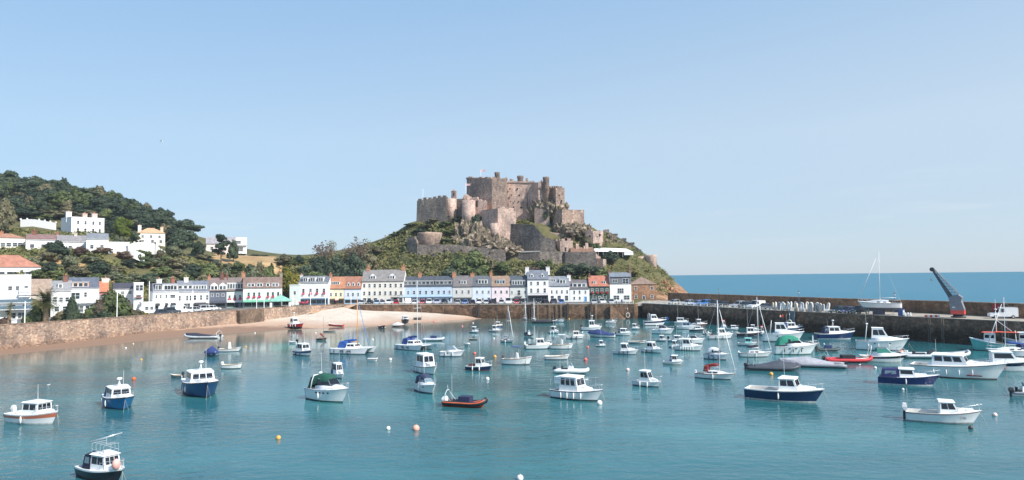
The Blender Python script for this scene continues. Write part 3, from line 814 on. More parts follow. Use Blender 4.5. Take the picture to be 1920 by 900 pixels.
# --- keep and the great block behind it
block('keep', [(875, 412, 333.5, 388), (899, 400, 333, 388), (922, 394, 335, 392), (948, 392.5, 335, 394), (950, 402, 335, 394)], 22, keep_st, label='great dark half-round keep with a ragged parapet', jag=1.3, batter=0.015)
block('residential_block', [(949, 402, 342, 406), (990, 400, 342, 406), (1000, 399, 342, 404), (1014, 397, 342, 404)], 20, pink_st, label='tall sunlit granite wall with four rows of small openings')
led = MB(); a, b_ = at_y(949.5, 341, 402), at_y(999, 341, 399.2)
led.hexa([(a.x, a.y - .35, a.z - .5), (b_.x, b_.y - .35, b_.z - .5), (b_.x, b_.y + 2, b_.z - .5), (a.x, a.y + 2, a.z - .5)], [(a.x, a.y - .35, a.z + .4), (b_.x, b_.y - .35, b_.z + .4), (b_.x, b_.y + 2, b_.z + .4), (a.x, a.y + 2, a.z + .4)])
cb(led, 'coping', pink_st)
holes([(956, 354, 2.6, 2.8), (970, 354, 2.6, 2.8), (984, 354, 2.6, 2.6), (958.5, 366, 2.2, 3), (974, 366, 2.2, 3), (986, 366, 2.4, 2.6), (957, 377.5, 1.4, 2.4), (965, 377.5, 1.4, 2.4), (972, 378, 1.4, 2.4), (984, 378, 1.4, 2.4), (963, 388.5, 2.6, 2.6), (977.5, 389, 4, 2.6), (987, 389, 2.6, 2.4)], 400.6)
for px, Y in ((950.3, 401.6), (988.8, 399.9)):
    p0, p1 = at_y(px, 350, Y - .3), at_y(px, 394, Y - .3)
    cb(MB().tube(p0, p1, .16), 'downpipe', paint((70, 62, 58), .7))
drum('chimney_turret', 927.5, 937, 323, 340, 400, grey_st, lip=.1)
drum('chimney_turret', 970, 981, 330, 345, 408, keep_st, lip=.12)
for x0, x1, pt in ((955.5, 962.5, 335.5), (985.5, 990, 334), (998.5, 1002, 339), (1014, 1017, 337.5), (963.5, 966, 339)):
    block('chimney_stack', [(x0, 405, pt, 344), (x1, 405, pt, 344)], 2.0, keep_st)
block('square_tower', [(998.5, 399, 342, 380), (1009.5, 393.5, 342, 380), (1020, 394, 342, 378), (1021, 398, 342, 378)], 9, pink_st, label='square tower with a corbelled parapet and one shaded side')
crb = MB(); a, b_ = at_y(1009.3, 351, 393.3), at_y(1020.2, 351, 393.8)
for k in range(6):
    c = a.lerp(b_, (k + .5) / 6); crb.obox((c.x, c.y - .25, c.z - .6), .35, .7, .9)
crb.hexa([(a.x, a.y - .55, a.z + .3), (b_.x, b_.y - .55, b_.z + .3), (b_.x, b_.y + 1, b_.z + .3), (a.x, a.y + 1, a.z + .3)], [(a.x, a.y - .55, a.z + 3.2), (b_.x, b_.y - .55, b_.z + 3.2), (b_.x, b_.y + 1, b_.z + 3.2), (a.x, a.y + 1, a.z + 3.2)])
cb(crb, 'corbels', pink_st)
drum('round_turret', 1018, 1029.5, 332, 372, 393, keep_st, lip=.07, batter=.12, label='tall slim round stair turret')
holes([(1024, 342, 1, 2), (1025, 357, 1, 2)], 390.9)
block('tower', [(1029, 399, 352, 380), (1042, 388, 352.5, 382), (1057.5, 389, 352, 384), (1058.5, 396, 352, 384)], 9, keep_st, cren=(0, 1), label='ruined right-hand tower with battlements')
holes([(1049, 366, 2.2, 2), (1044, 376, 2, 4), (1053, 377, 2, 4)], 388.2)
block('curtain_wall', [(1002, 394, 391, 424), (1013, 392, 391, 424), (1030, 390, 395, 425)], 6, pink_st)
holes([(1021, 411, 2, 2.4)], 390.6)
block('bastion', [(1029, 396, 393, 432), (1054, 382, 393, 432), (1094, 384, 393.5, 425), (1095, 394, 393.5, 425)], 12, keep_st, label='large square bastion, its left side in shade', batter=.02)

# --- middle ward
block('crenellated_wall', [(903, 392, 394, 440), (933, 381.5, 390.5, 452), (950, 384, 391, 452), (967, 386, 396, 452)], 5, pink_st, cren=(1, 2), label='sunlit crenellated wall with a sharp shaded corner')
block('corner_strip', [(930.6, 381.9, 391, 420), (933.4, 381.1, 391, 420)], .6, pink_st)
drum('bartizan', 919, 937.5, 418.5, 443, 380, pink_st, batter=.05, label='small round turret standing on the crag')
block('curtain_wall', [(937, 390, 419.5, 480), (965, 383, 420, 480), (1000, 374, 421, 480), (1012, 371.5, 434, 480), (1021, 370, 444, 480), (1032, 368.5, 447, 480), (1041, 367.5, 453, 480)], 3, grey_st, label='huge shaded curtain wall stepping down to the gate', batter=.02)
block('terrace_wall', [(1017, 383, 434.5, 453), (1057, 381, 437.5, 453)], 6, pink_st)
block('gatehouse', [(1038, 379, 452, 474), (1050, 370.5, 451.5, 474), (1073, 371.5, 451, 488), (1074, 377, 451, 488)], 4, pink_st, cren=(0, 1), label='square gatehouse with three merlons')
holes([(1060.5, 467.5, 2.4, 7)], 370.8)
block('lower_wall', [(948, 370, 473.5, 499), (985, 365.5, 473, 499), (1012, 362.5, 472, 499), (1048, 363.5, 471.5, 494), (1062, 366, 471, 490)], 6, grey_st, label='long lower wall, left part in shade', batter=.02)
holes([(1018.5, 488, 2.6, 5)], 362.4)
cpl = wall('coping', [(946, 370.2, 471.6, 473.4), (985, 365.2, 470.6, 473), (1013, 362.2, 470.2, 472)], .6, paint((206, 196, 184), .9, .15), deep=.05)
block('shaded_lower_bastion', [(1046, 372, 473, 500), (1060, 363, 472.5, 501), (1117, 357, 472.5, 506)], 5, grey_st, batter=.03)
block('buttress', [(1119, 360.5, 484, 507), (1131, 358.5, 485.5, 507), (1136.5, 359.5, 486, 507)], 5, pink_st, batter=.06)
wall('stair_wall', [(1113, 361, 466, 490), (1122, 361, 480, 495), (1126, 361, 482, 498)], 2.5, pink_st)
m = MB()
for x0, x1, pe, pr_ in ((1070, 1092, 472, 464), (1090, 1113, 472, 463.5)):
    a, b_ = at_y(x0, pe, 368), at_y(x1, pe, 368); zr = at_y(x0, pr_, 371).z
    m.add([(a.x, 367, a.z - 1), (b_.x, 367, a.z - 1), (b_.x, 371, zr), (a.x, 371, zr), (a.x, 375, a.z - 1), (b_.x, 375, a.z - 1)], [(0, 1, 2, 3), (3, 2, 5, 4), (0, 3, 4), (1, 5, 2)])
cb(m, 'guardhouse_roof', roofing((128, 98, 80)))
for x0, x1, pt in ((1080, 1085.5, 457), (1097.5, 1103, 455.5), (1094.5, 1098, 461)):
    block('chimney_stack', [(x0, 370, pt, 467), (x1, 370, pt, 467)], 1.4, pink_st)
block('battery', [(1092, 388, 437, 462), (1098, 381, 434, 462), (1112, 378.5, 433, 462), (1126, 379.5, 433, 462), (1131, 387, 433.5, 462)], 7, pink_st, cren=(1,), label='curved gun battery with dark embrasures')
holes([(1106, 443, 3.2, 3.6), (1114, 440.5, 3, 3.8), (1119, 443.5, 3.2, 2.8), (1125, 440.5, 2.6, 4)], 379.0)
wall('ridge_wall', [(1131, 402, 431, 450), (1145, 402, 436, 458), (1162, 401, 446.5, 466), (1178, 400, 454, 474), (1192, 398, 462, 480), (1205, 396, 472, 488)], 1.2, grey_st, cren=(0, 1, 2, 3), label='dark crenellated wall running down the far ridge')
wall('outer_wall', [(1150, 377, 479, 490), (1172, 379, 480, 492), (1212, 381, 481, 494)], 1.2, pink_st)
drum('end_tower', 1210, 1231, 478, 502, 381, pink_st, lip=.03, batter=.02, label='squat round tower at the seaward end')

# --- left wing
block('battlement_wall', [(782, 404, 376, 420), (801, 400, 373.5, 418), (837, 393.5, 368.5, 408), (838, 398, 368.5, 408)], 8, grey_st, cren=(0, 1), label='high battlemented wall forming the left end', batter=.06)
drum('bastion_tower', 836, 856, 373, 405, 398, pink_st, batter=.06)
block('curtain_wall', [(852, 400, 373.5, 408), (871, 396, 372, 408)], 6, grey_st)
drum('round_tower', 866.5, 891, 376, 415, 393, pink_st, batter=.08, label='sunlit round tower below the keep')
block('bell_cote', [(846, 399, 358, 375), (855.5, 397.5, 358, 375)], 1.6, pink_st)
p = at_y(850.7, 358, 399); cb(MB().rev([(1.45, 0), (.15, 1.3)], p, 4, smooth=False, a0=.785), 'bell_cote_cap', pink_st)
holes([(850.8, 364, 2.2, 6)], 397.8)
for pts, jg in (([(868, 398, 370, 392), (876, 397, 367, 392)], 1.6), ([(876, 397, 368, 392), (884, 397, 371, 392)], 1.4), ([(884, 396, 374, 392), (896, 394, 371, 392)], 1.6), ([(896, 394, 376, 393), (912, 392, 378, 393)], .9)):
    block('ruined_wall', pts, 2.5, pink_st, jag=jg)
holes([(894, 382, 3, 12)], 393.6)
drum('low_drum_tower', 782.5, 829, 436.5, 462, 382, keep_st, batter=.01, lip=.012, label='wide low drum tower on the left slope')
holes([(814.5, 444, 1.8, 3.4)], 376.4)
block('outer_wall', [(763, 378, 449, 479), (779, 374, 448.5, 479), (782, 373, 456, 479)], 3, grey_st, jag=1.6, label='broken end of the outer wall')
wall('outer_wall', [(782, 373, 458.5, 478), (850, 371, 458.5, 477), (900, 368.5, 464, 483), (948, 365, 469, 496)], 2.2, grey_st, label='long low outer wall along the foot of the crag')
holes([(833, 470, 3.2, 3), (808, 470, 2, 3)], 371.3)

# --- flags and tent standing in the castle
def flagpole(px, pt, pb, Y, lab):
    a, b_ = at_y(px, pb, Y), at_y(px, pt, Y)
    t = thing('flagpole', lab, 'flagpole', a)
    MB().tube((0, 0, -2), (0, 0, b_.z - a.z), .16, .09).build('pole', paint((226, 226, 226), .4), t)
    MB().ell((0, 0, b_.z - a.z), .2, .2, .2, 6, 4).build('finial', paint((200, 190, 170), .4), t)
    fm = MB(); z = b_.z - a.z
    fm.add([(.1, 0, z - .3), (1.5, .3, z - .5), (2.7, .1, z - .3), (2.7, .12, z - 1.4), (1.5, .32, z - 1.6), (.1, .02, z - 1.4)], [(0, 1, 4, 5), (1, 2, 3, 4)])
    if px > 795: fm.build('flag', paint((206, 170, 170), .8), t)
flagpole(793, 353, 378, 400, 'thin white flagpole without a flag on the left battlements')
flagpole(901.5, 317, 338, 404, 'white flagpole with a small flag on top of the keep')
flagpole(873.5, 343, 371, 398, 'white flagpole with a flag against the left side of the keep')
a = at_y(1113, 476, 376); b_ = at_y(1186, 476, 372)
t = thing('marquee', 'long white event marquee pitched on the castle terrace', 'tent', ((a.x + b_.x) / 2, 374, a.z))
L = (b_ - a).length
m = MB(); h0, h1 = at_y(1150, 471.5, 372).z - a.z, at_y(1150, 464, 377).z - a.z
m.add([(-L / 2, -4, h0), (L / 2, -4, h0 - .4), (L / 2 - 3, 1, h1 - .8), (-L / 2, 1, h1), (-L / 2, 6, h0), (L / 2, 6, h0 - .4)], [(0, 1, 2, 3), (3, 2, 5, 4), (1, 5, 2), (0, 3, 4)])
m.build('canopy', paint((246, 246, 242), .6, .04), t)
m = MB(); m.box(-L / 2 + .1, -L / 2 + .3, -3.8, 5.8, -1, h0 - .1); m.box(L / 2 - 5, L / 2 - .1, -3.85, -3.75, -1, h0 - .35); m.box(L / 2 - .2, L / 2 - .1, -3.7, 5.8, -1, h0 - .45); m.box(-L / 2, L / 2, 5.7, 5.8, -1, h0 - .4)
m.build('side_wall', paint((240, 240, 236), .6, .04), t)
for k in range(6): MB().box(-L / 2 + 2 + k * 2.6, -L / 2 + 2.15 + k * 2.6, -3.9, -3.75, -2, h0 - .05).build('pole', paint((200, 200, 196), .5), t)

# ================================================================ crags under the castle
rock_m = ground('weathered_rock', [(0.32, (84, 74, 66)), (0.44, (122, 108, 96)), (0.54, (104, 98, 74)), (0.58, (172, 152, 138)), (0.7, (206, 188, 174))], 0.35, fine=1.6, bump=1.0)
rk_n, rk_l = rock_m.node_tree.nodes, rock_m.node_tree.links
def crag(pts, name, label, seed, amp=0.5, mat=None):
    """rock: faceted heap of blocks; pts = [(px, py_top, py_bot, Y, width px)]"""
    m = MB()
    for i, (px, pt, pb, Y, w_) in enumerate(pts):
        c0, c1 = at_y(px, pb, Y), at_y(px, pt, Y)
        rx = w_ / 2 / FPX * Y; rz = (c1.z - c0.z) * 0.62; cz = (c1.z + c0.z) / 2 - .5
        nu, nv = 18, 11
        rings = []
        for j in range(nv + 1):
            tt = math.pi * (.03 + .94 * j / nv); ring = []
            for k in range(nu):
                a = 6.2832 * k / nu
                d = Vector((math.sin(tt) * math.cos(a), math.sin(tt) * math.sin(a), -math.cos(tt)))
                q = Vector((d.x * 2.6 + seed, d.y * 2.6 + i * 7.3, d.z * .9))
                f = .92 + amp * mnoise.noise(q) + .55 * amp * mnoise.cell(q * 1.7) + .35 * amp * mnoise.noise(q * 3.3)
                ring.append((c0.x + d.x * rx * f * 1.08, Y + d.y * rx * .9 * f, cz + d.z * rz * f))
            rings.append(ring)
        m.loft(rings, True, (True, True), 0, False)
    o0 = Vector((at_y(pts[0][0], pts[0][2], pts[0][3])))
    m.v = [(x - o0.x, y - o0.y, z - o0.z) for x, y, z in m.v]
    return tag(m.build(name, mat or rock_m, loc=o0), label, 'rock')
crag([(866, 418, 462, 383, 26), (880, 420, 464, 381, 26), (897, 424, 465, 379, 30), (910, 430, 466, 378, 24), (858, 440, 464, 380, 20), (888, 440, 467, 376, 34), (873, 412, 440, 386, 18)], 'rock_outcrop', 'pale craggy cliff below the round tower, left of the small turret', 11)
crag([(928, 440, 470, 378, 26), (938, 446, 474, 375, 34), (952, 454, 475, 372, 30), (966, 462, 478, 369, 26), (918, 450, 472, 374, 30), (930, 455, 476, 371, 40)], 'rock_outcrop', 'pointed sunlit crag carrying the small round turret', 23)
crag([(1008, 376, 398, 396, 20), (1022, 372, 398, 394, 22), (1036, 378, 398, 391, 24), (1048, 380, 398, 390, 22), (1060, 380, 396, 392, 14), (1001, 385, 405, 397, 18)], 'rock_outcrop', 'jagged rocks between the right-hand tower and the square bastion', 31)
crag([(1050, 416, 434, 383, 20), (1064, 420, 437, 381.5, 22), (1080, 418, 436, 382, 20), (1092, 420, 436, 384, 18), (1104, 421, 434, 390, 12), (1072, 427, 440, 380, 26)], 'rock_outcrop', 'broken rock at the foot of the square bastion', 47)
crag([(1145, 442, 463, 396, 20), (1158, 450, 466, 394, 20), (1172, 458, 472, 393, 22), (1140, 450, 466, 390, 16)], 'rock_outcrop', 'bare rock face behind the white marquee', 53)
crag([(1246, 528, 556, 366, 18), (1256, 538, 560, 362, 20), (1266, 546, 562, 358, 18), (1238, 542, 560, 356, 16), (1276, 553, 566, 362, 14)], 'rock_outcrop', 'reddish sea cliff at the right foot of the mount', 61, mat=ground('red_rock', [(0.35, (128, 88, 66)), (0.55, (170, 126, 98)), (0.7, (190, 152, 126))], .4, fine=1.6, bump=1.0))
# ================================================================ houses
GL = glass((46, 56, 64))
PANES = [GL, GL, GL, glass((64, 74, 82)), glass((96, 104, 108), .12)]
GLB = glass((96, 116, 130), .12)
trim_m = paint((236, 236, 232), .5, .06)
SLATE, BROWN, RED, ORANGE, GREY = (92, 96, 104), (118, 98, 88), (176, 98, 72), (190, 122, 84), (122, 120, 118)
def house(px0, px1, Y, pe, pr, base=None, rz=0.0, depth=8.5, wall=WHITE, roof=SLATE, label='', rows=((.25, 1.0, 1.5, 3), (.72, .9, 1.4, 3)), kind='gable',
          dormers=(), chimneys=(), shop=None, awning=None, flowers=None, door=None, balcony=None, shutters=None, ground_glass=None, gable_w=None, trim=None, name='house', frame=None, half=None, sills=True, stonework=False, cat='house'):
    """terraced house. px0/px1 front corners in the picture at distance Y, pe eaves row, pr ridge row"""
    r = R(rz); c_, s_ = math.cos(r), math.sin(r)
    x0 = kx(px0) * Y; k1 = kx(px1)
    W_ = (k1 * Y - x0) / (c_ - k1 * s_)
    mx_, my_ = x0 + c_ * W_ / 2, Y + s_ * W_ / 2
    zb = base if base is not None else ZQ + .03
    pm = (px0 + px1) / 2
    ze = at_y(pm, pe, my_).z - zb
    zr = at_y(pm, pr, my_ + abs(depth / 2 * c_)).z - zb
    t = thing(name, label, cat, (x0, Y, zb), r)
    wm = wall if not isinstance(wall, tuple) else paint(wall, .75, .07, .5)
    W, D = W_, depth
    m = MB()
    prof = {'gable': [(0, -2), (0, ze), (D / 2, zr - .12), (D, ze), (D, -2)], 'flat': [(0, -2), (0, ze), (D, ze), (D, -2)], 'hip': [(0, -2), (0, ze), (D, ze), (D, -2)], 'mansard': [(0, -2), (0, ze), (1.4, zr - .3), (D, zr - .3), (D, -2)]}[kind]
    m.loft([[(0, y, z) for y, z in prof], [(W, y, z) for y, z in prof]], True, (True, True), 0, False)
    m.build('wall', wm, t)
    rm = roofing(roof)
    q = MB()
    if kind == 'gable':
        for sgn in (1, -1):
            ya, yb = (-.25, D / 2) if sgn == 1 else (D + .25, D / 2)
            za = ze - .25 * (zr - ze) / (D / 2)
            q.hexa([(-.06, ya, za), (W + .06, ya, za), (W + .06, yb, zr), (-.06, yb, zr)], [(-.06, ya, za + .2), (W + .06, ya, za + .2), (W + .06, yb, zr + .2), (-.06, yb, zr + .2)])
    elif kind == 'hip':
        i = min(W / 2 - .5, D / 2)
        q.add([(-.35, -.35, ze + .03), (W + .35, -.35, ze + .03), (W + .35, D + .35, ze + .03), (-.35, D + .35, ze + .03), (i, D / 2, zr), (W - i, D / 2, zr)], [(0, 1, 5, 4), (2, 3, 4, 5), (1, 2, 5), (3, 0, 4), (3, 2, 1, 0)])
    elif kind == 'mansard':
        q.add([(-.1, -.15, ze), (W + .1, -.15, ze), (W + .1, 1.3, zr), (-.1, 1.3, zr), (W + .1, D, zr), (-.1, D, zr), (-.1, D, ze), (W + .1, D, ze)], [(0, 1, 2, 3), (3, 2, 4, 5), (0, 3, 5, 6), (1, 7, 4, 2)])
    else:
        q.box(-.12, W + .12, -.12, D + .1, ze + .003, ze + .35)
    roof_o = q.build('roof', rm if kind != 'flat' else (paint(wall, .75, .07, .5) if isinstance(wall, tuple) else wm), t)
    tm = paint(trim, .5, .06) if trim else trim_m
    def slope(y):
        if kind == 'mansard': return ze + (zr - ze) * min(1, y / 1.4)
        return ze + (zr - ze) * y / (D / 2)
    def window(xc, zc, w_, h_, y=0, parent=t, g=GL, nm='window', bars=True, fm=None):
        f = MB(); b_ = .1
        f.box(xc - w_ / 2 - b_, xc + w_ / 2 + b_, y - .06, y + .05, zc + h_ / 2, zc + h_ / 2 + b_)
        f.box(xc - w_ / 2 - b_ - .08, xc + w_ / 2 + b_ + .08, y - .16, y + .05, zc - h_ / 2 - b_, zc - h_ / 2)
        f.box(xc - w_ / 2 - b_, xc - w_ / 2, y - .06, y + .05, zc - h_ / 2, zc + h_ / 2)
        f.box(xc + w_ / 2, xc + w_ / 2 + b_, y - .06, y + .05, zc - h_ / 2, zc + h_ / 2)
        if bars:
            f.box(xc - w_ / 2, xc + w_ / 2, y - .055, y + .04, zc - .04, zc + .04)
        if w_ > 1.5:
            nb = int(w_ / .9)
            for k in range(1, nb): f.box(xc - w_ / 2 + w_ * k / nb - .05, xc - w_ / 2 + w_ * k / nb + .05, y - .057, y + .04, zc - h_ / 2, zc + h_ / 2)
        o = f.build(nm, fm or tm, parent)
        MB().box(xc - w_ / 2, xc + w_ / 2, y - .03, y + .02, zc - h_ / 2, zc + h_ / 2).build('pane', rnd.choice(PANES) if g is GL else g, o)
        return o
    for row in rows:
        fz, ww, wh, n = row[:4]
        fr = n if isinstance(n, (list, tuple)) else [(k + .5) / n for k in range(n)]
        for f in fr:
            window(f * W, fz * ze, ww, wh, 0, fm=frame)
            if shutters and fz > .4:
                for sg in (-1, 1):
                    MB().box(f * W + sg * (ww / 2 + .36) - .22, f * W + sg * (ww / 2 + .36) + .22, -.08, .0, fz * ze - wh / 2, fz * ze + wh / 2).build('shutter', paint(shutters, .6), t)
            if flowers and fz > .4:
                fb = MB(); 
                for k in range(26):
                    p = Vector((f * W + rnd.uniform(-.55, .55), -.4 + rnd.uniform(-.3, .2), fz * ze - wh / 2 - .25 + rnd.uniform(-.45, .35)))
                    fb.ell(p, .2, .2, .17, 5, 3)
                fb.build('flower_box', paint(flowers, .8, .3, 3), t)
    for d in dormers:
        f, w_, typ = d[:3]; nwin = d[3] if len(d) > 3 else 1; hh = d[4] if len(d) > 4 else None
        xc = f * W; y0 = d[5] if len(d) > 5 else (.9 if kind != 'mansard' else .15)
        zb_ = slope(y0) - .15; top = zb_ + (hh or min(1.9, (zr - zb_) * .8))
        y1 = min(D / 2, (top - ze) / max(.1, (zr - ze)) * D / 2 + .2) if kind != 'mansard' else 1.5
        dm_ = MB(); dm_.box(xc - w_ / 2, xc + w_ / 2, y0, max(y1, y0 + .4), zb_, top)
        side = typ == 'slate'
        do = dm_.build('dormer', paint((70, 74, 84), .7) if side else (paint(d[6], .6, .06) if len(d) > 6 else trim_m), t)
        rf = MB()
        if typ == 'gable':
            a = w_ * .42
            rf.add([(xc - w_ / 2 - .15, y0 - .2, top - .05), (xc, y0 - .2, top + a), (xc + w_ / 2 + .15, y0 - .2, top - .05), (xc - w_ / 2 - .15, D / 2 - .2, top - .05), (xc, D / 2 + .3, top + a), (xc + w_ / 2 + .15, D / 2 - .2, top - .05)],
                   [(0, 1, 4, 3), (1, 2, 5, 4)])
            rf.build('dormer_roof', rm, do)
            MB().prism([(0, 0)], 0, 0) if False else None
            g = MB(); g.add([(xc - w_ / 2 - .1, y0 - .01, top), (xc + w_ / 2 + .1, y0 - .01, top), (xc, y0 - .01, top + a - .08), (xc - w_ / 2 - .1, y0 - .15, top), (xc + w_ / 2 + .1, y0 - .15, top), (xc, y0 - .15, top + a - .08)], [(0, 1, 2), (3, 5, 4), (0, 3, 4, 1), (1, 4, 5, 2), (2, 5, 3, 0)])
            g.build('gable_board', trim_m, do)
        else:
            rf.box(xc - w_ / 2 - .15, xc + w_ / 2 + .15, y0 - .2, max(y1, y0 + .4), top + .003, top + .16); rf.build('dormer_roof', paint((206, 208, 208), .6) if not side else rm, do)
        sw = (w_ - .3) / nwin
        for k in range(nwin): window(xc - w_ / 2 + .15 + sw * (k + .5), (zb_ + top) / 2 + .1, sw * .74, (top - zb_) * .62, y0, do, bars=False)
    for ch in chimneys:
        f, top = ch[:2]; w_ = ch[2] if len(ch) > 2 else 1.1; cm = ch[3] if len(ch) > 3 else (178, 128, 100)
        xc = f * W
        zc_ = (zr if kind != 'flat' else ze)
        zt = at_y(pm, top, my_ + depth / 2).z - zb
        yy = D / 2
        co = MB().box(xc - w_ / 2, xc + w_ / 2, yy - .75, yy + .75, min(zc_ - 2.2, zt - 1.6), zt).box(xc - w_ / 2 - .12, xc + w_ / 2 + .12, yy - .87, yy + .87, zt + .002, zt + .25).build('chimney', paint(cm, .9, .2, 2), roof_o)
        for k in range(2):
            MB().rev([(.2, 0), (.16, .65)], (xc, yy - .35 + .7 * k, zt + .25), 7).build('chimney_pot', paint((190, 120, 84), .9), co)
    if shop:
        col, h_ = shop[0], shop[1]
        so = MB().box(.15, W - .15, -.22, .0, 0, .45).box(.15, W - .15, -.3, .0, h_ - .55, h_).box(.15, .5, -.22, 0, .45, h_ - .55).box(W - .5, W - .15, -.22, 0, .45, h_ - .55).build('shopfront', paint(col, .6, .1), t)
        nb = max(2, int(W / 2.6))
        for k in range(nb):
            a = .5 + (W - 1) * k / nb; b2 = .5 + (W - 1) * (k + 1) / nb
            MB().box(a + .1, b2 - .1, -.16, -.02, .47, h_ - .57).build('shop_window', GL, so)
    if door is not None:
        f, col = door
        do = MB().box(f * W - .55, f * W + .55, -.09, .02, 0, 2.2).build('door', paint(col, .5), t)
        MB().box(f * W - .7, f * W - .56, -.14, .02, 0, 2.35).box(f * W + .56, f * W + .7, -.14, .02, 0, 2.35).box(f * W - .7, f * W + .7, -.14, .02, 2.21, 2.38).build('door_frame', trim_m, do)
    if awning:
        col, z_, fr = awning
        for a, b2 in fr:
            MB().add([(a * W, -.05, z_), (b2 * W, -.05, z_), (b2 * W, -1.6, z_ - .7), (a * W, -1.6, z_ - .7), (a * W, -.05, z_ - .12), (b2 * W, -.05, z_ - .12), (b2 * W, -1.6, z_ - .95), (a * W, -1.6, z_ - .95)], [(0, 3, 2, 1), (4, 5, 6, 7), (3, 7, 6, 2), (0, 4, 7, 3), (1, 2, 6, 5)]).build('awning', paint(col, .8, .12), t)
    if balcony:
        col, z_, fr = balcony
        for a, b2 in fr:
            bo = MB().box(a * W, b2 * W, -1.2, -.003, z_ - .18, z_).build('balcony', paint(col, .6), t)
            ra = MB(); ra.box(a * W, b2 * W, -1.2, -1.14, z_ + .95, z_ + 1.03)
            n = max(3, int((b2 - a) * W / .5))
            for k in range(n + 1):
                xx = a * W + (b2 - a) * W * k / n
                ra.box(xx - .03, xx + .03, -1.19, -1.15, z_, z_ + .95)
            ra.build('railing', paint(col, .6), bo)
    gt = MB().box(-.02, W + .02, -.36, -.2, ze - .2, ze - .06)
    if kind in ('gable', 'mansard'): gt.build('gutter', paint((70, 70, 72), .6) if wall != WHITE else paint((225, 225, 222), .5), t)
    return t, W, ze, zr

# ---- terrace along the quay, left to right
YQ = 328
house(543, 562.5, 322, 535, 533, kind='flat', wall=(222, 236, 226), label='narrow mint-white flat-topped house at the left end of the quay terrace', rows=((.62, 1.0, 1.3, [.5]),), depth=7, door=(.5, (226, 226, 220)))
house(560, 616, 323, 529.5, 518, wall=WHITE, roof=(104, 110, 120), label='white inn with three tall dormers and a blue ground floor', rows=((.62, 1.0, 1.9, [.16, .4, .62, .85]),), dormers=((.22, 2.3, 'flat', 2, 2.5, .15), (.47, 2.3, 'flat', 2, 2.5, .15), (.74, 2.3, 'flat', 2, 2.5, .15)), shop=((96, 128, 156), 2.9), flowers=(214, 92, 116), chimneys=((.0, 516, 1.0, (226, 222, 216)), (.99, 515)))
house(613.5, 645.5, 325, 541, 519.5, wall=(240, 226, 196), roof=(176, 124, 96), label='cream house with an orange tiled roof and one wide dormer', rows=((.62, .8, 1.4, [.22, .52, .8]),), dormers=((.42, 4.2, 'flat', 4, 1.5, 1.4),), shop=((120, 96, 70), 2.6), awning=((226, 190, 170), 2.8, [(.5, .7)]))
house(645, 677.5, 325, 541, 519, wall=(212, 220, 236), roof=(158, 110, 90), label='pale lilac-blue house with three small gabled dormers', rows=((.62, .8, 1.4, [.24, .52, .82]),), dormers=((.25, 1.3, 'gable', 1, 1.5), (.52, 1.3, 'gable', 1, 1.5), (.82, 1.3, 'gable', 1, 1.5)), shop=((170, 190, 210), 2.5))
house(678, 757, 327, 527, 506.5, wall=(222, 217, 207), roof=(132, 128, 126), depth=11, label='large grey stone hotel three storeys high with two gabled dormers', rows=((.46, .95, 1.7, 8), (.8, .95, 1.6, 8), (.15, 1.6, 2.0, [.07, .18, .33, .8, .93])), dormers=((.26, 2.6, 'gable', 2, 1.9), (.72, 2.6, 'gable', 2, 1.9)), chimneys=((.1, 502.5, 1.6), (.95, 500, 1.6)), balcony=((60, 56, 54), 2.9, [(.7, .9)]), door=(.48, (52, 44, 42)), sills=True, cat='hotel')
house(747, 849, 328, 536, 518.5, wall=(186, 204, 220), roof=(72, 78, 88), depth=10, label='long light-blue hotel with glazed roof storey and blue balcony', rows=((.62, .95, 1.5, [.07, .18, .29, .4, .51, .62, .74, .84, .94]), (.18, .9, 1.4, [.4, .5, .62, .72, .84, .94])), dormers=((.17, 8.2, 'flat', 4, 2.1, .5, (96, 104, 112)), (.5, 8, 'flat', 4, 2.1, .5, (96, 104, 112)), (.83, 8, 'flat', 4, 2.1, .5, (96, 104, 112))), chimneys=((.37, 513, 1.6),), balcony=((160, 190, 210), 3.0, [(.0, 1.0)]), door=(.3, (70, 60, 54)), cat='hotel')
house(848.5, 885.5, 328, 537, 517.5, wall=(206, 204, 200), roof=(112, 108, 108), label='plain grey house between the blue hotel and the sky-blue house', rows=((.66, .9, 1.5, [.2, .5, .82]),), dormers=((.55, 2.8, 'flat', 2, 1.8, .9),), chimneys=((.05, 511.5, 1.7),), shop=((150, 148, 146), 2.6), door=(.92, (80, 78, 80)))
house(885, 921.5, 328, 536.5, 517.5, wall=(210, 220, 234), roof=(92, 96, 102), label='sky-blue house with a wide three-light dormer', rows=((.64, .85, 1.3, [.26, .55, .86]), (.2, .85, 1.2, [.26, .55])), dormers=((.55, 4.6, 'flat', 3, 2.2, .9),), chimneys=((.0, 513, 1.8),), door=(.86, (60, 84, 120)))
house(920.5, 956, 328, 536.5, 518, wall=(230, 214, 218), roof=(146, 122, 104), label='pale pink house with a brown roof', rows=((.64, .85, 1.3, [.24, .54, .84]), (.2, .85, 1.2, [.24, .54])), dormers=((.52, 4.2, 'flat', 3, 2.0, .9, (150, 176, 186)),), chimneys=((.0, 511, 1.2),), door=(.86, (200, 190, 186)))
house(955, 989.5, 328, 537, 517.5, wall=(206, 208, 204), roof=(74, 84, 92), label='off-white grey house with dark roof and long white dormer', rows=((.6, 1.3, 2.2, [.52]), (.62, .8, 1.2, [.14, .86])), dormers=((.5, 6.4, 'flat', 5, 2.4, .5),), balcony=((110, 110, 112), 2.7, [(.3, .7)]), shop=((196, 196, 192), 2.2))
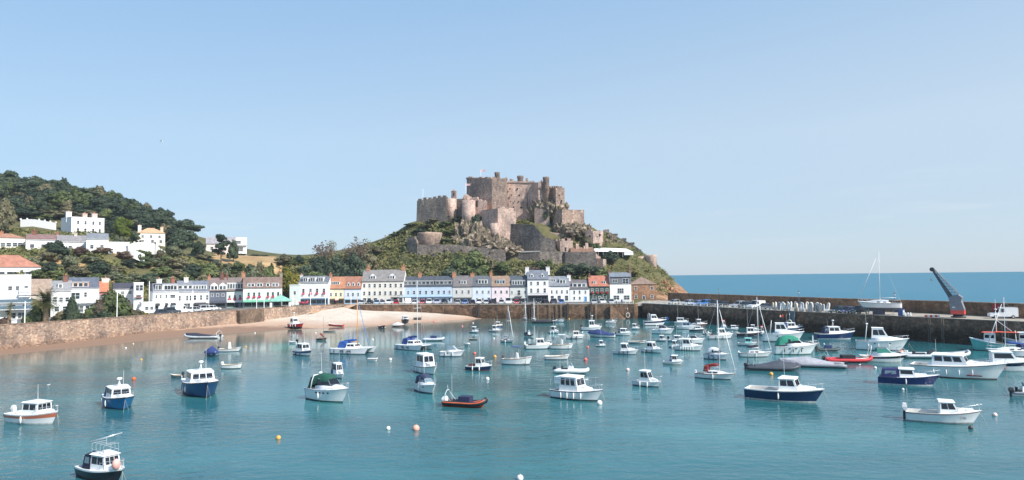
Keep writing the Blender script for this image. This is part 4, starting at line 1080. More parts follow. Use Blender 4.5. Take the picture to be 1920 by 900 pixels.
house(989, 1028.5, 327, 523.5, 507, wall=(242, 242, 242), roof=(112, 118, 128), label='tallest white house with white gable chimneys and an iron balcony', rows=((.5, 1.0, 1.9, [.18, .5, .82]), (.82, 1.0, 1.5, [.18, .5, .82])), dormers=((.22, 1.5, 'gable', 1, 1.5), (.72, 1.5, 'gable', 1, 1.5)), chimneys=((.0, 501.5, 1.8, (236, 230, 224)), (1.0, 501.5, 1.8, (236, 234, 230))), balcony=((52, 52, 56), 3.1, [(.02, .98)]), shop=((70, 72, 78), 2.8))
house(1028.5, 1068, 328, 536, 518.5, wall=(240, 240, 240), roof=(126, 130, 138), label='white house with two unequal dormers and arched ground-floor openings', rows=((.62, .7, 1.5, [.15, .39, .63, .88]), (.22, 1.5, 2.2, [.17, .5, .85])), dormers=((.22, 2.8, 'flat', 3, 1.2, 2.0), (.68, 3.1, 'flat', 2, 2.2, .9)), chimneys=((1.0, 517, 1.7, (238, 238, 236)),))
house(1068.5, 1105, 328, 541, 525, wall=(240, 242, 244), roof=(104, 98, 102), label='low white cottage with a bright blue door', rows=((.72, .75, 1.4, [.22, .5, .8]), (.25, .75, 1.3, [.22, .5])), dormers=((.5, 6.6, 'flat', 3, 2.0, .6),), door=(.8, (70, 140, 200)))
house(1105, 1143, 328, 536.5, 517.5, wall=(48, 80, 70), roof=(176, 112, 92), label='dark green pub with red tiled roof and red flower boxes', rows=((.72, .95, 1.7, [.14, .38, .62, .87]), (.28, 1.4, 1.9, [.25, .75])), dormers=((.28, 1.3, 'flat', 1, 1.4), (.76, 1.3, 'flat', 1, 1.4)), chimneys=((.06, 515.5, 1.0, (120, 96, 84)),), flowers=(186, 42, 48), door=(.5, (40, 60, 56)), cat='pub')
t_, W_, ze_, zr_ = house(1143.5, 1183.5, 328, 519, 511.5, wall=(242, 242, 242), roof=(120, 128, 138), depth=7, label='modern white house with slate-clad top floor and large picture windows', rows=((.83, 2.2, 1.3, [.24]), (.82, 2.6, 2.3, [.74]), (.42, 2.8, 2.2, [.5]), (.14, 2.6, 1.9, [.3, .78])), chimneys=((.02, 508, 1.0, (130, 108, 96)), (1.0, 505, 1.2, (128, 104, 90))))
MB().box(.03, W_ - .03, -.02, .0, ze_ * .68, ze_ - .22).build('cladding', paint((112, 116, 124), .7, .1), t_)
house(1183.5, 1230, 329, 533, 519.5, wall=stone([(150, 116, 94), (176, 140, 114), (134, 106, 90)], scale=1.6, name='brown_granite'), roof=(138, 116, 102), kind='hip', depth=11, label='brown granite house with hipped roof and white porch at the right end', rows=((.76, 1.1, 1.5, [.18, .83]), (.24, 1.1, 1.5, [.18, .83])), door=(.5, (48, 60, 92)))

# ---- left-hand houses above the promenade
def hill_house(px0, px1, Y, pb, pe, pr, rz, **k):
    zb = at_y((px0 + px1) / 2, pb, Y).z
    return house(px0, px1, Y, pe, pr, base=zb, rz=rz, **k)
W2, W3, W1 = (.72, .9, 1.35), (.26, .9, 1.5), (.5, 1.0, 1.4)
hill_house(456, 529, 293, 576, 539.5, 519.5, 20, wall=(240, 240, 226), roof=(132, 110, 102), kind='mansard', depth=9, label='long white pub with brown mansard roof, green trim and pink flower baskets', rows=((.66, .8, 1.6, [.14, .28, .41, .63, .76, .9]),), dormers=((.2, 3.0, 'flat', 2, 1.7, .1), (.42, 2.6, 'flat', 2, 1.7, .1), (.63, 1.6, 'flat', 1, 1.7, .1), (.82, 3.0, 'flat', 2, 1.7, .1)), shop=((54, 66, 62), 2.6), awning=((110, 178, 150), 3.1, [(.0, .98)]), flowers=(222, 84, 118), frame=paint((150, 206, 180), .5), chimneys=((.0, 512, 1.5), (.98, 513, 1.0, (150, 140, 134))), cat='pub')
hill_house(424, 457, 297, 575.5, 545, 521, 20, wall=(214, 234, 222), roof=(120, 108, 104), label='mint-green house with a wide white dormer and pink baskets', rows=((.62, .8, 1.3, [.2, .5, .8]),), dormers=((.5, 6.6, 'flat', 6, 3.0, .4),), shop=((60, 84, 76), 2.5), awning=((230, 236, 230), 2.9, [(.05, .95)]), flowers=(222, 84, 118), chimneys=((.0, 517, 1.1, (120, 80, 70)), ))
hill_house(391.5, 425, 293, 577, 545, 521.5, 24, wall=(92, 100, 116), roof=(122, 106, 104), label='slate-blue house with white upper band and twin white gabled dormers', rows=((.74, .8, 1.2, [.2, .5, .8]),), dormers=((.3, 3.0, 'gable', 2, 2.3, .1), (.78, 3.0, 'gable', 2, 2.3, .1)), shop=((70, 72, 84), 2.5), awning=((70, 74, 86), 2.8, [(.0, 1.0)]), chimneys=((.02, 518, 1.1), (.75, 513.5, 1.6, (110, 76, 66))))
hill_house(362, 392.5, 284, 580, 546.5, 527, 28, label='white house with a wide five-light dormer and a dark awning', roof=(106, 112, 126), rows=((.66, .9, 1.9, [.12, .5, .88]),), dormers=((.42, 5.4, 'flat', 5, 1.9, .8),), shop=((90, 92, 96), 2.5), awning=((60, 62, 68), 2.8, [(.1, .8)]))
hill_house(334, 362.5, 276, 583, 546.5, 527, 32, label='white house with three small dormer windows and white chimneys', roof=(118, 122, 132), rows=((.66, .6, 1.9, [.12, .6, .82]), (.24, 2.2, 2.2, [.6])), dormers=((.16, 1.8, 'flat', 1, 1.6, 1), (.5, 1.8, 'flat', 1, 1.6, 1), (.82, 1.8, 'flat', 1, 1.6, 1)), chimneys=((.6, 521, 1.6, (226, 220, 214)),))
hill_house(287, 335, 262, 587, 546, 531, 36, kind='mansard', roof=(122, 126, 138), depth=9, label='broad white house with small shaded windows and black door canopies', rows=((.76, .55, 1.1, [.13, .3, .52]), (.76, 1.7, 1.1, [.77]), (.2, .9, 2.2, [.16, .52, .78])), dormers=((.2, 2.4, 'slate', 2, 2.6, .1), (.62, 4.6, 'flat', 1, 2.4, .1), (.86, 1.8, 'flat', 1, 2.2, .1)), awning=((52, 54, 60), 3.7, [(.1, .26), (.48, .58), (.7, .88)]), chimneys=((.3, 524, 1.8, (226, 220, 214)), (.85, 523, 1.3, (150, 96, 80))))
hill_house(251, 269, 262, 585, 531, 529, 30, kind='flat', depth=9, label='narrow white tower-like house with tall paired windows', rows=((.84, 1.2, 2.0, [.4, .75]), (.52, 1.6, 1.4, [.5])), balcony=((160, 100, 96), 5.6, [(.1, .95)]))
hill_house(266, 290, 258, 588, 568, 563, 36, kind='flat', depth=5, label='low white annexe beside the broad white house', rows=((.5, 1.0, 1.1, [.4, .8]),))
hill_house(212, 252, 266, 582, 541.5, 531, 30, label='low white cottage with a dark slate roof behind the bushy tree', roof=(70, 70, 80), rows=((.82, 1.2, 1.0, [.45, .8]),))
hill_house(199, 238, 276, 575, 540, 527.5, 30, wall=(226, 218, 206), label='house with a bright orange-red tiled roof between two chimneys', roof=(182, 110, 90), rows=((.6, 1.0, 1.3, 3),), chimneys=((.0, 524, 2.6, (216, 208, 200)),))
hill_house(160, 204, 258, 580, 547, 528, 31, wall=(158, 104, 92), label='brick house with a faded orange roof', roof=(188, 118, 88), rows=((.7, 1.1, 1.4, [.3, .7]),), depth=10, chimneys=((.85, 522.5, 2.4, (214, 206, 198)),))
hill_house(129, 186, 246, 592, 540, 521, 33, label='white house with blue-glazed dormers, orange panels and a glass balcony', roof=(92, 98, 112), rows=((.72, 2.6, 2.2, [.22]), (.76, .8, 1.6, [.55]), (.24, 2.6, 2.2, [.35, .7])), dormers=((.3, 6.6, 'flat', 4, 2.0, .3, (206, 140, 100)),), balcony=((190, 200, 206), 4.5, [(.0, .95)]), depth=9.5)
hill_house(96, 134, 238, 594, 545, 527, 33, label='white gabled house with grey slate roof and small skylight dormer', roof=(140, 140, 142), rows=((.66, 1.0, 1.4, [.2, .5, .8]), (.3, 1.2, 1.6, [.3, .7])), dormers=((.45, 1.5, 'flat', 1, 1.8),), chimneys=((.7, 518, 1.4, (130, 90, 80)),))
hill_house(58, 97, 244, 590, 552, 524, 34, wall=(214, 206, 196), label='house with a grey-brown roof and timber verandah beside the tall white block', roof=(158, 138, 122), rows=((.5, 1.8, 1.4, [.3, .7]),), balcony=((150, 140, 132), 4.2, [(.0, 1.0)]), depth=11)
hill_house(-75, 76, 252, 536, 501, 478, 37, wall=(226, 232, 240), kind='hip', roof=(172, 118, 98), depth=14, label='white house with a broad hipped orange roof behind the tall white block', rows=((.62, 1.7, 1.8, [.5, .6, .68, .76, .82]), (.7, 1.2, 1.2, [.94])), cat='house')
t_, W_, ze_, zr_ = hill_house(-60, 58, 218, 603, 517, 515, 38, wall=(244, 244, 244), kind='flat', depth=14, label='tall bright white block of flats at the left edge with balconies', rows=((.42, .9, 1.0, [.62, .7]), (.3, 1.0, 1.2, [.72, .9]), (.22, .9, 1.0, [.62]), (.72, 1.0, 1.2, [.66, .78, .92]), (.1, 2.0, 1.8, [.7, .86])), balcony=((210, 210, 212), 8.2, [(.78, 1.0)]), cat='flats')
for z0, z1, yy in ((3.4, 3.6, -2.6), (5.6, 5.75, -1.4)):
    MB().box(W_ * .45, W_ + .5, yy, -.003, z0, z1).build('terrace', paint((224, 226, 228), .6), t_)
    gp = MB().box(W_ * .45, W_ + .5, yy, yy + .05, z1, z1 + 1.05).build('glass_balustrade', GLB, t_)
MB().box(W_ * .8, W_ * .98, -.9, -.0, 7.4, 10.4).build('bay', paint((214, 220, 232), .6), t_)

# ---- houses on the hillside
hill_house(131, 193, 338, 441, 409, 405.5, 52, wall=(246, 246, 246), kind='flat', depth=13, label='grand white villa standing highest on the wooded slope', rows=((.74, .9, 1.6, [.2, .42, .66, .86]), (.3, 1.0, 2.0, [.2, .42, .66, .86])), chimneys=((.06, 400.5, 2.4, (240, 240, 238)), (.55, 402, 2, (200, 170, 160)), (.85, 401, 2.4, (200, 176, 168))), cat='villa')
hill_house(-20, 45, 300, 470, 446, 438, 36, wall=(236, 228, 216), kind='hip', roof=(166, 122, 100), depth=10, label='bungalow with a tiled orange hipped roof at the left edge of the hillside row', rows=((.5, 1.6, 1.5, [.35, .52, .7, .85]),), chimneys=((.3, 436, 1.4),))
hill_house(46, 106, 300, 471, 449, 440, 34, roof=(132, 104, 100), label='white hillside house with a long brown-grey roof', rows=((.45, 1.5, 1.5, [.2, .55, .8]),), chimneys=((.25, 434, 1.4, (130, 84, 74)), (.99, 437, 1.3, (150, 110, 96))))
hill_house(104, 168, 304, 472, 453, 442, 32, roof=(136, 132, 134), label='white hillside house with pale grey slate roof and low windows', rows=((.45, 1.3, 1.3, [.2, .4, .75]),), chimneys=((.55, 438, 1.2, (200, 190, 180)),))
hill_house(160, 202, 300, 472, 448, 438, 32, roof=(124, 128, 134), label='white gable-fronted house below the grand villa', rows=((.4, 1.2, 1.5, [.25, .7]),), depth=10)
hill_house(196, 241, 305, 483, 455, 453, 31, kind='flat', depth=7, wall=(246, 246, 246), label='white terrace house with a scalloped parapet stepping down the hill', rows=((.3, 1.6, 1.6, [.25, .55]),))
hill_house(255, 308, 345, 458, 437, 427.5, 30, wall=(244, 234, 216), kind='hip', roof=(206, 164, 128), depth=10, label='cream house with a tan hipped roof and two white chimneys', rows=((.7, 1.0, 1.2, [.2, .5, .8]), (.28, 1.2, 1.3, [.2, .55, .85])), chimneys=((.1, 424, 1.5, (240, 234, 226)), (.9, 426.5, 1.3, (226, 196, 176))))
hill_house(385, 441, 385, 474, 457, 445, 22, wall=(214, 204, 200), roof=(152, 148, 152), label='grey-roofed house beside the tall pine on the ridge', rows=((.5, 1.4, 1.6, [.2, .5, .8]),))
hill_house(420, 462, 400, 474, 446, 443, 22, kind='flat', depth=12, wall=(244, 244, 242), label='modern white flat-roofed building on the far ridge', rows=((.7, 3.0, 1.8, [.25, .6]), (.25, 3.0, 2.2, [.3, .7])), balcony=((190, 196, 200), 4.5, [(.3, 1.0)]))
def garden_wall(pts, h, label, th=.5, pil=0):
    m = MB(); P = [at_y(*p) for p in pts]
    for a, b2 in zip(P[:-1], P[1:]):
        m.hexa([(a.x, a.y, a.z - 1.5), (b2.x, b2.y, b2.z - 1.5), (b2.x, b2.y + th, b2.z - 1.5), (a.x, a.y + th, a.z - 1.5)], [(a.x, a.y, a.z + h), (b2.x, b2.y, b2.z + h), (b2.x, b2.y + th, b2.z + h), (a.x, a.y + th, a.z + h)])
        if pil:
            n = int((b2 - a).length / pil)
            for k in range(n + 1):
                c = a.lerp(b2, k / max(1, n)); m.obox((c.x, c.y + th / 2, c.z + h - .1), .55, th + .1, .75)
    o = P[0]; m.v = [(x - o.x, y - o.y, z - o.z) for x, y, z in m.v]
    tag(m.build('garden_wall', paint((242, 240, 236), .8, .06), loc=o), label, 'wall')
garden_wall([(240, 473, 308), (262, 468, 316), (290, 471, 324), (300, 480, 330), (309, 486, 330)], 3.6, 'high white garden wall stepping down the slope right of the white terrace house', pil=3)
garden_wall([(38, 420, 345), (62, 419, 345), (104, 426, 345)], 2.2, 'white scalloped garden wall running left of the grand villa', pil=2.4)
garden_wall([(240, 474, 306), (255, 480, 306), (270, 486, 308)], 2.2, 'lower white retaining wall below the stepped garden wall')
# ---- green pavilion roofed shelter on the promenade
c0 = at_y(526, 574, 283)
t = thing('pavilion', 'open promenade shelter with a faded green pyramid roof', 'shelter', (c0.x, c0.y, ZQ), R(18))
hw = 4.5; ze = at_y(526, 563.5, 283).z - ZQ; zt = at_y(529, 552.5, 283).z - ZQ
MB().add([(-hw, -hw, ze), (hw, -hw, ze), (hw, hw, ze), (-hw, hw, ze), (0, 0, zt), (-hw, -hw, ze - .25), (hw, -hw, ze - .25), (hw, hw, ze - .25), (-hw, hw, ze - .25)], [(0, 1, 4), (1, 2, 4), (2, 3, 4), (3, 0, 4), (5, 8, 7, 6), (0, 5, 6, 1), (1, 6, 7, 2), (2, 7, 8, 3), (3, 8, 5, 0)]).build('roof', roofing((134, 184, 168)), t)
for sx in (-1, 1):
    for sy in (-1, 1): MB().box(sx * 3.6 - .45, sx * 3.6 + .45, sy * 3.6 - .45, sy * 3.6 + .45, -.2, ze - .3).build('pillar', paint((232, 230, 224), .8), t)
MB().box(-2, 2, -.3, .3, 0, .5).box(-2, 2, .2, .3, .5, 1.0).build('bench', paint((120, 90, 70), .7), t)
MB().rev([(.25, 0), (.1, .5), (.02, .9)], (0, 0, zt - .1), 8).build('finial', paint((120, 130, 126), .6), t)
# ================================================================ vegetation
F_DARK = foliage('dark_foliage', (46, 58, 48), (68, 82, 64), (98, 110, 86))
F_MID = foliage('green_foliage', (66, 78, 50), (96, 108, 66), (128, 134, 88))
F_OLIVE = foliage('olive_foliage', (84, 84, 64), (112, 108, 82), (142, 134, 104))
F_YEL = foliage('yellow_green_foliage', (90, 92, 34), (132, 124, 48), (168, 150, 66))
F_GREY = foliage('grey_green_foliage', (74, 80, 60), (104, 110, 84), (138, 140, 110))
F_BROWN = foliage('russet_foliage', (82, 68, 62), (110, 92, 82), (136, 116, 100))
F_GRASS = foliage('bright_scrub', (86, 92, 54), (118, 118, 72), (152, 142, 96), .15)
bark = paint((92, 78, 66), .9, .25, 3)
bark_pale = paint((150, 134, 118), .9, .2, 3)

def leaf_cloud(seed, n, lobes, leaf=.045, core=True, drop=.0):
    """crown of small leaf clumps; unit size: z 0..1, radius ~.5"""
    r = random.Random(seed); m = MB()
    for (cx, cy, cz, rx, rz) in lobes:
        k = int(n * rx * rx * 4)
        for _ in range(k):
            u, a = r.uniform(-.55, 1), r.uniform(0, 6.2832)
            s = math.sqrt(max(0, 1 - u * u)); d = Vector((s * math.cos(a), s * math.sin(a), u))
            f = 1 + .32 * mnoise.noise(Vector((d.x * 3 + seed, d.y * 3, d.z * 3 + cx * 9))) - abs(r.gauss(0, .10))
            p = Vector((cx + d.x * rx * f, cy + d.y * rx * f, cz + d.z * rz * f))
            nrm = (d + Vector((r.gauss(0, .45), r.gauss(0, .45), r.gauss(0, .4)))).normalized()
            t1 = nrm.orthogonal().normalized(); t2 = nrm.cross(t1)
            q = r.uniform(0, 6.28); t1, t2 = t1 * math.cos(q) + t2 * math.sin(q), t2 * math.cos(q) - t1 * math.sin(q)
            L = leaf * r.uniform(.6, 1.5)
            m.add([p - t1 * L - t2 * L * .6, p + t1 * L * .9 - t2 * L * .7, p + t1 * L + t2 * L * .6, p - t1 * L * .7 + t2 * L * .8], [(0, 1, 2, 3)])
        if core:
            m.ell((cx, cy, cz), rx * .74, rx * .74, rz * .74, 8, 6)
    return m
def lobes_round(seed, k=9, flat=1.0):
    r = random.Random(seed); L = [(0, 0, .52, .32, .34)]
    for i in range(k):
        a = 6.2832 * i / k + r.uniform(-.3, .3); q = r.uniform(.18, .33); z = r.uniform(.25, .78)
        q *= 1.0 - max(0, z - .55) * 1.1
        L.append((q * math.cos(a), q * math.sin(a), z, r.uniform(.14, .24), r.uniform(.13, .22) * flat))
    L.append((r.uniform(-.1, .1), r.uniform(-.1, .1), .8, .2, .19))
    return L
PROTO = {}
def proto(kind, i):
    key = (kind, i)
    if key in PROTO: return PROTO[key]
    s = i * 17 + 3
    if kind == 'round': m = leaf_cloud(s, 640, lobes_round(s), .036)
    elif kind == 'bush': m = leaf_cloud(s, 520, [(x, y, z * .8 + .0, rx, rz * .95) for x, y, z, rx, rz in lobes_round(s, 8)], .042)
    elif kind == 'sparse': m = leaf_cloud(s, 170, lobes_round(s, 10), .024, core=False)
    elif kind == 'cone': m = leaf_cloud(s, 520, [(0, 0, .1 + .85 * q, .5 * (1 - q) ** .62 + .05, .16) for q in (0, .14, .28, .42, .56, .7, .84, .95)], .035)
    elif kind == 'pine': 
        r = random.Random(s); L = []
        for q in range(9):
            z = .38 + .58 * q / 8; a = r.uniform(0, 6.28); o = r.uniform(.12, .3) * (1.1 - .7 * q / 8)
            L.append((o * math.cos(a), o * math.sin(a), z, r.uniform(.14, .22), .075))
        L.append((0, 0, .9, .2, .08)); m = leaf_cloud(s, 620, L, .03)
    PROTO[key] = m.mesh(kind + '_crown', F_MID)
    return PROTO[key]
def trunk_mesh(kind):
    key = ('trunk', kind)
    if key in PROTO: return PROTO[key]
    m = MB(); r = random.Random(5)
    if kind == 'sparse':
        m.tube((0, 0, -.1), (.01, 0, .3), .022, .016, 7)
        def br(p, d, L, rad, lev):
            e = p + d * L; m.tube(p, e, rad, rad * .6, 5)
            if lev:
                for _ in range(3):
                    nd_ = (d + Vector((r.uniform(-.7, .7), r.uniform(-.7, .7), r.uniform(-.1, .5)))).normalized()
                    br(p.lerp(e, r.uniform(.5, 1)), nd_, L * r.uniform(.55, .8), rad * .55, lev - 1)
        for _ in range(6):
            br(Vector((.01, 0, r.uniform(.15, .32))), Vector((r.uniform(-.7, .7), r.uniform(-.7, .7), 1)).normalized(), .27, .013, 3)
    else:
        m.tube((0, 0, -.15), (.01, .0, .5), .035, .02, 7)
        for _ in range(5):
            a = r.uniform(0, 6.28); m.tube((.005, 0, r.uniform(.15, .4)), (.25 * math.cos(a), .25 * math.sin(a), r.uniform(.5, .75)), .016, .006, 5)
    PROTO[key] = m.mesh('trunk', bark)
    return PROTO[key]
TREE_N = [0]
def set_mat(o, m):
    o.material_slots[0].link = 'OBJECT'; o.material_slots[0].material = m
def tree(px, pt, Y, wpx, kind='round', mat=None, label='', group=None, cat='tree', name=None, zb=None, yw=None, tr=None):
    """tree whose top shows at row pt, crown wpx wide in the picture"""
    TREE_N[0] += 1
    x = kx(px) * Y; z0 = T(x, Y) if zb is None else zb
    h = max(1.5, at_y(px, pt, Y).z - z0); w_ = wpx / FPX * Y
    shrub = kind == 'bush'
    t = thing(name or ('shrub' if shrub else 'tree'), label, 'shrub' if shrub and cat == 'tree' else cat, (x, Y, z0), rnd.uniform(0, 6.28), group)
    me = proto(kind, TREE_N[0] % 4)
    c = bpy.data.objects.new('crown', me); COL.objects.link(c); c.parent = t
    c.scale = (w_, (yw or w_), h); set_mat(c, mat or F_MID)
    b_ = bpy.data.objects.new('trunk', trunk_mesh('sparse' if kind == 'sparse' else 'plain')); COL.objects.link(b_); b_.parent = t
    b_.scale = (w_, w_, h)
    set_mat(b_, tr or bark)
    return t

# --- wood on the left hilltop: rows of crowns up to the skyline
SKY = [(-40, 316), (0, 320), (30, 321), (60, 331), (90, 333), (112, 329), (130, 346), (160, 345), (185, 350), (215, 362), (240, 372), (262, 377), (285, 377), (305, 392), (325, 400), (345, 412), (362, 428)]
def sky_y(px): return float(np.interp(px, [p[0] for p in SKY], [p[1] for p in SKY]))
WOODG = 'trees of the hilltop wood'
for ri, (Y, drop, x0, x1, step) in enumerate([(438, 1, -230, 365, 19), (418, 13, -230, 350, 23), (402, 28, -230, 330, 24), (388, 44, -230, 300, 25), (374, 58, -230, 250, 27), (362, 72, -230, 82, 27), (366, 66, 206, 320, 25), (338, 96, -230, -24, 34), (312, 124, -230, -40, 36), (284, 152, -230, -70, 40)]):
    px = x0
    while px < x1:
        q = px + rnd.uniform(-7, 7); w_ = rnd.choice((28, 36, 44, 52, 64)) * rnd.uniform(.9, 1.1)
        top = sky_y(q) + drop + rnd.uniform(-11, 10)
        if ri == 0: top = sky_y(q) + rnd.uniform(-2, 8)
        mt, lb = rnd.choice([(F_DARK, 'dark green'), (F_DARK, 'dark green'), (F_DARK, 'dark green'), (F_OLIVE, 'olive-brown'), (F_MID, 'mid-green')])
        where = ['on the skyline of', 'just below the skyline of', 'in the middle of', 'in the lower half of', 'at the lower edge of', 'left of the villa in', 'right of the villa in', 'at the far left end of', 'at the far left end of', 'at the far left end of'][ri]
        tree(q, top, Y, w_, 'round', mt, f'{lb} broad tree {where} the hilltop wood', WOODG)
        px += step * rnd.uniform(.85, 1.15)
tree(6, 372, 330, 46, 'round', F_OLIVE, 'yellowish-olive tree at the left edge above the bungalow')
tree(27, 434, 318, 20, 'bush', F_MID, 'green bush on the bank right above the orange-roofed bungalow')
tree(226, 406, 336, 38, 'round', foliage('lime_foliage', (70, 84, 30), (104, 116, 44), (140, 146, 66)), 'bright lime-green round tree right of the grand white villa')
tree(205, 416, 342, 24, 'round', F_DARK, 'dark tree close to the right corner of the grand villa')
tree(341, 427, 340, 60, 'round', F_DARK, 'large dark conifer standing right of the cream tan-roofed house')
tree(372, 452, 352, 30, 'round', F_DARK, 'dark rounded tree between the large conifer and the ridge pine')
tree(414, 441, 345, 40, 'pine', F_DARK, 'tall umbrella pine with a bare trunk on the edge of the dry field', tr=bark)
tree(437, 450, 352, 24, 'round', F_DARK, 'dark bushy tree just right of the umbrella pine')
tree(105, 451, 288, 48, 'round', F_DARK, 'dark evergreen in front of the white hillside row')
for i, (px, pt, Y, w_, m_, lb) in enumerate([
    (88, 466, 284, 40, F_OLIVE, 'olive bush left of the dark evergreen'), (128, 478, 282, 38, F_GREY, 'grey-green bush right of the dark evergreen'), (150, 462, 296, 34, F_BROWN, 'russet tree under the grey-slate hillside house'),
    (192, 461, 300, 38, F_BROWN, 'purple-brown tree in front of the white gable-fronted house'), (232, 470, 304, 34, F_BROWN, 'brown bush below the white terrace house'), (262, 468, 310, 40, F_MID, 'green palm-like bush below the stepped white wall'),
    (288, 480, 312, 36, F_GREY, 'grey-green shrub at the foot of the stepped white wall'), (312, 478, 318, 34, F_MID, 'green shrub right of the stepped white wall'), (170, 480, 292, 34, F_GREY, 'pale feathery bush in the middle of the left slope'),
    (60, 478, 272, 40, F_GREY, 'grey shrub above the orange hipped roof'), (185, 488, 284, 50, F_DARK, 'dark broad tree left of the upper dry field'), (150, 500, 278, 46, F_OLIVE, 'olive thicket above the grey-roofed houses'),
    (210, 494, 290, 44, F_OLIVE, 'olive tree at the left end of the dry field'), (110, 506, 268, 44, F_MID, 'green hedge tree behind the white gabled house'), (250, 512, 288, 44, F_GREY, 'grey-green tree above the orange-red roof'),
    (280, 507, 292, 48, F_DARK, 'dark tree above the narrow white house'), (305, 498, 300, 44, F_MID, 'mid-green tree right of the lower dry field'), (335, 482, 314, 52, F_OLIVE, 'big olive tree above the broad white house'),
    (362, 488, 314, 50, F_DARK, 'big dark tree in the hedge above the white dormered houses'), (392, 494, 316, 46, F_MID, 'mid-green tree in the hedge left of the umbrella pine foot'), (420, 498, 318, 44, F_GREY, 'grey-green tree in the hedge above the twin-gabled house'),
    (448, 500, 320, 44, F_OLIVE, 'olive tree in the hedge above the mint-green house'), (476, 500, 322, 40, F_GREY, 'grey-green tree in the hedge above the long pub roof'), (500, 502, 326, 34, F_MID, 'last green tree of the hedge before the earth path'),
    (320, 512, 296, 40, F_GREY, 'low grey-green tree behind the white house chimneys'), (350, 512, 300, 40, F_MID, 'low green tree behind the three-dormer house'), (380, 512, 304, 40, F_OLIVE, 'low olive tree behind the wide-dormer house'), (230, 520, 282, 34, F_MID, 'low green tree behind the orange-red roof'),
    (462, 514, 314, 40, F_DARK, 'dark low tree behind the long pub chimneys'), (492, 512, 318, 34, F_OLIVE, 'olive low tree behind the long pub roof')]):
    tree(px, pt, Y, w_, 'round' if i % 3 else 'bush', m_, lb)
for i, (px, pt, w_) in enumerate([(404, 490, 30), (428, 493, 24), (447, 489, 32), (470, 494, 26), (488, 490, 30), (508, 494, 22)]):
    tree(px, pt, 334, w_, 'round', (F_DARK, F_OLIVE, F_MID)[i % 3], ('dark', 'olive', 'green')[i % 3] + ' hedge tree along the front edge of the ridge field, ' + ('leftmost', 'second from left', 'left of centre', 'right of centre', 'second from right', 'rightmost')[i])
for i, (px, pt, w_, lb) in enumerate([(360, 470, 26, 'left part'), (452, 477, 22, 'middle'), (478, 476, 26, 'right part'), (496, 479, 18, 'far right end')]):
    tree(px, pt, 402, w_, 'bush', F_DARK, f'dark hedge clump on the ridge, {lb} of the skyline hedge')
for i, (px, pt, Y, w_) in enumerate([(70, 448, 312, 22), (118, 444, 316, 24), (150, 440, 322, 22), (218, 440, 326, 30), (240, 446, 328, 26), (250, 434, 342, 24), (300, 462, 322, 26), (325, 458, 330, 34), (268, 486, 306, 34), (242, 486, 300, 30), (140, 492, 280, 34), (215, 508, 284, 40), (180, 508, 278, 40), (95, 490, 270, 34), (330, 500, 306, 40), (290, 518, 290, 36), (70, 500, 262, 30), (125, 516, 262, 34), (380, 474, 350, 30)]):
    tree(px, pt, Y, w_, 'round' if i % 2 else 'bush', (F_MID, F_DARK, F_OLIVE, F_GREY)[i % 4], ('green', 'dark', 'olive', 'grey-green')[i % 4] + ' garden tree among the hillside houses', 'garden trees on the left slope')
tree(534, 476, 358, 36, 'round', F_OLIVE, 'olive tree right of the earth path on the saddle skyline')
tree(538, 500, 332, 44, 'round', F_YEL, 'yellow-green tree behind the long white pub')
tree(556, 512, 334, 34, 'round', F_YEL, 'smaller yellow-green tree behind the mint flat-topped house')
tree(560, 478, 362, 22, 'round', F_DARK, 'small dark tree alone on the saddle skyline')
tree(548, 486, 360, 30, 'bush', F_MID, 'green bush on the saddle beside the small dark tree')
tree(606, 451, 368, 52, 'sparse', F_BROWN, 'tall thin-leaved bare tree on the skyline, left one', tr=bark_pale)
tree(620, 449, 370, 30, 'sparse', F_OLIVE, 'slender thin-leaved tree right behind the left bare tree', tr=bark_pale)
tree(664, 443, 368, 52, 'sparse', F_BROWN, 'tall pinkish bare tree on the skyline left of the castle mount', tr=bark_pale)
tree(682, 446, 372, 50, 'sparse', F_OLIVE, 'wide thin-leaved tree on the skyline next to the pinkish bare tree', tr=bark_pale)
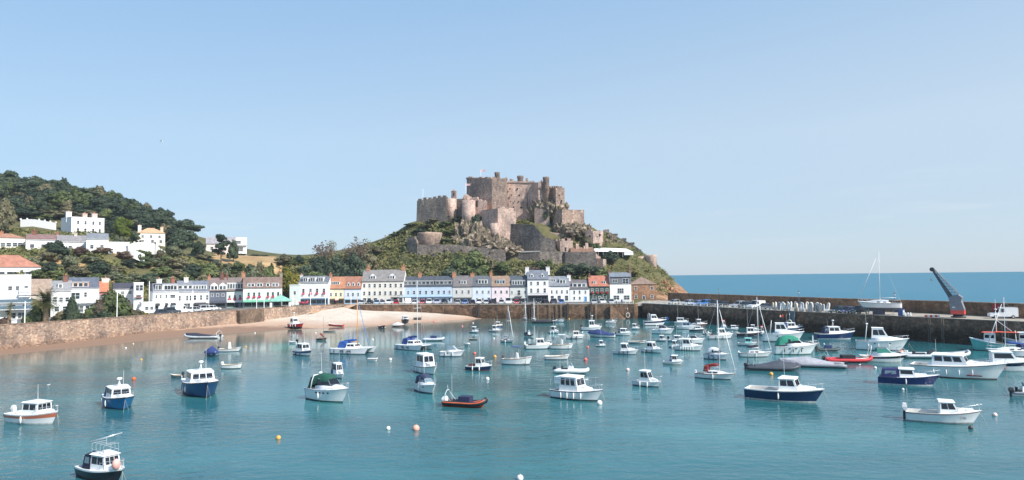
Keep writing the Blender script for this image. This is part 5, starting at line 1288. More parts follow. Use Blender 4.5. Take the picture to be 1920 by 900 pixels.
for i, (px, pt, Y, w_, m_, lb) in enumerate([(575, 488, 352, 40, F_DARK, 'dark tree above the white inn roof'), (600, 480, 356, 46, F_DARK, 'dark tree under the left bare tree'), (632, 478, 356, 46, F_DARK, 'dark tree between the two bare trees'), (662, 474, 360, 46, F_DARK, 'dark tree under the pinkish bare tree'),
    (690, 468, 366, 44, F_OLIVE, 'olive tree at the right end of the dark grove'), (590, 508, 346, 44, F_MID, 'green tree behind the white inn'), (622, 508, 347, 48, F_DARK, 'dark tree behind the orange-roofed cream house'), (655, 505, 348, 48, F_DARK, 'dark tree behind the lilac-blue house'), (680, 492, 354, 40, F_DARK, 'dark tree behind the left hotel chimney'), (705, 462, 380, 34, F_OLIVE, 'olive bush at the left foot of the castle slope'),
    (890, 468, 354, 62, F_MID, 'big bright green tree under the long outer castle wall'), (862, 478, 352, 54, F_MID, 'green tree left of the big bright tree'), (912, 474, 356, 44, F_OLIVE, 'olive-tinted tree right of the big bright tree'), (850, 500, 346, 60, F_DARK, 'dark low tree above the plain grey house'), (895, 502, 346, 60, F_MID, 'green low tree above the sky-blue house'),
    (942, 490, 352, 34, F_MID, 'round green tree at the foot of the outer wall corner'), (972, 502, 347, 40, F_OLIVE, 'olive tree above the off-white grey house'), (1000, 500, 350, 26, F_BROWN, 'russet bush left of the tallest white house chimney'), (1068, 494, 350, 48, F_DARK, 'dark clipped round tree below the gatehouse, left one'), (1092, 493, 349, 46, F_DARK, 'dark clipped round tree below the shaded bastion, middle one'), (1120, 496, 350, 40, F_DARK, 'dark clipped tree below the buttress, right one'), (1033, 484, 356, 14, F_MID, 'small round green tree in front of the lower castle wall'), (1015, 488, 356, 40, F_MID, 'low green hedge under the lower castle wall'),
    (1146, 470, 366, 34, F_DARK, 'dark round shrub in front of the marquee'), (1134, 476, 366, 20, F_MID, 'small green shrub left of the marquee shrub'), (1128, 505, 346, 34, F_MID, 'green tree behind the red-roofed pub'), (1150, 508, 344, 26, F_OLIVE, 'olive bush behind the modern white house'), (1190, 500, 352, 28, F_GRASS, 'bright green bush on the slope above the brown granite house')]):
    tree(px, pt, Y, w_, 'round' if i % 4 else 'bush', m_, lb, cat='tree')
for i, (px, pt, Y, w_, m_, lb) in enumerate([(1080, 434, 384, 36, F_OLIVE, 'olive bush under the square bastion'), (1100, 440, 380, 30, F_OLIVE, 'olive bush left of the gun battery'), (1066, 440, 380, 30, F_BROWN, 'brownish bush behind the gatehouse'), (1118, 452, 377, 26, F_MID, 'green bush under the gun battery'),
    (893, 396, 392, 28, F_DARK, 'dark ivy-covered bush under the round tower'), (888, 408, 390, 26, F_DARK, 'lower dark ivy bush above the pale crag'), (840, 400, 398, 30, F_DARK, 'dark bush under the battlement wall end'), (858, 404, 396, 26, F_DARK, 'dark bush left of the round tower foot'), (835, 412, 392, 28, F_MID, 'green bush on the left castle slope'),
    (800, 420, 394, 34, F_OLIVE, 'olive bush below the battlement wall'), (770, 418, 400, 30, F_DARK, 'dark bush on the left edge of the mount'), (760, 432, 398, 34, F_MID, 'green bush on the left edge of the mount, lower down'), (742, 446, 398, 30, F_DARK, 'dark bush low on the left skyline of the mount'), (786, 428, 392, 36, F_DARK, 'dark bush above the low drum tower'), (842, 430, 386, 34, F_MID, 'green bush right of the low drum tower'), (836, 446, 380, 26, F_DARK, 'dark bush at the right foot of the low drum tower'),
    (812, 408, 398, 30, F_OLIVE, 'olive bush against the battlement wall foot'), (1036, 372, 392, 14, F_YEL, 'yellowish bush growing on the rocks under the right tower'), (1026, 382, 392, 16, F_MID, 'green bush on the rocks below the square tower'), (1052, 374, 388, 12, F_MID, 'ivy patch on the ruined right-hand tower'), (725, 452, 398, 26, F_OLIVE, 'olive bush at the left foot of the mount skyline'), (1140, 434, 400, 10, F_DARK, 'ivy bush beside the gun battery')]):
    tree(px, pt, Y, w_, 'bush', m_, lb)

# --- promenade garden on the left
def palm(px, pt, pb, Y, wpx, label, n=64):
    x = kx(px) * Y; h = at_y(px, pt, Y).z - ZQ; R_ = wpx / 2 / FPX * Y; hc = h * .62
    t = thing('palm_tree', label, 'palm tree', (x, Y, ZQ))
    m = MB(); m.loft([[((r_ * math.cos(6.2832 * k / 9)), r_ * math.sin(6.2832 * k / 9), z) for k in range(9)] for r_, z in [(R_ * .2, -.4), (R_ * .15, hc * .3), (R_ * .13, hc * .7), (R_ * .17, hc)]]); m.build('trunk', paint((132, 112, 92), .9, .3, 4), t)
    m = MB()
    for i in range(n):
        a = 6.2832 * i * .618; el = 1.35 - 1.75 * (i / n); L = R_ * rnd.uniform(.9, 1.12)
        pts = []
        p = Vector((0, 0, hc)); d = Vector((math.cos(a) * math.cos(el), math.sin(a) * math.cos(el), math.sin(el)))
        for s in range(7):
            pts.append(p.copy()); p = p + d * L / 6; d = (d + Vector((0, 0, -.16 - .02 * s))).normalized()
        for s in range(6):
            q0, q1 = pts[s], pts[s + 1]; dd = (q1 - q0).normalized(); sd = dd.cross(Vector((0, 0, 1))); sd = sd.normalized() if sd.length > .01 else Vector((1, 0, 0))
            for f in (0, .5):
                q = q0.lerp(q1, f); ln = L * .27 * (1 - abs((s + f) / 6 - .45) * 1.3)
                for sg in (-1, 1):
                    e = q + (sd * sg + dd * .7 + Vector((0, 0, -.25))).normalized() * ln
                    m.add([q, q + dd * L * .05, e], [(0, 1, 2)])
    m.build('fronds', foliage('palm_fronds', (52, 58, 30), (84, 88, 46), (126, 122, 70)), t)
palm(87, 543, 600, 196, 64, 'big date palm with a thick trunk above the left sea wall')
palm(20, 556, 604, 196, 26, 'small yellowish cabbage palm at the left edge', 26)
palm(17, 576, 606, 186, 24, 'smaller low palm in front of the white flats', 24)
tree(136, 556, 204, 28, 'cone', F_DARK, 'dense dark green conical bush right of the date palm', zb=ZQ - .4)
tree(212, 545, 226, 78, 'round', F_MID, 'wide spreading green tree on the promenade garden', zb=ZQ - 3.5)
tree(232, 556, 228, 50, 'bush', F_OLIVE, 'olive shrub at the right side of the spreading tree', zb=ZQ - .3)
tree(186, 556, 218, 26, 'sparse', F_BROWN, 'small dark bare tree with a pale trunk on the promenade lawn', zb=ZQ - .2, tr=bark_pale)
for px, pt, w_, m_, lb in [(62, 578, 34, F_DARK, 'dark bush left of the date palm foot'), (50, 586, 20, F_MID, 'green bush behind the left white pole'), (8, 590, 26, F_BROWN, 'russet flowering shrub at the left end of the sea wall'), (108, 588, 24, F_OLIVE, 'olive shrub right of the date palm foot'), (152, 582, 30, F_GREY, 'grey-green shrub beside the conical bush'), (166, 574, 20, F_MID, 'green shrub left of the small bare tree'), (196, 578, 30, F_DARK, 'dark shrub under the spreading tree'), (255, 578, 30, F_OLIVE, 'olive shrub in front of the low white cottage'), (272, 584, 26, F_YEL, 'yellowish shrub in front of the white annexe'), (240, 584, 22, F_MID, 'green shrub beside the white sign'), (118, 576, 26, F_OLIVE, 'olive shrub between the date palm and the conical bush'), (70, 566, 30, F_MID, 'green shrub behind the left white pole'), (168, 584, 30, F_DARK, 'low dark shrub at the foot of the small bare tree')]:
    tree(px, pt, 186 + .16 * px if px > 30 else 186, w_, 'bush', m_, lb, zb=ZQ - .3)
gl = MB(); strip(gl, off(resample(LW[:4], 5), 1.2), off(resample(LW[:4], 5), 9), ZQ + .06, ZQ + .1)
tag(gl.build('lawn', lawn), kind='structure')

# --- rough ground cover on the mount and the left slope
gc = MB(); r = random.Random(99)
def cover(n, pxr, Yr, size, ok_):
    xs = []; 
    for _ in range(n):
        Y = r.uniform(*Yr); px = r.uniform(*pxr); xs.append((kx(px) * Y, Y, px))
    Z = Tarr([a[0] for a in xs], [a[1] for a in xs])
    for (x, Y, px), z in zip(xs, Z):
        if z < 7.5 or not ok_(px, Y): continue
        s = size * r.uniform(.5, 1.5)
        for _ in range(10):
            p = Vector((x + r.gauss(0, s * .5), Y + r.gauss(0, s * .5), z + r.uniform(-.1, .75) * s))
            nrm = Vector((r.gauss(0, .6), r.gauss(-.3, .6), r.uniform(.2, 1))).normalized(); t1 = nrm.orthogonal().normalized(); t2 = nrm.cross(t1); L = s * .23 * r.uniform(.6, 1.3)
            gc.add([p - t1 * L - t2 * L, p + t1 * L - t2 * L * .8, p + t1 * L * .9 + t2 * L, p - t1 * L + t2 * L * .9], [(0, 1, 2, 3)])
cover(4800, (690, 1140), (342, 400), 1.5, lambda px, Y: not (932 < px < 1052 and 364 < Y < 394))
cover(800, (1140, 1262), (342, 400), .9, lambda px, Y: True)
cover(2600, (515, 700), (338, 380), 1.6, lambda px, Y: not (514 < px < 534))
cover(3800, (-20, 515), (262, 340), 1.6, lambda px, Y: not ((200 < px < 322 and 297 < Y < 328) or (388 < px and Y > 336) or (56 < px < 168 and 280 < Y < 294)))
tag(gc.build('ground_cover', F_GRASS), kind='stuff')
# ================================================================ boats
BW = (240, 240, 238); NAVY = (24, 40, 72); BLK = (38, 42, 50)
steel_m = paint((206, 208, 210), .3, .05, metal=.6)
tint_m = glass((30, 36, 44), .06)
pale_glass = glass((120, 140, 152), .1)
motor_m = paint((40, 42, 48), .35, .1); fend_m = paint((232, 232, 228), .5, .05); rope_m = paint((190, 180, 160), .9)
white_m = paint(BW, .35, .05, .8)
nonskid = paint((222, 220, 212), .7, .07, 1.5)
def hull(L, B, F, sheer=.35, col=BW, boot=(60, 70, 84), rub=(210, 210, 206), stern=.86, rake=.14, fine=2.0, cock=None, trans_open=False, inner=(214, 212, 204), sharp=1.0, flare=.86, stripe=None):
    """returns (hull mesh builder, deck mesh builder, fn half beam, fn sheer height). x from -L/2 (stern) to L/2 (bow)"""
    n = 16
    S = [i / n for i in range(n + 1)]
    def hb(s):
        if s < .42: return B / 2 * (stern + (1 - stern) * (1 - ((.42 - s) / .42) ** 2))
        return B / 2 * max(.015, 1 - ((s - .42) / .58) ** (fine + .5))
    def zs(s): return F * (1 + sheer * (max(0, s - .15) / .85) ** 2)
    def X(s, k): return -L / 2 + s * L * (1 - rake * k)
    rings = []
    for s in S:
        b, z = hb(s), zs(s)
        bw_ = b * flare * (1 - .5 * max(0, s - .55))
        side = [(X(s, 0), b, z), (X(s, .06), b * 1.02, z - .07), (X(s, .12), b * 1.0, z - .13), (X(s, .45), (b * .55 + bw_ * .45) * 1.0, z * .5 + .06), (X(s, .85), bw_, .13), (X(s, .9), bw_ * .97, .02), (X(s, 1), bw_ * .8, -.22), (X(s, 1.05), .02, -.42)]
        rings.append(side + [(x, -y, zz) for x, y, zz in reversed(side)])
    m = MB(); k = len(rings[0])
    base = len(m.v)
    for r_ in rings: m.v.extend(r_)
    mid = {0: 2, 1: 2, 2: 3 if stripe else 0, 3: 0, 4: 1, 5: 1, 6: 1}
    for i in range(n):
        for j in range(k - 1):
            if j == 7: continue
            jj = j if j < 7 else 14 - j
            m.f.append((i * k + j, (i + 1) * k + j, (i + 1) * k + j + 1, i * k + j + 1)); m.m.append(mid[jj]); m.s.append(True)
    m.f.append(tuple(range(k))); m.m.append(0); m.s.append(False)
    mats = [paint(col, .3, .08, 1.0), paint(boot, .6, .2, 2), paint(rub, .5, .08), paint(stripe or col, .35, .05)]
    d = MB(); cs = cock if cock else 0
    zf = .28 if F > .5 else .12
    for i in range(n):
        for (a, b2) in ((S[i], S[i + 1]),):
            A, C = hb(a) * .985, hb(b2) * .985
            xa, xb, za, zb = X(a, 0), X(b2, 0), zs(a) - .02, zs(b2) - .02
            if b2 <= cs + 1e-6:
                w_ = .16 * B / 2
                for sg in (1, -1):
                    d.add([(xa, sg * A, za), (xb, sg * C, zb), (xb, sg * (C - w_), zb), (xa, sg * (A - w_), za)], [(0, 1, 2, 3)], 0)
                    d.add([(xa, sg * (A - w_), za), (xb, sg * (C - w_), zb), (xb, sg * (C - w_ * 1.3), zf), (xa, sg * (A - w_ * 1.3), zf)], [(0, 1, 2, 3)], 1)
                d.add([(xa, A - w_ * 1.3, zf), (xb, C - w_ * 1.3, zf), (xb, -C + w_ * 1.3, zf), (xa, -A + w_ * 1.3, zf)], [(0, 1, 2, 3)], 1)
            else:
                cm = .05 * B * (1 - max(0, a - .6)); 
                d.add([(xa, A, za), (xb, C, zb), (xb, 0, zb + cm), (xa, 0, za + cm), (xb, -C, zb), (xa, -A, za)], [(0, 1, 2, 3), (3, 2, 4, 5)], 0)
                if a <= cs + 1e-6 and cs > 0:
                    d.add([(xa, A * .84, zf), (xa, -A * .84, zf), (xa, -A * .9, za), (xa, 0, za + cm), (xa, A * .9, za)], [(0, 1, 2, 3, 4)], 1)
    if cs:
        A = hb(0) * .985; d.add([(X(0, 0) + .02, A, zs(0) - .02), (X(0, 0) + .02, -A, zs(0) - .02), (X(0, 0) + .22, -A * .84, zf), (X(0, 0) + .22, A * .84, zf)], [(0, 1, 2, 3)], 1)
        d.box(X(0, 0), X(0, 0) + .2, -A, A, zs(0) - .16, zs(0) - .01)
    return m, d, mats, [white_m if True else None, paint(inner, .7, .1, 1.5)], hb, zs, X
def quad_panel(m, P, u0, u1, v0, v1, o=.012):
    """panel on the bilinear face P (bl, br, tr, tl), pushed out by o"""
    P = [Vector(p) for p in P]
    def q(u, v): return P[0].lerp(P[1], u).lerp(P[3].lerp(P[2], u), v)
    nrm = (P[1] - P[0]).cross(P[3] - P[0]).normalized() * o
    a = [q(u0, v0), q(u1, v0), q(u1, v1), q(u0, v1)]
    m.add([p + nrm for p in a] + [p - nrm * .5 for p in a], [(0, 1, 2, 3), (0, 4, 5, 1), (1, 5, 6, 2), (2, 6, 7, 3), (3, 7, 4, 0)])
def cabin(parent, x0, x1, z0, h, wa, wf, rf=.35, ra=.05, taper=.86, col=BW, side=2, front=2, glassm=None, roof=BW, over=.12, rear_open=False, vb=.42, vt=.88, roofh=.09, name='cabin'):
    """deckhouse from x0 (aft) to x1 (fore); wa / wf widths aft / fore; raked front and back"""
    b4 = [(x0, -wa / 2, z0), (x1, -wf / 2, z0), (x1, wf / 2, z0), (x0, wa / 2, z0)]
    xf, xa = x1 - rf * h, x0 + ra * h
    t4 = [(xa, -wa / 2 * taper, z0 + h), (xf, -wf / 2 * taper, z0 + h), (xf, wf / 2 * taper, z0 + h), (xa, wa / 2 * taper, z0 + h)]
    c = MB().hexa(b4, t4).build(name, paint(col, .35, .06, .8), parent)
    g = glassm or tint_m
    for sgn in (0, 1):
        P = [b4[0], b4[1], t4[1], t4[0]] if sgn == 0 else [b4[2], b4[3], t4[3], t4[2]]
        for k in range(side):
            a, b_ = .08 + .86 * k / side, .08 + .86 * (k + 1) / side - .05
            m = MB(); quad_panel(m, P, a, b_, vb, vt); m.build('window', g, c)
    P = [b4[1], b4[2], t4[2], t4[1]]
    for k in range(front):
        a, b_ = .06 + .88 * k / front + .015, .06 + .88 * (k + 1) / front - .015
        m = MB(); quad_panel(m, P, a, b_, vb, vt); m.build('windscreen', g, c)
    if roof:
        r = MB(); o = over
        r.hexa([(xa - o * 1.3, -wa / 2 * taper - o, z0 + h + .003), (xf + o * 1.6, -wf / 2 * taper - o, z0 + h + .003), (xf + o * 1.6, wf / 2 * taper + o, z0 + h + .003), (xa - o * 1.3, wa / 2 * taper + o, z0 + h + .003)],
               [(xa - o, -wa / 2 * taper + .1, z0 + h + roofh), (xf + o * .4, -wf / 2 * taper + .1, z0 + h + roofh), (xf + o * .4, wf / 2 * taper - .1, z0 + h + roofh), (xa - o, wa / 2 * taper - .1, z0 + h + roofh)])
        r.build('roof', paint(roof, .4, .05), c)
    return c, z0 + h + roofh, (xa, xf)
def outboard(parent, x, y, z, s=1.0, col=(40, 42, 48)):
    m = MB(); m.loft([[(x - .05 * s, y - .16 * s, z + .1), (x + .3 * s, y - .16 * s, z + .12), (x + .3 * s, y + .16 * s, z + .12), (x - .05 * s, y + .16 * s, z + .1)], [(x - .22 * s, y - .2 * s, z + .4 * s), (x + .32 * s, y - .19 * s, z + .4 * s), (x + .32 * s, y + .19 * s, z + .4 * s), (x - .22 * s, y + .2 * s, z + .4 * s)],
                      [(x - .1 * s, y - .12 * s, z + .68 * s), (x + .26 * s, y - .12 * s, z + .66 * s), (x + .26 * s, y + .12 * s, z + .66 * s), (x - .1 * s, y + .12 * s, z + .68 * s)]], True, (True, True), 0, False)
    o = m.build('outboard_motor', paint(col, .35, .08), parent)
    MB().hexa([(x - .12 * s, y - .05, z - .7), (x + .1 * s, y - .05, z - .7), (x + .1 * s, y + .05, z - .7), (x - .12 * s, y + .05, z - .7)], [(x - .1 * s, y - .09, z + .1), (x + .22 * s, y - .09, z + .1), (x + .22 * s, y + .09, z + .1), (x - .1 * s, y + .09, z + .1)]).build('motor_leg', motor_m, o)
def pulpit(parent, hb, zs, X, s0=.68, h=.55):
    m = MB(); 
    for sg in (1, -1):
        pts = [Vector((X(s, 0) + (.12 if s > .95 else 0), sg * max(.05, hb(s) - .08), zs(s) + h * (1.0 if s > .72 else .8))) for s in (s0, .78, .88, .95, .985)]
        m.sweep(pts, .022, 5)
        for s in (s0, .78, .88, .97): m.tube((X(s, 0), sg * max(.05, hb(s) - .08), zs(s) - .04), (X(s, 0), sg * max(.05, hb(s) - .08), zs(s) + h), .018, n=4)
    m.build('pulpit_rail', steel_m, parent)
def fender(parent, x, y, z, col=(232, 232, 228), s=1.0):
    MB().ell((x, y, z), .12 * s, .12 * s, .34 * s, 7, 6).tube((x, y * .97, z + .3 * s), (x, y * .95, z + .8 * s), .012, n=4).build('fender', paint(col, .5, .06), parent)
def aerial(parent, x, y, z, h, lean=(0, 0), name='aerial', r=.022):
    MB().tube((x, y, z), (x + lean[0], y + lean[1], z + h), r, r * .6, 5).build(name, paint((236, 236, 234), .4), parent)
def radar(parent, x, y, z, h=.9, ang=.2):
    m = MB(); m.tube((x - .2, y - .18, z), (x, y, z + h), .035, n=5).tube((x - .2, y + .18, z), (x, y, z + h), .035, n=5).tube((x + .2, y, z), (x, y, z + h), .035, n=5)
    o = m.build('mast', white_m, parent)
    MB().rev([(.12, h), (.32, h + .05), (.34, h + .18), (.2, h + .26)], (x, y, z), 12).build('radar_dome', white_m, o)
def ring_buoy(parent, c, r=.3, col=(216, 92, 50)):
    m = MB(); P = [(c[0] + r * math.cos(a), c[1], c[2] + r * math.sin(a)) for a in np.linspace(0, 6.2832, 13)]
    m.sweep(P, .07, 6); m.build('lifebuoy', paint(col, .6), parent)
def canopy(parent, x0, x1, z0, h, w_, col, windows=True, slope=.25, name='canopy'):
    b4 = [(x0, -w_ / 2, z0), (x1, -w_ / 2, z0), (x1, w_ / 2, z0), (x0, w_ / 2, z0)]
    t4 = [(x0 + slope * h, -w_ / 2 * .86, z0 + h * .92), (x1 - .05, -w_ / 2 * .9, z0 + h), (x1 - .05, w_ / 2 * .9, z0 + h), (x0 + slope * h, w_ / 2 * .86, z0 + h * .92)]
    m = MB().hexa(b4, t4); zc = z0 + h
    m.add([t4[0], t4[1], (x1 - .05, 0, zc + .14), (x0 + slope * h, 0, zc + .05), t4[2], t4[3]], [(0, 1, 2, 3), (3, 2, 4, 5), (0, 3, 5), (1, 4, 2)])
    o = m.build(name, paint(col, .85, .14, 1.5), parent)
    if windows:
        for P in ([b4[0], b4[1], t4[1], t4[0]], [b4[2], b4[3], t4[3], t4[2]]):
            k = MB(); quad_panel(k, P, .18, .82, .4, .85); k.build('clear_panel', pale_glass, o)
    return o
def cover(parent, hb, zs, X, col, s0=0.02, s1=.97, ridge=.7, peak=.45, name='boat_cover'):
    rings = []
    for i in range(15):
        s = s0 + (s1 - s0) * i / 14
        b, z = hb(s) * 1.03, zs(s)
        t_ = (s - s0) / (s1 - s0); q = (1 - abs(t_ - peak) / max(peak, 1 - peak)) ; rz = ridge * max(.06, q ** 1.1) + .03 * math.sin(i * 2.2)
        rings.append([(X(s, 0), b, z - .22), (X(s, 0), b, z + .02), (X(s, 0), b * .5, z + rz * .62), (X(s, 0), 0, z + rz), (X(s, 0), -b * .5, z + rz * .62), (X(s, 0), -b, z + .02), (X(s, 0), -b, z - .22)])
    return MB().loft(rings, False, (False, False), 0, True).build(name, paint(col, .85, .16, 1.2), parent)
def mast_rig(parent, x, z, h, L, col=(232, 232, 230), boom=True, sail=None, jib=None, fore=None, aft=None, r=.075):
    o = MB().tube((x, 0, z), (x - .01 * h, 0, z + h), r, r * .7, 8).build('mast', paint(col, .35), parent)
    MB().tube((x, -.16 * h * .6, z + h * .55), (x, .16 * h * .6, z + h * .55), .03, n=5).build('spreaders', paint(col, .35), o)
    m = MB(); tip = (x - .01 * h, 0, z + h * .985)
    if fore: m.tube(tip, fore, .016, n=4)
    if aft: m.tube(tip, aft, .016, n=4)
    for sg in (1, -1): m.tube((x, sg * .096 * h, z + h * .55), (x - .1, sg * L * .13, z - .3), .014, n=4).tube((x, sg * .096 * h, z + h * .55), tip, .014, n=4)
    m.build('stays', steel_m, o)
    if jib and fore: MB().tube(Vector(tip).lerp(Vector(fore), .12), Vector(tip).lerp(Vector(fore), .94), .05, .1, 7).build('furled_jib', paint(jib, .8), o)
    if boom:
        bo = MB().tube((x - .1, 0, z + h * .03 + .3), (x - L * .36, 0, z + h * .03 + .25), .06, n=6).build('boom', paint(col, .35), parent)
        if sail: MB().sweep([(x - .1, 0, z + h * .03 + .62), (x - L * .12, 0, z + h * .03 + .56), (x - L * .25, 0, z + h * .03 + .42), (x - L * .36, 0, z + h * .03 + .36)], [.1, .2, .17, .1], 8, flat=1.3).build('sail_cover', paint(sail, .85, .12), bo)
    return o

# ---------------- whole boats; all take the Empty t and length L
def b_pilot(t, L, B=None, F=None, col=BW, boot=(70, 80, 96), rub=(206, 206, 204), cab=(.36, .70), ch=1.45, ccol=BW, side=2, front=3, canv=None, canv_len=.2, ob=0, obc=(40, 42, 48), mast=None, aer=0, fend=0, fcol=(232, 232, 228), rail=True, roofc=BW, stripe=None, stern=.86, buoy=False, rake_f=.35, dash=None, boxes=None, sheer=.42, coach=True):
    B = B or L * .36; F = F or .13 * L ** .95 * .9
    m, d, mats, dm, hb, zs, X = hull(L, B, F, sheer, col, boot, rub, stern, .13, 2.0, cock=cab[0], stripe=stripe)
    h = m.build('hull', mats, t); d.build('deck', dm, t)
    x0, x1 = X(cab[0], 0) - .05, X(cab[1], 0)
    zc = zs(.5) - .06
    c, zt, (xa, xf) = cabin(t, x0, x1, zc, ch, hb(cab[0]) * 1.6, hb(cab[1]) * 1.56, rake_f, .02, .88, ccol, side, front, roof=roofc)
    if coach:
        s1 = min(.93, cab[1] + .2)
        MB().hexa([(x1 - .5, -hb(cab[1]) * .7, zc), (X(s1, 0), -hb(s1) * .5, zs(s1) - .05), (X(s1, 0), hb(s1) * .5, zs(s1) - .05), (x1 - .5, hb(cab[1]) * .7, zc)],
                  [(x1 - .5, -hb(cab[1]) * .6, zc + ch * .42), (X(s1, 0) - .25, -hb(s1) * .36, zs(s1) + .2), (X(s1, 0) - .25, hb(s1) * .36, zs(s1) + .2), (x1 - .5, hb(cab[1]) * .6, zc + ch * .42)]).build('foredeck_cabin', paint(ccol, .35, .05), t)
    if canv: canopy(t, x0 - canv_len * L, x0 + .05, zs(.2), ch * .96, hb(.3) * 1.7, canv, slope=.18)
    for k in range(ob): outboard(t, -L / 2 - .12, (k - (ob - 1) / 2) * .5, zs(0) - .1, 1.05, obc)
    if mast: radar(t, (xa + xf) / 2 + .1, 0, zt - .04, mast)
    if aer: aerial(t, xa + .3, hb(.5) * .4, zt - .05, aer, (-.03 * aer, 0))
    for k in range(fend):
        s = .2 + .55 * (k + .5) / fend; fender(t, X(s, .3), -(hb(s) + .08), zs(s) * .5, fcol)
    if rail: pulpit(t, hb, zs, X)
    if buoy: MB().ell((X(.93, 0), -.35, zs(.9) + .35), .34, .34, .36, 10, 7).build('bow_fender', paint((236, 176, 164), .5), t)
    if boxes: MB().box(X(.1, 0), X(.1, 0) + .9, -.5, .5, .3, .85).box(X(.22, 0), X(.22, 0) + .5, -.7, -.2, .3, .7).build('deck_gear', paint(boxes, .8, .3, 3), t)
    if dash: MB().box(X(.62, .3), X(.78, .3), -hb(.7) * .99 - .02, -hb(.7) * .96, .4, .55).build('trim_mark', paint(dash, .6), t)
    return h, hb, zs, X, zt
def b_cruiser(t, L, B=None, F=None, col=BW, boot=(50, 60, 70), canv=None, stripe=None, hard=False, glassc=None, fend=0, fcol=(232, 232, 228), arch=True, aer=0, ports=3, rub=(200, 202, 202), fly=False, bow_buoy=False, rad=False, tall=1.0):
    B = B or L * .34; F = F or .15 * L * .95
    m, d, mats, dm, hb, zs, X = hull(L, B, F, .3, col, boot, rub, .9, .18, 2.1, cock=.3, stripe=stripe)
    h = m.build('hull', mats, t); d.build('deck', dm, t)
    # long moulded foredeck
    rings = []
    for s, q, hh in ((.3, .84, .5), (.5, .8, .55), (.65, .72, .46), (.8, .6, .26), (.92, .4, .06)):
        b, z, x = hb(s), zs(s) - .05, X(s, 0)
        rings.append([(x, -b * .9, z), (x, -b * q, z + hh * .75 * L / 8), (x, 0, z + hh * L / 8), (x, b * q, z + hh * .75 * L / 8), (x, b * .9, z)])
    MB().loft(rings, False, (True, True), 0, True).build('foredeck', white_m, t)
    zb = zs(.5) + .36 * L / 8; g = glassc or tint_m
    hh = (1.05 if hard else .62) * L / 8 * tall
    x0, x1 = X(.34 if not hard else .3, 0), X(.66, 0)
    if hard:
        c, zt, (xa, xf) = cabin(t, X(.3, 0), X(.66, 0), zs(.5), hh + .45 * L / 8, hb(.35) * 1.6, hb(.62) * 1.4, .75, .1, .8, BW, 2, 2, g, BW, .1, vb=.45)
    else:
        w0, w1 = hb(.4) * 1.55, hb(.6) * 1.2
        b4 = [(x0, -w0 / 2, zb), (x1, -w1 / 2, zb), (x1, w1 / 2, zb), (x0, w0 / 2, zb)]; t4 = [(x0, -w0 / 2 * .9, zb + hh), (x1 - hh * 1.3, -w1 / 2 * .86, zb + hh), (x1 - hh * 1.3, w1 / 2 * .86, zb + hh), (x0, w0 / 2 * .9, zb + hh)]
        wsc = MB()
        for P in ([b4[0], b4[1], t4[1], t4[0]], [b4[1], b4[2], t4[2], t4[1]], [b4[2], b4[3], t4[3], t4[2]]): quad_panel(wsc, P, 0, 1, 0, 1)
        wo = wsc.build('windscreen', g, t)
        fr = MB()
        for a, b_ in ((t4[0], t4[1]), (t4[1], t4[2]), (t4[2], t4[3]), (b4[1], t4[1]), (b4[2], t4[2])): fr.tube(a, b_, .03, n=5)
        fr.build('windscreen_frame', steel_m, wo)
        zt = zb + hh; xa, xf = x0, x1 - hh * 1.3
    if canv:
        cw = hb(.3) * 1.75; zc = zs(.1)
        rr = []
        for x, z, w_ in ((X(.06, 0), zc + .05, cw * .95), (X(.14, 0), zc + 1.15 * L / 8, cw * .9), (X(.3, 0), zt + .42 * L / 8, cw * .84), (X(.46, 0), zt + .38 * L / 8, cw * .78), (xf + .15, zt + .03, cw * .7)):
            rr.append([(x, -w_ / 2, max(zc, z - .95 * L / 8) if x < x0 else zb + hh * .6), (x, -w_ / 2 * .92, z - .06), (x, 0, z + .07), (x, w_ / 2 * .92, z - .06), (x, w_ / 2, max(zc, z - .95 * L / 8) if x < x0 else zb + hh * .6)])
        co = MB().loft(rr, False, (True, False), 0, True).build('canopy', paint(canv, .85, .12, 1.5), t)
    elif not hard:
        MB().box(X(.08, 0), X(.16, 0), -hb(.1) * .75, hb(.1) * .75, .3, .75).box(X(.26, 0), X(.32, 0), .15, hb(.3) * .7, .3, 1.0).build('seats', paint((226, 222, 212), .7), t)
    if arch:
        m = MB(); xA = X(.2, 0); w_ = hb(.2) * .92; z1 = zt + .3 * L / 8
        m.sweep([(xA - .15, -w_, zs(.2)), (xA + .1, -w_ * .96, zs(.2) + (z1 - zs(.2)) * .6), (xA + .25, -w_ * .8, z1), (xA + .25, w_ * .8, z1), (xA + .1, w_ * .96, zs(.2) + (z1 - zs(.2)) * .6), (xA - .15, w_, zs(.2))], .07, 6); m.build('radar_arch', white_m, t)
        if rad: MB().rev([(.1, 0), (.27, .05), (.28, .17), (.15, .24)], (xA + .25, 0, z1 + .05), 12).build('radar_dome', white_m, t)
    for k in range(ports):
        s = .38 + .3 * k / max(1, ports - 1)
        for sg in (1, -1):
            MB().box(X(s, .3) - .22, X(s, .3) + .16, sg * (hb(s) * .985) - .03, sg * (hb(s) * .985) + .03, zs(s) * .68, zs(s) * .68 + .14).build('porthole', tint_m, h)
    for k in range(fend):
        s = .15 + .6 * (k + .5) / fend; fender(t, X(s, .3), -(hb(s) + .08), zs(s) * .5, fcol)
    if aer: aerial(t, X(.22, 0), .3, zt, aer, (-.08 * aer, 0))
    pulpit(t, hb, zs, X, .6)
    if bow_buoy: MB().ell((L / 2 - .5, -.45, .12), .34, .34, .34, 10, 7).tube((L / 2 - .2, -.2, zs(1)), (L / 2 - .5, -.45, .3), .02, n=4).build('mooring_buoy', fend_m, t)
    return h, hb, zs, X, zt
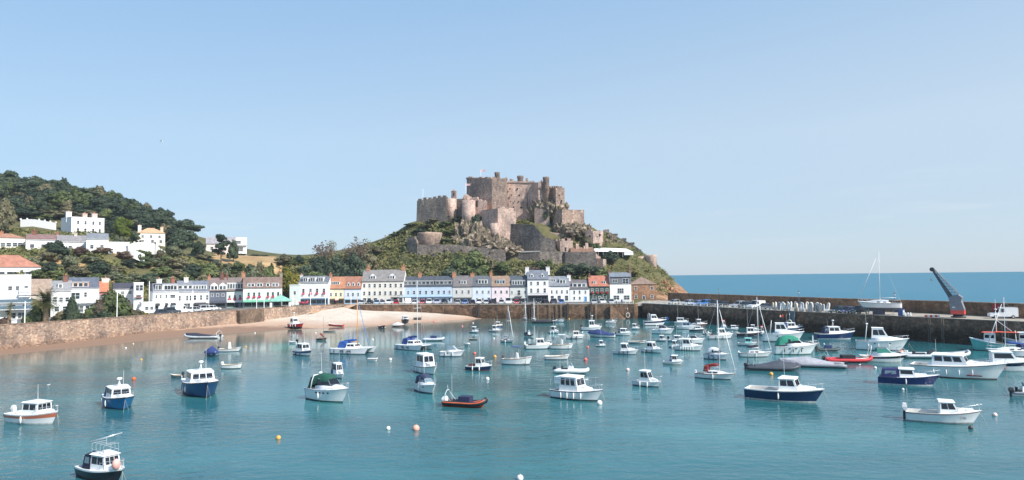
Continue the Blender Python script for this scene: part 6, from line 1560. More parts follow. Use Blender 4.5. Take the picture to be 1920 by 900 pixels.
def b_yacht(t, L, mh, col=BW, boot=(60, 64, 74), rub=(150, 150, 150), sail=(40, 60, 120), jib=(230, 230, 228), dodger=None, keel=False, stern=.62, mcol=(232, 232, 230), flag=None, ob=0, fend=0, mx=.1, under=None):
    B = L * .31; F = .105 * L
    m, d, mats, dm, hb, zs, X = hull(L, B, F, .28, col, boot, rub, stern, .16, 1.5, cock=.28, flare=.8)
    h = m.build('hull', mats, t); d.build('deck', dm, t)
    rings = []
    for s, q, hh in ((.29, .66, .42), (.45, .64, .44), (.62, .56, .36), (.78, .4, .12)):
        b, z, x = hb(s), zs(s) - .04, X(s, 0); k = L / 8
        rings.append([(x, -b * q, z), (x, -b * q * .86, z + hh * k), (x, 0, z + hh * k * 1.15), (x, b * q * .86, z + hh * k), (x, b * q, z)])
    co = MB().loft(rings, False, (True, True), 0, False).build('coachroof', white_m, t)
    for sg in (1, -1):
        for s in (.38, .52):
            MB().box(X(s, 0) - .4, X(s, 0) + .35, sg * hb(s) * .61 - .04, sg * hb(s) * .61 + .02, zs(s) + .08, zs(s) + .26).build('window', tint_m, co)
    zr = zs(.5) + .44 * L / 8
    mast_rig(t, L * mx, zr - .1, mh, L, mcol, True, sail, jib, (L / 2 - .1, 0, zs(1)), (-L / 2 + .1, 0, zs(0)))
    pulpit(t, hb, zs, X, .76)
    m = MB()
    for sg in (1, -1):
        m.sweep([(X(s, 0), sg * (hb(s) - .06), zs(s) + .55) for s in (0.02, .2, .4, .6, .8)], .014, 4)
        for s in (.02, .2, .4, .6): m.tube((X(s, 0), sg * (hb(s) - .06), zs(s)), (X(s, 0), sg * (hb(s) - .06), zs(s) + .55), .016, n=4)
    m.build('guard_rail', steel_m, t)
    if dodger: canopy(t, X(.22, 0), X(.34, 0), zs(.3) + .25, .75, hb(.3) * 1.3, dodger, False, .2, 'sprayhood')
    if flag: MB().add([(-L / 2 - .1, 0, zs(0) + 1.3), (-L / 2 - .1, .02, zs(0) + .6), (-L / 2 - .8, .1, zs(0) + .45), (-L / 2 - .85, .08, zs(0) + 1.05)], [(0, 1, 2, 3)]).tube((-L / 2, 0, zs(0)), (-L / 2 - .1, 0, zs(0) + 1.4), .02, n=4).build('ensign', paint(flag, .8), t)
    if ob: outboard(t, -L / 2 - .1, .2, zs(0) - .15, .7, BW)
    for k in range(fend):
        s = .25 + .5 * (k + .5) / fend; fender(t, X(s, .3), -(hb(s) + .08), zs(s) * .5)
    return h, hb, zs, X
def b_rib(t, L, tube=(60, 64, 70), bottom=(226, 226, 222), console=True, ccol=BW, cov=None, ob=1, obc=(40, 42, 48), aframe=None, rub=None, seats=(40, 42, 48), peak=.55, ridge=.75, aer=0, box=None, tub_r=None, up=.35):
    B = L * .36; r = tub_r or min(.3, L * .042 + .02)
    path = []
    for s in np.linspace(0, 1, 9): path.append((-L / 2 + s * L * .62, B / 2 - r, .42))
    arc = []
    for a in np.linspace(.08, 1, 8):
        x = L * .12 + (L * .38 - r) * math.sin(a * math.pi / 2); y = (B / 2 - r) * max(0, math.cos(a * math.pi / 2)) ** .75
        arc.append((x, y, .42 + up * L / 7 * a ** 2))
    P = path + arc; P = P + [(x, -y, z) for x, y, z in reversed(P[:-1])]
    rr = [r * .7] + [r] * (len(P) - 2) + [r * .7]
    tb = MB().sweep(P, rr, 9)
    h = tb.build('inflatable_tube', paint(tube, .5, .1, 1.5), t)
    if rub: MB().sweep([(x, y + (r * .95 if y > 0 else -r * .95 if y < 0 else 0), z + r * .45) for x, y, z in P], [.09] * len(P), 6).build('rubbing_strake', paint(rub, .6), h)
    m = MB(); rings = []
    for s in np.linspace(0, 1, 8):
        x = -L / 2 + s * L * .94; k = max(.04, 1 - max(0, (s - .45) / .55) ** 2.2); z = .4 + (up * L / 7 * max(0, s - .55) / .45 if s > .55 else 0)
        rings.append([(x, (B / 2 - r) * k, z), (x - .05 * s * L, (B / 2 - r) * k * .8, .0 + z * .1), (x - .1 * s * L, 0, -.3 + (.3 * s ** 4)), (x - .05 * s * L, -(B / 2 - r) * k * .8, .0 + z * .1), (x, -(B / 2 - r) * k, z)])
    m.loft(rings, True, (True, True), 0, True); m.build('hull', paint(bottom, .4, .1), t)
    if cov:
        rg = []
        for i in range(13):
            s = i / 12; x = -L / 2 + .18 * L * (1 if ob else .1) + s * L * (.97 - .18) - (0 if ob else 0)
            k = max(.06, 1 - max(0, ((x + L / 2) / L - .5) / .5) ** 2.3); b = (B / 2) * k * .98
            q = 1 - abs(s - peak) / max(peak, 1 - peak); z0 = .46 + up * L / 7 * max(0, s - .5) * 1.6
            rg.append([(x, b, z0 - .1), (x, b * .96, z0 + r * .75), (x, b * .5, z0 + r + ridge * .5 * q), (x, 0, z0 + r + ridge * q), (x, -b * .5, z0 + r + ridge * .5 * q), (x, -b * .96, z0 + r * .75), (x, -b, z0 - .1)])
        MB().loft(rg, False, (False, False), 0, True).build('boat_cover', paint(cov, .85, .16, 1.2), t)
    elif console:
        c = MB().hexa([(-.1 * L, -.4, .35), (.06 * L, -.36, .35), (.06 * L, .36, .35), (-.1 * L, .4, .35)], [(-.08 * L, -.36, 1.25), (.02 * L, -.3, 1.2), (.02 * L, .3, 1.2), (-.08 * L, .36, 1.25)]).build('console', paint(ccol, .5, .08), t)
        m = MB(); quad_panel(m, [(.02 * L, -.3, 1.2), (.02 * L, .3, 1.2), (-.03 * L, .26, 1.7), (-.03 * L, -.26, 1.7)], 0, 1, 0, 1, .02); m.build('windscreen', pale_glass, c)
        MB().box(-.3 * L, -.13 * L, -.32, .32, .3, .8).box(-.3 * L, -.27 * L, -.3, .3, .8, 1.15).build('seat', paint(seats, .7), t)
    if box: MB().box(-.14 * L, .12 * L, -B * .28, B * .28, .3, 1.25).build('console_cover', paint(box, .85, .12), t)
    for k in range(ob): outboard(t, -L / 2 - .1, (k - (ob - 1) / 2) * .55, .3, 1.15, obc)
    if aframe:
        m = MB(); xA = -L / 2 + .3
        m.sweep([(xA, -B / 2 + r, .5), (xA + .1, -B / 2 + r + .1, 1.5), (xA + .15, -.35, 1.9), (xA + .15, .35, 1.9), (xA + .1, B / 2 - r - .1, 1.5), (xA, B / 2 - r, .5)], .05, 6)
        m.tube((xA + .15, 0, 1.9), (xA + .1, 0, 2.5), .03, n=5).tube((xA + .1, -B / 2 + r + .1, 1.5), (xA + 1, -B / 2 + r + .1, .6), .03, n=5).tube((xA + .1, B / 2 - r - .1, 1.5), (xA + 1, B / 2 - r - .1, .6), .03, n=5)
        m.build('a_frame', paint(aframe, .4), t)
    if aer: aerial(t, -L * .35, .2, .6, aer)
    return h
def b_dinghy(t, L, col=BW, inner=(206, 198, 184), boot=(80, 84, 90), rub=(150, 130, 110), ob=0, obc=(60, 60, 64), cov=None, console=False, ttop=None, F=None, B=None, peak=.4, ridge=.5, sail=None, mast=None):
    B = B or L * .38; F = F or max(.34, .085 * L)
    m, d, mats, dm, hb, zs, X = hull(L, B, F, .45, col, boot, rub, .78, .12, 1.7, cock=.8125, inner=inner)
    h = m.build('hull', mats, t); d.build('deck', dm, t)
    if cov: cover(t, hb, zs, X, cov, ridge=ridge, peak=peak)
    else:
        for s in (.22, .45, .66): MB().box(X(s, 0) - .14, X(s, 0) + .14, -hb(s) * .86, hb(s) * .86, F * .62, F * .62 + .05).build('thwart', paint((176, 150, 118), .8, .2), t)
    if console:
        c = MB().hexa([(-.06 * L, -.34, .2), (.06 * L, -.32, .2), (.06 * L, .32, .2), (-.06 * L, .34, .2)], [(-.04 * L, -.3, 1.75), (.02 * L, -.28, 1.65), (.02 * L, .28, 1.65), (-.04 * L, .3, 1.75)]).build('console', white_m, t)
        if ttop:
            q = MB()
            for sx in (-.12, .06):
                for sy in (-.5, .5): q.tube((sx * L, sy, F), (sx * L, sy * .95, F + 1.75), .03, n=5)
            q.tube((-.12 * L, -.5, F + 1.72), (.06 * L, -.5, F + 1.72), .03, n=5).tube((-.12 * L, .5, F + 1.72), (.06 * L, .5, F + 1.72), .03, n=5).tube((-.12 * L, -.5, F + 1.7), (-.12 * L, .5, F + 1.7), .03, n=5); q.build('t_top_frame', steel_m, t); MB().box(-.16 * L, .12 * L, -.85, .85, F + 1.75, F + 1.88).build('t_top', paint(ttop, .6), t)
    if mast: MB().tube((L * .15, 0, F * .5), (L * .14, 0, F + mast), .045, .03, 6).build('mast', paint((150, 110, 84), .6), t)
    if sail: MB().sweep([(L * .2, 0, F + .2), (-.02 * L, .05, F + .75), (-.2 * L, .1, F + .95)], [.12, .24, .12], 7).build('furled_sail', paint(sail, .85, .15), t)
    for k in range(ob): outboard(t, -L / 2 - .1, (k - (ob - 1) / 2) * .5, zs(0) - .12, .85, obc)
    return h
def b_multihull(t, L, mh, mcol, W_=None, sail=(40, 80, 150), tri=False, jib=None, top=None):
    W_ = W_ or L * .5
    for sg, k in ((1, 1), (-1, 1)):
        m, d, mats, dm, hb, zs, X = hull(L * k, L * .15, L * .095, .25, BW, (70, 80, 92), (214, 214, 212), .8, .1, 1.5)
        for q in (m, d): q.v = [(x, y + sg * (W_ / 2 - L * .075), z) for x, y, z in q.v]
        ho = m.build('hull', mats, t); d.build('deck', dm, ho)
        for s in (.3, .5): MB().box(X(s, .3), X(s, .3) + .8, sg * (W_ / 2 - .0) - .04 - (0 if sg > 0 else 0), sg * (W_ / 2 - .0) + .01, L * .05, L * .068).build('porthole', tint_m, ho)
        for s in (.15, .4, .6): fender(t, X(s, .3), sg * (W_ / 2 + .1), .5, (44, 54, 80))
    MB().hexa([(-L * .42, -W_ * .34, L * .06), (L * .12, -W_ * .34, L * .06), (L * .12, W_ * .34, L * .06), (-L * .42, W_ * .34, L * .06)], [(-L * .42, -W_ * .34, L * .1), (L * .12, -W_ * .34, L * .1), (L * .12, W_ * .34, L * .1), (-L * .42, W_ * .34, L * .1)]).build('bridge_deck', white_m, t)
    c, zt, _ = cabin(t, -L * .12, L * .14, L * .1, L * .075, W_ * .62, W_ * .5, .9, .3, .8, BW, 2, 3, None, BW, .08)
    MB().tube((L * .4, -W_ * .36, L * .1), (L * .4, W_ * .36, L * .1), .07, n=6).build('cross_beam', white_m, t)
    MB().add([(L * .13, -W_ * .34, L * .09), (L * .4, -W_ * .34, L * .09), (L * .4, W_ * .34, L * .09), (L * .13, W_ * .34, L * .09)], [(0, 1, 2, 3)]).build('trampoline', paint((196, 200, 202), .8), t)
    mast_rig(t, L * .1, L * .16, mh, L, mcol, True, sail, jib, (L * .42, 0, L * .1), None, .1)
    canopy(t, -L * .36, -L * .14, L * .1, 1.2, W_ * .5, sail, False, .3)
def b_trawler(t, L, col, top=(222, 84, 50), wh=BW, mh=4.0, rubc=(230, 226, 214)):
    B = L * .36; F = .14 * L
    m, d, mats, dm, hb, zs, X = hull(L, B, F, .6, col, (70, 60, 58), rubc, .8, .1, 2.0, cock=.55, inner=(150, 140, 130))
    h = m.build('hull', mats, t); d.build('deck', dm, t)
    c, zt, (xa, xf) = cabin(t, X(.5, 0), X(.72, 0), zs(.5) - .3, 2.1, hb(.55) * 1.3, hb(.7) * 1.3, .05, 0, .96, wh, 2, 3, None, top, .3, vb=.52, vt=.8)
    g = MB()
    for sg in (-1, 1):
        g.tube((X(.48, 0), sg * .7, zt), (X(.48, 0), 0, zt + mh), .07, .05, 6); g.tube((X(.12, 0), sg * hb(.15) * .8, zs(.1)), (X(.14, 0), sg * .5, zt + .3), .06, n=5)
    g.tube((X(.48, 0), 0, zt + mh), (X(.48, 0), 0, zt + mh + 2.0), .04, n=5).tube((X(.48, 0), 0, zt + mh * .55), (X(.2, 0), 0, zt + .2), .05, n=5).tube((X(.14, 0), -.5, zt + .3), (X(.14, 0), .5, zt + .3), .06, n=5)
    go = g.build('gantry', white_m, t)
    MB().rev([(.2, 0), (.3, .1), (.2, .22)], (X(.48, 0), 0, zt + mh), 10).build('radar_dome', white_m, go)
    MB().box(X(.1, 0), X(.5, 0), -hb(.3) * .75, hb(.3) * .75, zt - .02, zt + .06).build('shelter_top', paint(top, .6), t)
    m = MB()
    for k in range(5): m.obox((X(.12 + .07 * k, 0), rnd.uniform(-.6, .6), .3), .5, .5, .45, rnd.uniform(0, 1))
    m.build('deck_gear', paint((120, 110, 100), .8, .3, 3), t)
    return h, hb, zs, X
# ================================================================ the fleet: (left px, right px, waterline row, heading in degrees, builder, options, name, label, group)
HD = -38
def place(x0, x1, y, hd, fn, kw, name, label, cat='boat', group=None, z=0.0, roll=0.0, scale_max=14):
    pc = at_z((x0 + x1) / 2, y, z)
    r = R(hd); dirv = Vector((math.cos(r), math.sin(r))); v = Vector((pc.x, pc.y)).normalized()
    a = abs(dirv.x * v.y - dirv.y * v.x); b_ = abs(dirv.x * v.x + dirv.y * v.y)
    wide = (x1 - x0) * Vector((pc.x, pc.y)).length / FPX
    ar = .5 if fn is b_multihull else .4
    L = max(1.6, min(scale_max, wide / (a * .92 + b_ * ar)))
    t = thing(name, label, cat, (pc.x, pc.y, z + rnd.uniform(-.02, .03)), r, group)
    fn(t, L, **kw)
    t.scale = (1, 1.1, 1.36 if fn in (b_pilot, b_cruiser, b_dinghy) else 1.25) if fn is not b_rib else (1, 1.05, 1.15)
    if roll: t.rotation_euler[0] = R(roll)
    return t, L
P_, C_, Y_B, RB, D_, M_, TR = b_pilot, b_cruiser, b_yacht, b_rib, b_dinghy, b_multihull, b_trawler
GRN = (30, 84, 70)
FLEET = [
 # near the camera
 (25, 108, 792, -20, P_, dict(cab=(.40, .70), ch=1.1, front=3, side=2, ob=1, obc=(236, 236, 234), aer=1.5, fend=1, stripe=(208, 120, 92), rake_f=.1, boot=(196, 196, 192)), 'motor_boat', 'white wheelhouse boat with orange and black stripes near the left edge'),
 (195, 252, 762, -52, P_, dict(col=(38, 116, 168), boot=(24, 64, 80), canv=(40, 66, 120), canv_len=.1, cab=(.3, .68), ch=1.02, mast=.7, aer=1.6, fend=2, rub=(70, 60, 56), front=2), 'fishing_boat', 'small bright-blue fishing boat with white wheelhouse and navy rear canvas'),
 (152, 238, 897, -32, P_, dict(col=BLK, boot=(60, 40, 40), rub=(236, 236, 234), cab=(.42, .74), ch=1.0, canv=(30, 38, 60), canv_len=.2, buoy=True, side=2, aer=0), 'fishing_boat', 'black-hulled boat with roof rails and a pale pink fender at the bottom left'),
 (341, 413, 738, -58, P_, dict(col=(36, 70, 120), boot=(26, 30, 40), rub=(96, 70, 60), cab=(.3, .64), ch=1.2, front=3, mast=.9, aer=2.4, fend=2, side=1), 'fishing_boat', 'navy-blue fishing boat with three-windowed white wheelhouse and radar mast'),
 (573, 665, 751, -38, C_, dict(canv=GRN, fend=1, ports=4, aer=2.6, rad=True, boot=(60, 80, 72)), 'cabin_cruiser', 'white cabin cruiser with a dark green canopy'),
 (618, 650, 708, -55, P_, dict(canv=(48, 66, 110), cab=(.34, .7), aer=1.8, stripe=(220, 222, 226)), 'motor_boat', 'small white cabin boat with blue rear canvas half hidden behind the green-canopied cruiser'),
 (772, 829, 699, -62, P_, dict(cab=(.2, .66), ch=1.7, side=2, front=2, rub=(120, 112, 104), aer=2.4, fend=2, B=None, stripe=(230, 230, 228)), 'cabin_cruiser', 'tall white cruiser with canvas-covered cabin moored directly behind another white cruiser'),
 (774, 826, 735, -60, C_, dict(canv=(54, 64, 92), glassc=pale_glass, ports=2, arch=False, aer=3.2, fend=1, stripe=(226, 226, 224)), 'cabin_cruiser', 'white cruiser with navy cockpit canvas and silver windscreen left of the orange inflatable'),
 (831, 917, 762, -20, RB, dict(tube=(38, 42, 50), bottom=(218, 98, 56), rub=(214, 104, 66), console=False, box=(40, 50, 84), ob=2, obc=(232, 232, 230), aframe=(210, 214, 216), aer=3.2, up=.6), 'rigid_inflatable', 'orange and black rescue inflatable with white-covered outboards and navy console'),
 (1040, 1105, 700, -18, RB, dict(tube=(222, 222, 220), console=True, ccol=BW, ob=1, aer=1.5), 'rigid_inflatable', 'white inflatable with tall white console behind the big motor cruiser'),
 (1033, 1137, 748, -38, P_, dict(cab=(.2, .58), ch=1.5, side=3, front=2, rub=(104, 110, 118), fend=4, rake_f=.3, boot=(60, 66, 70), stern=.92), 'motor_yacht', 'largest white motor cruiser in the middle of the harbour with tall deckhouse'),
 (1187, 1243, 724, -42, P_, dict(cab=(.3, .68), ch=1.3, front=2, side=2, rake_f=.6, aer=2.6, fend=2), 'motor_boat', 'white rounded-cabin motor boat right of the largest cruiser'),
 (1306, 1378, 710, -32, Y_B, dict(mh=9.8, sail=(140, 52, 50), dodger=(136, 50, 50), rub=(136, 122, 112), fend=1, ob=1), 'sailing_yacht', 'white sailing yacht with dark red sail cover and sprayhood'),
 (1407, 1491, 694, -18, RB, dict(tube=(72, 78, 86), cov=(74, 80, 90), ob=1, peak=.52, ridge=.85, aframe=(52, 56, 62), aer=2.4), 'rigid_inflatable', 'dark grey inflatable under a charcoal peaked cover'),
 (1409, 1535, 750, -33, P_, dict(col=(20, 52, 88), boot=(210, 206, 200), rub=(216, 216, 212), cab=(.46, .7), ch=1.25, side=2, front=2, aer=3.2, fend=1, stern=.8, rake_f=.5, boxes=(140, 80, 84), sheer=.3), 'launch', 'long navy-hulled launch with white midship wheelhouse and open stern'),
 (1472, 1572, 687, 160, RB, dict(tube=(150, 152, 158), cov=(168, 168, 174), ob=1, peak=.5, ridge=.9, bottom=(150, 152, 158)), 'rigid_inflatable', 'long light-grey covered inflatable with its black outboard to the right'),
 (1552, 1629, 679, -8, RB, dict(tube=(196, 46, 54), console=False, box=(42, 44, 52), ob=1, aframe=(196, 198, 202), bottom=(216, 210, 206)), 'rigid_inflatable', 'red inflatable with black covered seat and silver frame'),
 (1663, 1744, 721, -28, P_, dict(col=(34, 52, 104), boot=(206, 206, 204), rub=(40, 50, 84), cab=(.36, .62), ch=.95, canv=(40, 46, 96), canv_len=.3, front=2, side=1, aer=1.8, fend=1), 'motor_boat', 'navy cabin boat with a navy canvas tent over its stern on the right'),
 (1733, 1863, 707, -38, P_, dict(cab=(.24, .62), ch=1.3, side=3, front=2, rub=(120, 96, 92), stripe=(236, 232, 230), fend=4, rake_f=.7, aer=1.8, boot=(110, 64, 58), stern=.86, dash=(170, 70, 76)), 'cabin_cruiser', 'long white classic cruiser with red trim on the right side'),
 (1719, 1818, 791, -26, P_, dict(cab=(.46, .72), ch=1.0, side=2, front=2, ob=2, obc=(224, 222, 220), rub=(140, 132, 130), rake_f=.7, boot=(150, 150, 148), stern=.84, coach=True), 'fishing_boat', 'small white fishing boat with twin white outboards at the lower right'),
 (1842, 1928, 694, -24, P_, dict(cab=(.3, .7), ch=1.35, side=1, front=2, stripe=NAVY, rake_f=.9, boot=(210, 210, 208), fend=1, fcol=(216, 110, 120)), 'cabin_cruiser', 'white cruiser with a broad navy hull band at the right edge'),
 (1903, 1936, 743, -10, RB, dict(tube=(120, 126, 140), console=True, ob=1), 'rigid_inflatable', 'grey inflatable cut off by the right edge'),
 (1623, 1692, 678, -14, C_, dict(stripe=(36, 38, 46), glassc=glass((60, 130, 116), .1), ports=0, arch=True, boot=(200, 196, 188), F=.9), 'speed_boat', 'white speedboat with a black side band and green windscreen'),
 (1618, 1691, 656, -22, C_, dict(hard=True, canv=None, fend=3, rad=True, aer=2.6, ports=2), 'cabin_cruiser', 'white hardtop cruiser with navy rear canvas moored near the pier wall'),
 (1697, 1806, 670, -8, RB, dict(tube=(196, 200, 204), ccol=(52, 54, 62), ob=2, aframe=(206, 208, 210), bottom=(206, 206, 200)), 'rigid_inflatable', 'long pale-grey inflatable with black seats below the crane'),
 (1836, 1900, 658, 143, TR, dict(col=(112, 190, 184)), 'fishing_boat', 'turquoise trawler with orange roof alongside the pier'),
 (1903, 1968, 660, 143, TR, dict(col=(150, 204, 200), top=(226, 226, 222)), 'fishing_boat', 'pale turquoise trawler partly cut off at the right edge'),
 (1861, 1930, 668, 172, Y_B, dict(mh=8.5, sail=(52, 84, 150), dodger=(40, 52, 92), fend=2), 'sailing_yacht', 'small white yacht with blue canvas in front of the turquoise trawler'),
 (1535, 1598, 635, -8, P_, dict(col=(28, 54, 100), boot=(206, 206, 204), cab=(.3, .62), ch=1.3, mast=1.1, aer=1.6, canv=(36, 44, 74), canv_len=.12, side=2), 'fishing_boat', 'navy boat with white wheelhouse and radar mast against the pier wall'),
 (1534, 1573, 659, -6, RB, dict(tube=(70, 80, 80), console=False, box=(46, 64, 108), ob=1, aframe=(190, 192, 196)), 'rigid_inflatable', 'small dark inflatable with a blue covered console'),
 (1456, 1526, 664, -14, C_, dict(canv=(48, 140, 116), ports=3, arch=False, fend=3, fcol=(50, 60, 60), boot=(90, 100, 96), stripe=(228, 228, 226)), 'cabin_cruiser', 'white cruiser with a bright green canopy'),
 (1437, 1501, 640, -14, C_, dict(hard=True, fend=1), 'cabin_cruiser', 'sleek white hardtop cruiser behind the bright green canopy'),
 (1458, 1507, 622, -6, P_, dict(col=(58, 84, 110), canv=(46, 60, 118), canv_len=.25, cab=(.36, .66), ch=1.1), 'motor_boat', 'slate-blue boat with blue stern canvas by the pier steps'),
 (1390, 1444, 669, -8, Y_B, dict(mh=9.4, sail=(44, 50, 66), fend=1, ob=1), 'sailing_yacht', 'white yacht with a charcoal sail cover and tall mast'),
 (1386, 1417, 648, -18, P_, dict(ccol=(140, 210, 208), cab=(.42, .76), ch=.9, roofc=(150, 216, 212), coach=False), 'motor_boat', 'tiny white boat with a turquoise cabin'),
 (1385, 1425, 631, -6, P_, dict(col=(44, 52, 66), cab=(.42, .72), ch=1.1, aer=5, rub=(150, 120, 110)), 'fishing_boat', 'dark-hulled boat with white cabin and thin mast'),
 (1422, 1437, 629, -70, P_, dict(col=(220, 214, 206), roofc=(206, 70, 56), ch=1.7, cab=(.4, .66), buoy=False), 'fishing_boat', 'narrow white boat with a red roof and a yellow fender seen from the bow'),
 (1328, 1373, 635, -12, P_, dict(cab=(.42, .74), ch=1.3, rake_f=.5, boxes=(120, 60, 56), fend=2), 'motor_boat', 'white boat with brown gear in its stern behind the red-sailed yacht'),
 (1322, 1369, 674, -40, C_, dict(canv=(232, 232, 230), fend=3, fcol=(50, 66, 110), ports=1, arch=False), 'cabin_cruiser', 'white cruiser shrouded in a white cover with navy fenders'),
 (1349, 1365, 617, -60, P_, dict(roofc=(216, 72, 52), ch=1.8, cab=(.36, .7)), 'fishing_boat', 'small white boat with an orange-red cabin roof by the pier'),
 (1364, 1384, 619, -20, P_, dict(cab=(.4, .8), ch=.7, front=2), 'motor_boat', 'tiny white cuddy boat beside the orange-red roofed boat'),
 (1366, 1383, 608, -10, RB, dict(tube=(190, 186, 180), ob=1), 'inflatable_dinghy', 'small beige inflatable near the pier wall'),
 (1208, 1249, 610, -8, C_, dict(stripe=(40, 50, 80), canv=None, hard=True, ports=0, fend=0), 'cabin_cruiser', 'white cruiser with a navy hull band moored nearest the pier corner'),
 (1224, 1264, 626, -16, C_, dict(hard=False, ports=2, glassc=tint_m), 'cabin_cruiser', 'white sports cruiser with a raised arch near the pier corner'),
 (1247, 1271, 600, -10, D_, dict(cov=(92, 160, 216), ridge=.9), 'covered_boat', 'boat under a bright sky-blue tarpaulin near the pier corner'),
 (1266, 1290, 607, -4, P_, dict(cab=(.2, .7), ch=1.0, aer=3.5), 'motor_boat', 'long-cabined white boat next to the sky-blue tarpaulin'),
 (1272, 1302, 617, -12, P_, dict(ccol=(180, 196, 210), roofc=(96, 120, 150), cab=(.3, .76), ch=.9), 'motor_boat', 'white boat with a blue-grey cabin roof'),
 (1253, 1282, 641, -25, P_, dict(cab=(.46, .8), ch=.8, ob=1), 'motor_boat', 'low white cuddy boat left of the fender-hung wheelhouse boat'),
 (1284, 1319, 644, -22, C_, dict(ports=1, boot=(70, 76, 80)), 'speed_boat', 'white speed cruiser just behind the fender-hung wheelhouse boat'),
 (1268, 1317, 657, -34, P_, dict(cab=(.3, .64), ch=1.3, rake_f=.6, fend=6, front=2), 'motor_boat', 'white wheelhouse boat hung with many fenders'),
 (1297, 1325, 612, -14, P_, dict(col=(120, 52, 46), rub=(230, 224, 216), cab=(.4, .66), ch=1.2, aer=4, boxes=(220, 216, 208)), 'fishing_boat', 'red-brown fishing boat with white upperworks by the pier'),
 (1294, 1319, 621, -10, P_, dict(col=(50, 60, 76), cab=(.4, .8), ch=.7), 'motor_boat', 'small dark-hulled cuddy boat in front of the red-brown boat'),
 (1245, 1280, 683, -16, P_, dict(cab=(.46, .76), ch=.9, canv=(44, 76, 124), canv_len=.12, aer=1.8, ob=0, boot=(150, 140, 130)), 'motor_boat', 'small white cabin boat with a blue canvas well, alone left of the red-sailed yacht'),
 (1151, 1197, 664, -28, P_, dict(cab=(.34, .68), ch=1.2, rake_f=.7, fend=3, fcol=(60, 66, 80), front=2), 'motor_boat', 'white rounded wheelhouse boat, left of a matching pair'),
 (1203, 1245, 661, -38, P_, dict(cab=(.3, .66), ch=1.2, rake_f=.6, fend=2, fcol=(50, 52, 60), front=3), 'motor_boat', 'white rounded wheelhouse boat, right of a matching pair'),
 (1178, 1211, 644, -8, D_, dict(inner=(226, 222, 214)), 'open_boat', 'white open boat with high bow behind the matching pair'),
 (1091, 1128, 619, -20, P_, dict(cab=(.4, .7), ch=1.6, mast=1.0, fend=0, ob=1), 'fishing_boat', 'white boat with a tall wheelhouse behind the navy-covered boat'),
 (1103, 1152, 632, 172, D_, dict(cov=(40, 58, 106), ridge=.95, ob=1, peak=.6, B=None), 'covered_boat', 'boat under a navy cover with its outboard to the right'),
 (1151, 1184, 629, -14, P_, dict(canv=(40, 44, 60), canv_len=.14, cab=(.42, .76), ch=.95), 'motor_boat', 'white cabin boat with charcoal stern canvas right of the navy-covered boat'),
 (1136, 1157, 607, -12, C_, dict(stripe=(36, 40, 50), ports=0, arch=False), 'speed_boat', 'small white speedboat with dark lower hull near the quay steps'),
 (1063, 1094, 635, -8, P_, dict(cab=(.42, .74), ch=1.0, rake_f=.2, roofc=(244, 226, 214), fend=2, fcol=(60, 60, 66)), 'motor_boat', 'small white boat with a flat wheelhouse roof left of the navy-covered boat'),
 (1033, 1075, 654, -8, D_, dict(console=True, ob=1, F=.75, ttop=(220, 222, 224)), 'open_boat', 'white open fishing boat with small console and dark outboard'),
 (1023, 1067, 674, -6, D_, dict(ob=0, F=.55, inner=(228, 226, 220), mast=1.6), 'open_boat', 'long slender white open boat below the console boat'),
 (1027, 1050, 625, -40, P_, dict(cab=(.36, .72), ch=1.2, fend=2), 'motor_boat', 'little white wheelhouse boat in the middle rows'),
 (1041, 1059, 604, -30, C_, dict(ports=1, arch=False), 'motor_boat', 'small white boat close under the dark quay wall'),
 (998, 1042, 606, -2, D_, dict(col=(44, 46, 54), rub=(60, 60, 62), inner=(70, 66, 62), F=.5, cov=(46, 48, 56), ridge=.5), 'open_boat', 'low black boat lying under the quay wall'),
 (994, 1008, 602, -85, Y_B, dict(mh=6.5, sail=(200, 180, 150), col=(228, 214, 196)), 'sailing_yacht', 'cream yacht seen end-on under the quay wall'),
 (978, 991, 600, -80, Y_B, dict(mh=6.2, sail=(220, 220, 220)), 'sailing_yacht', 'white yacht seen end-on next to the cream yacht'),
 (946, 966, 597, -6, Y_B, dict(mh=6.4, sail=None, stern=.7), 'sailing_yacht', 'small white yacht with bare mast nearest the beach end of the quay'),
 (987, 1034, 654, -8, P_, dict(cab=(.42, .76), ch=1.1, ob=1, obc=(226, 224, 222), aer=1.5, rake_f=.6, boxes=(60, 58, 58)), 'motor_boat', 'white wheelhouse boat with a pale outboard left of the console boat'),
 (982, 1002, 631, -50, RB, dict(tube=(60, 66, 74), ccol=(220, 220, 220), ob=1), 'rigid_inflatable', 'small dark inflatable with a white console in the middle rows'),
 (942, 999, 683, -18, D_, dict(console=True, ttop=(84, 100, 140), ob=1, obc=(90, 90, 94), F=.85, inner=(224, 222, 216)), 'open_boat', 'white centre-console boat with a blue T-top'),
 (873, 926, 694, -26, P_, dict(col=(32, 50, 88), boot=(90, 40, 40), rub=(232, 232, 228), cab=(.42, .68), ch=1.15, aer=3.0, boxes=(150, 90, 80), fend=2), 'fishing_boat', 'navy and white fishing boat with a long whip aerial left of the T-top boat'),
 (937, 966, 642, -40, Y_B, dict(mh=7.4, sail=(220, 218, 214), fend=1, boot=(90, 100, 90)), 'sailing_yacht', 'white yacht with a pale sail cover in the middle rows'),
 (917, 939, 622, -30, P_, dict(cab=(.36, .72), ch=1.1, boot=(110, 54, 50)), 'motor_boat', 'white boat with four dark windows in front of the royal-blue boat'),
 (924, 943, 613, -15, P_, dict(col=(44, 74, 150), cab=(.36, .76), ch=.9, ccol=(230, 214, 196)), 'motor_boat', 'royal-blue boat with a cream cabin'),
 (880, 899, 624, -25, P_, dict(cab=(.34, .74), ch=1.1, col=(226, 228, 230), boot=(40, 44, 56)), 'motor_boat', 'small white cabin boat with a dark waterline left of the royal-blue boat'),
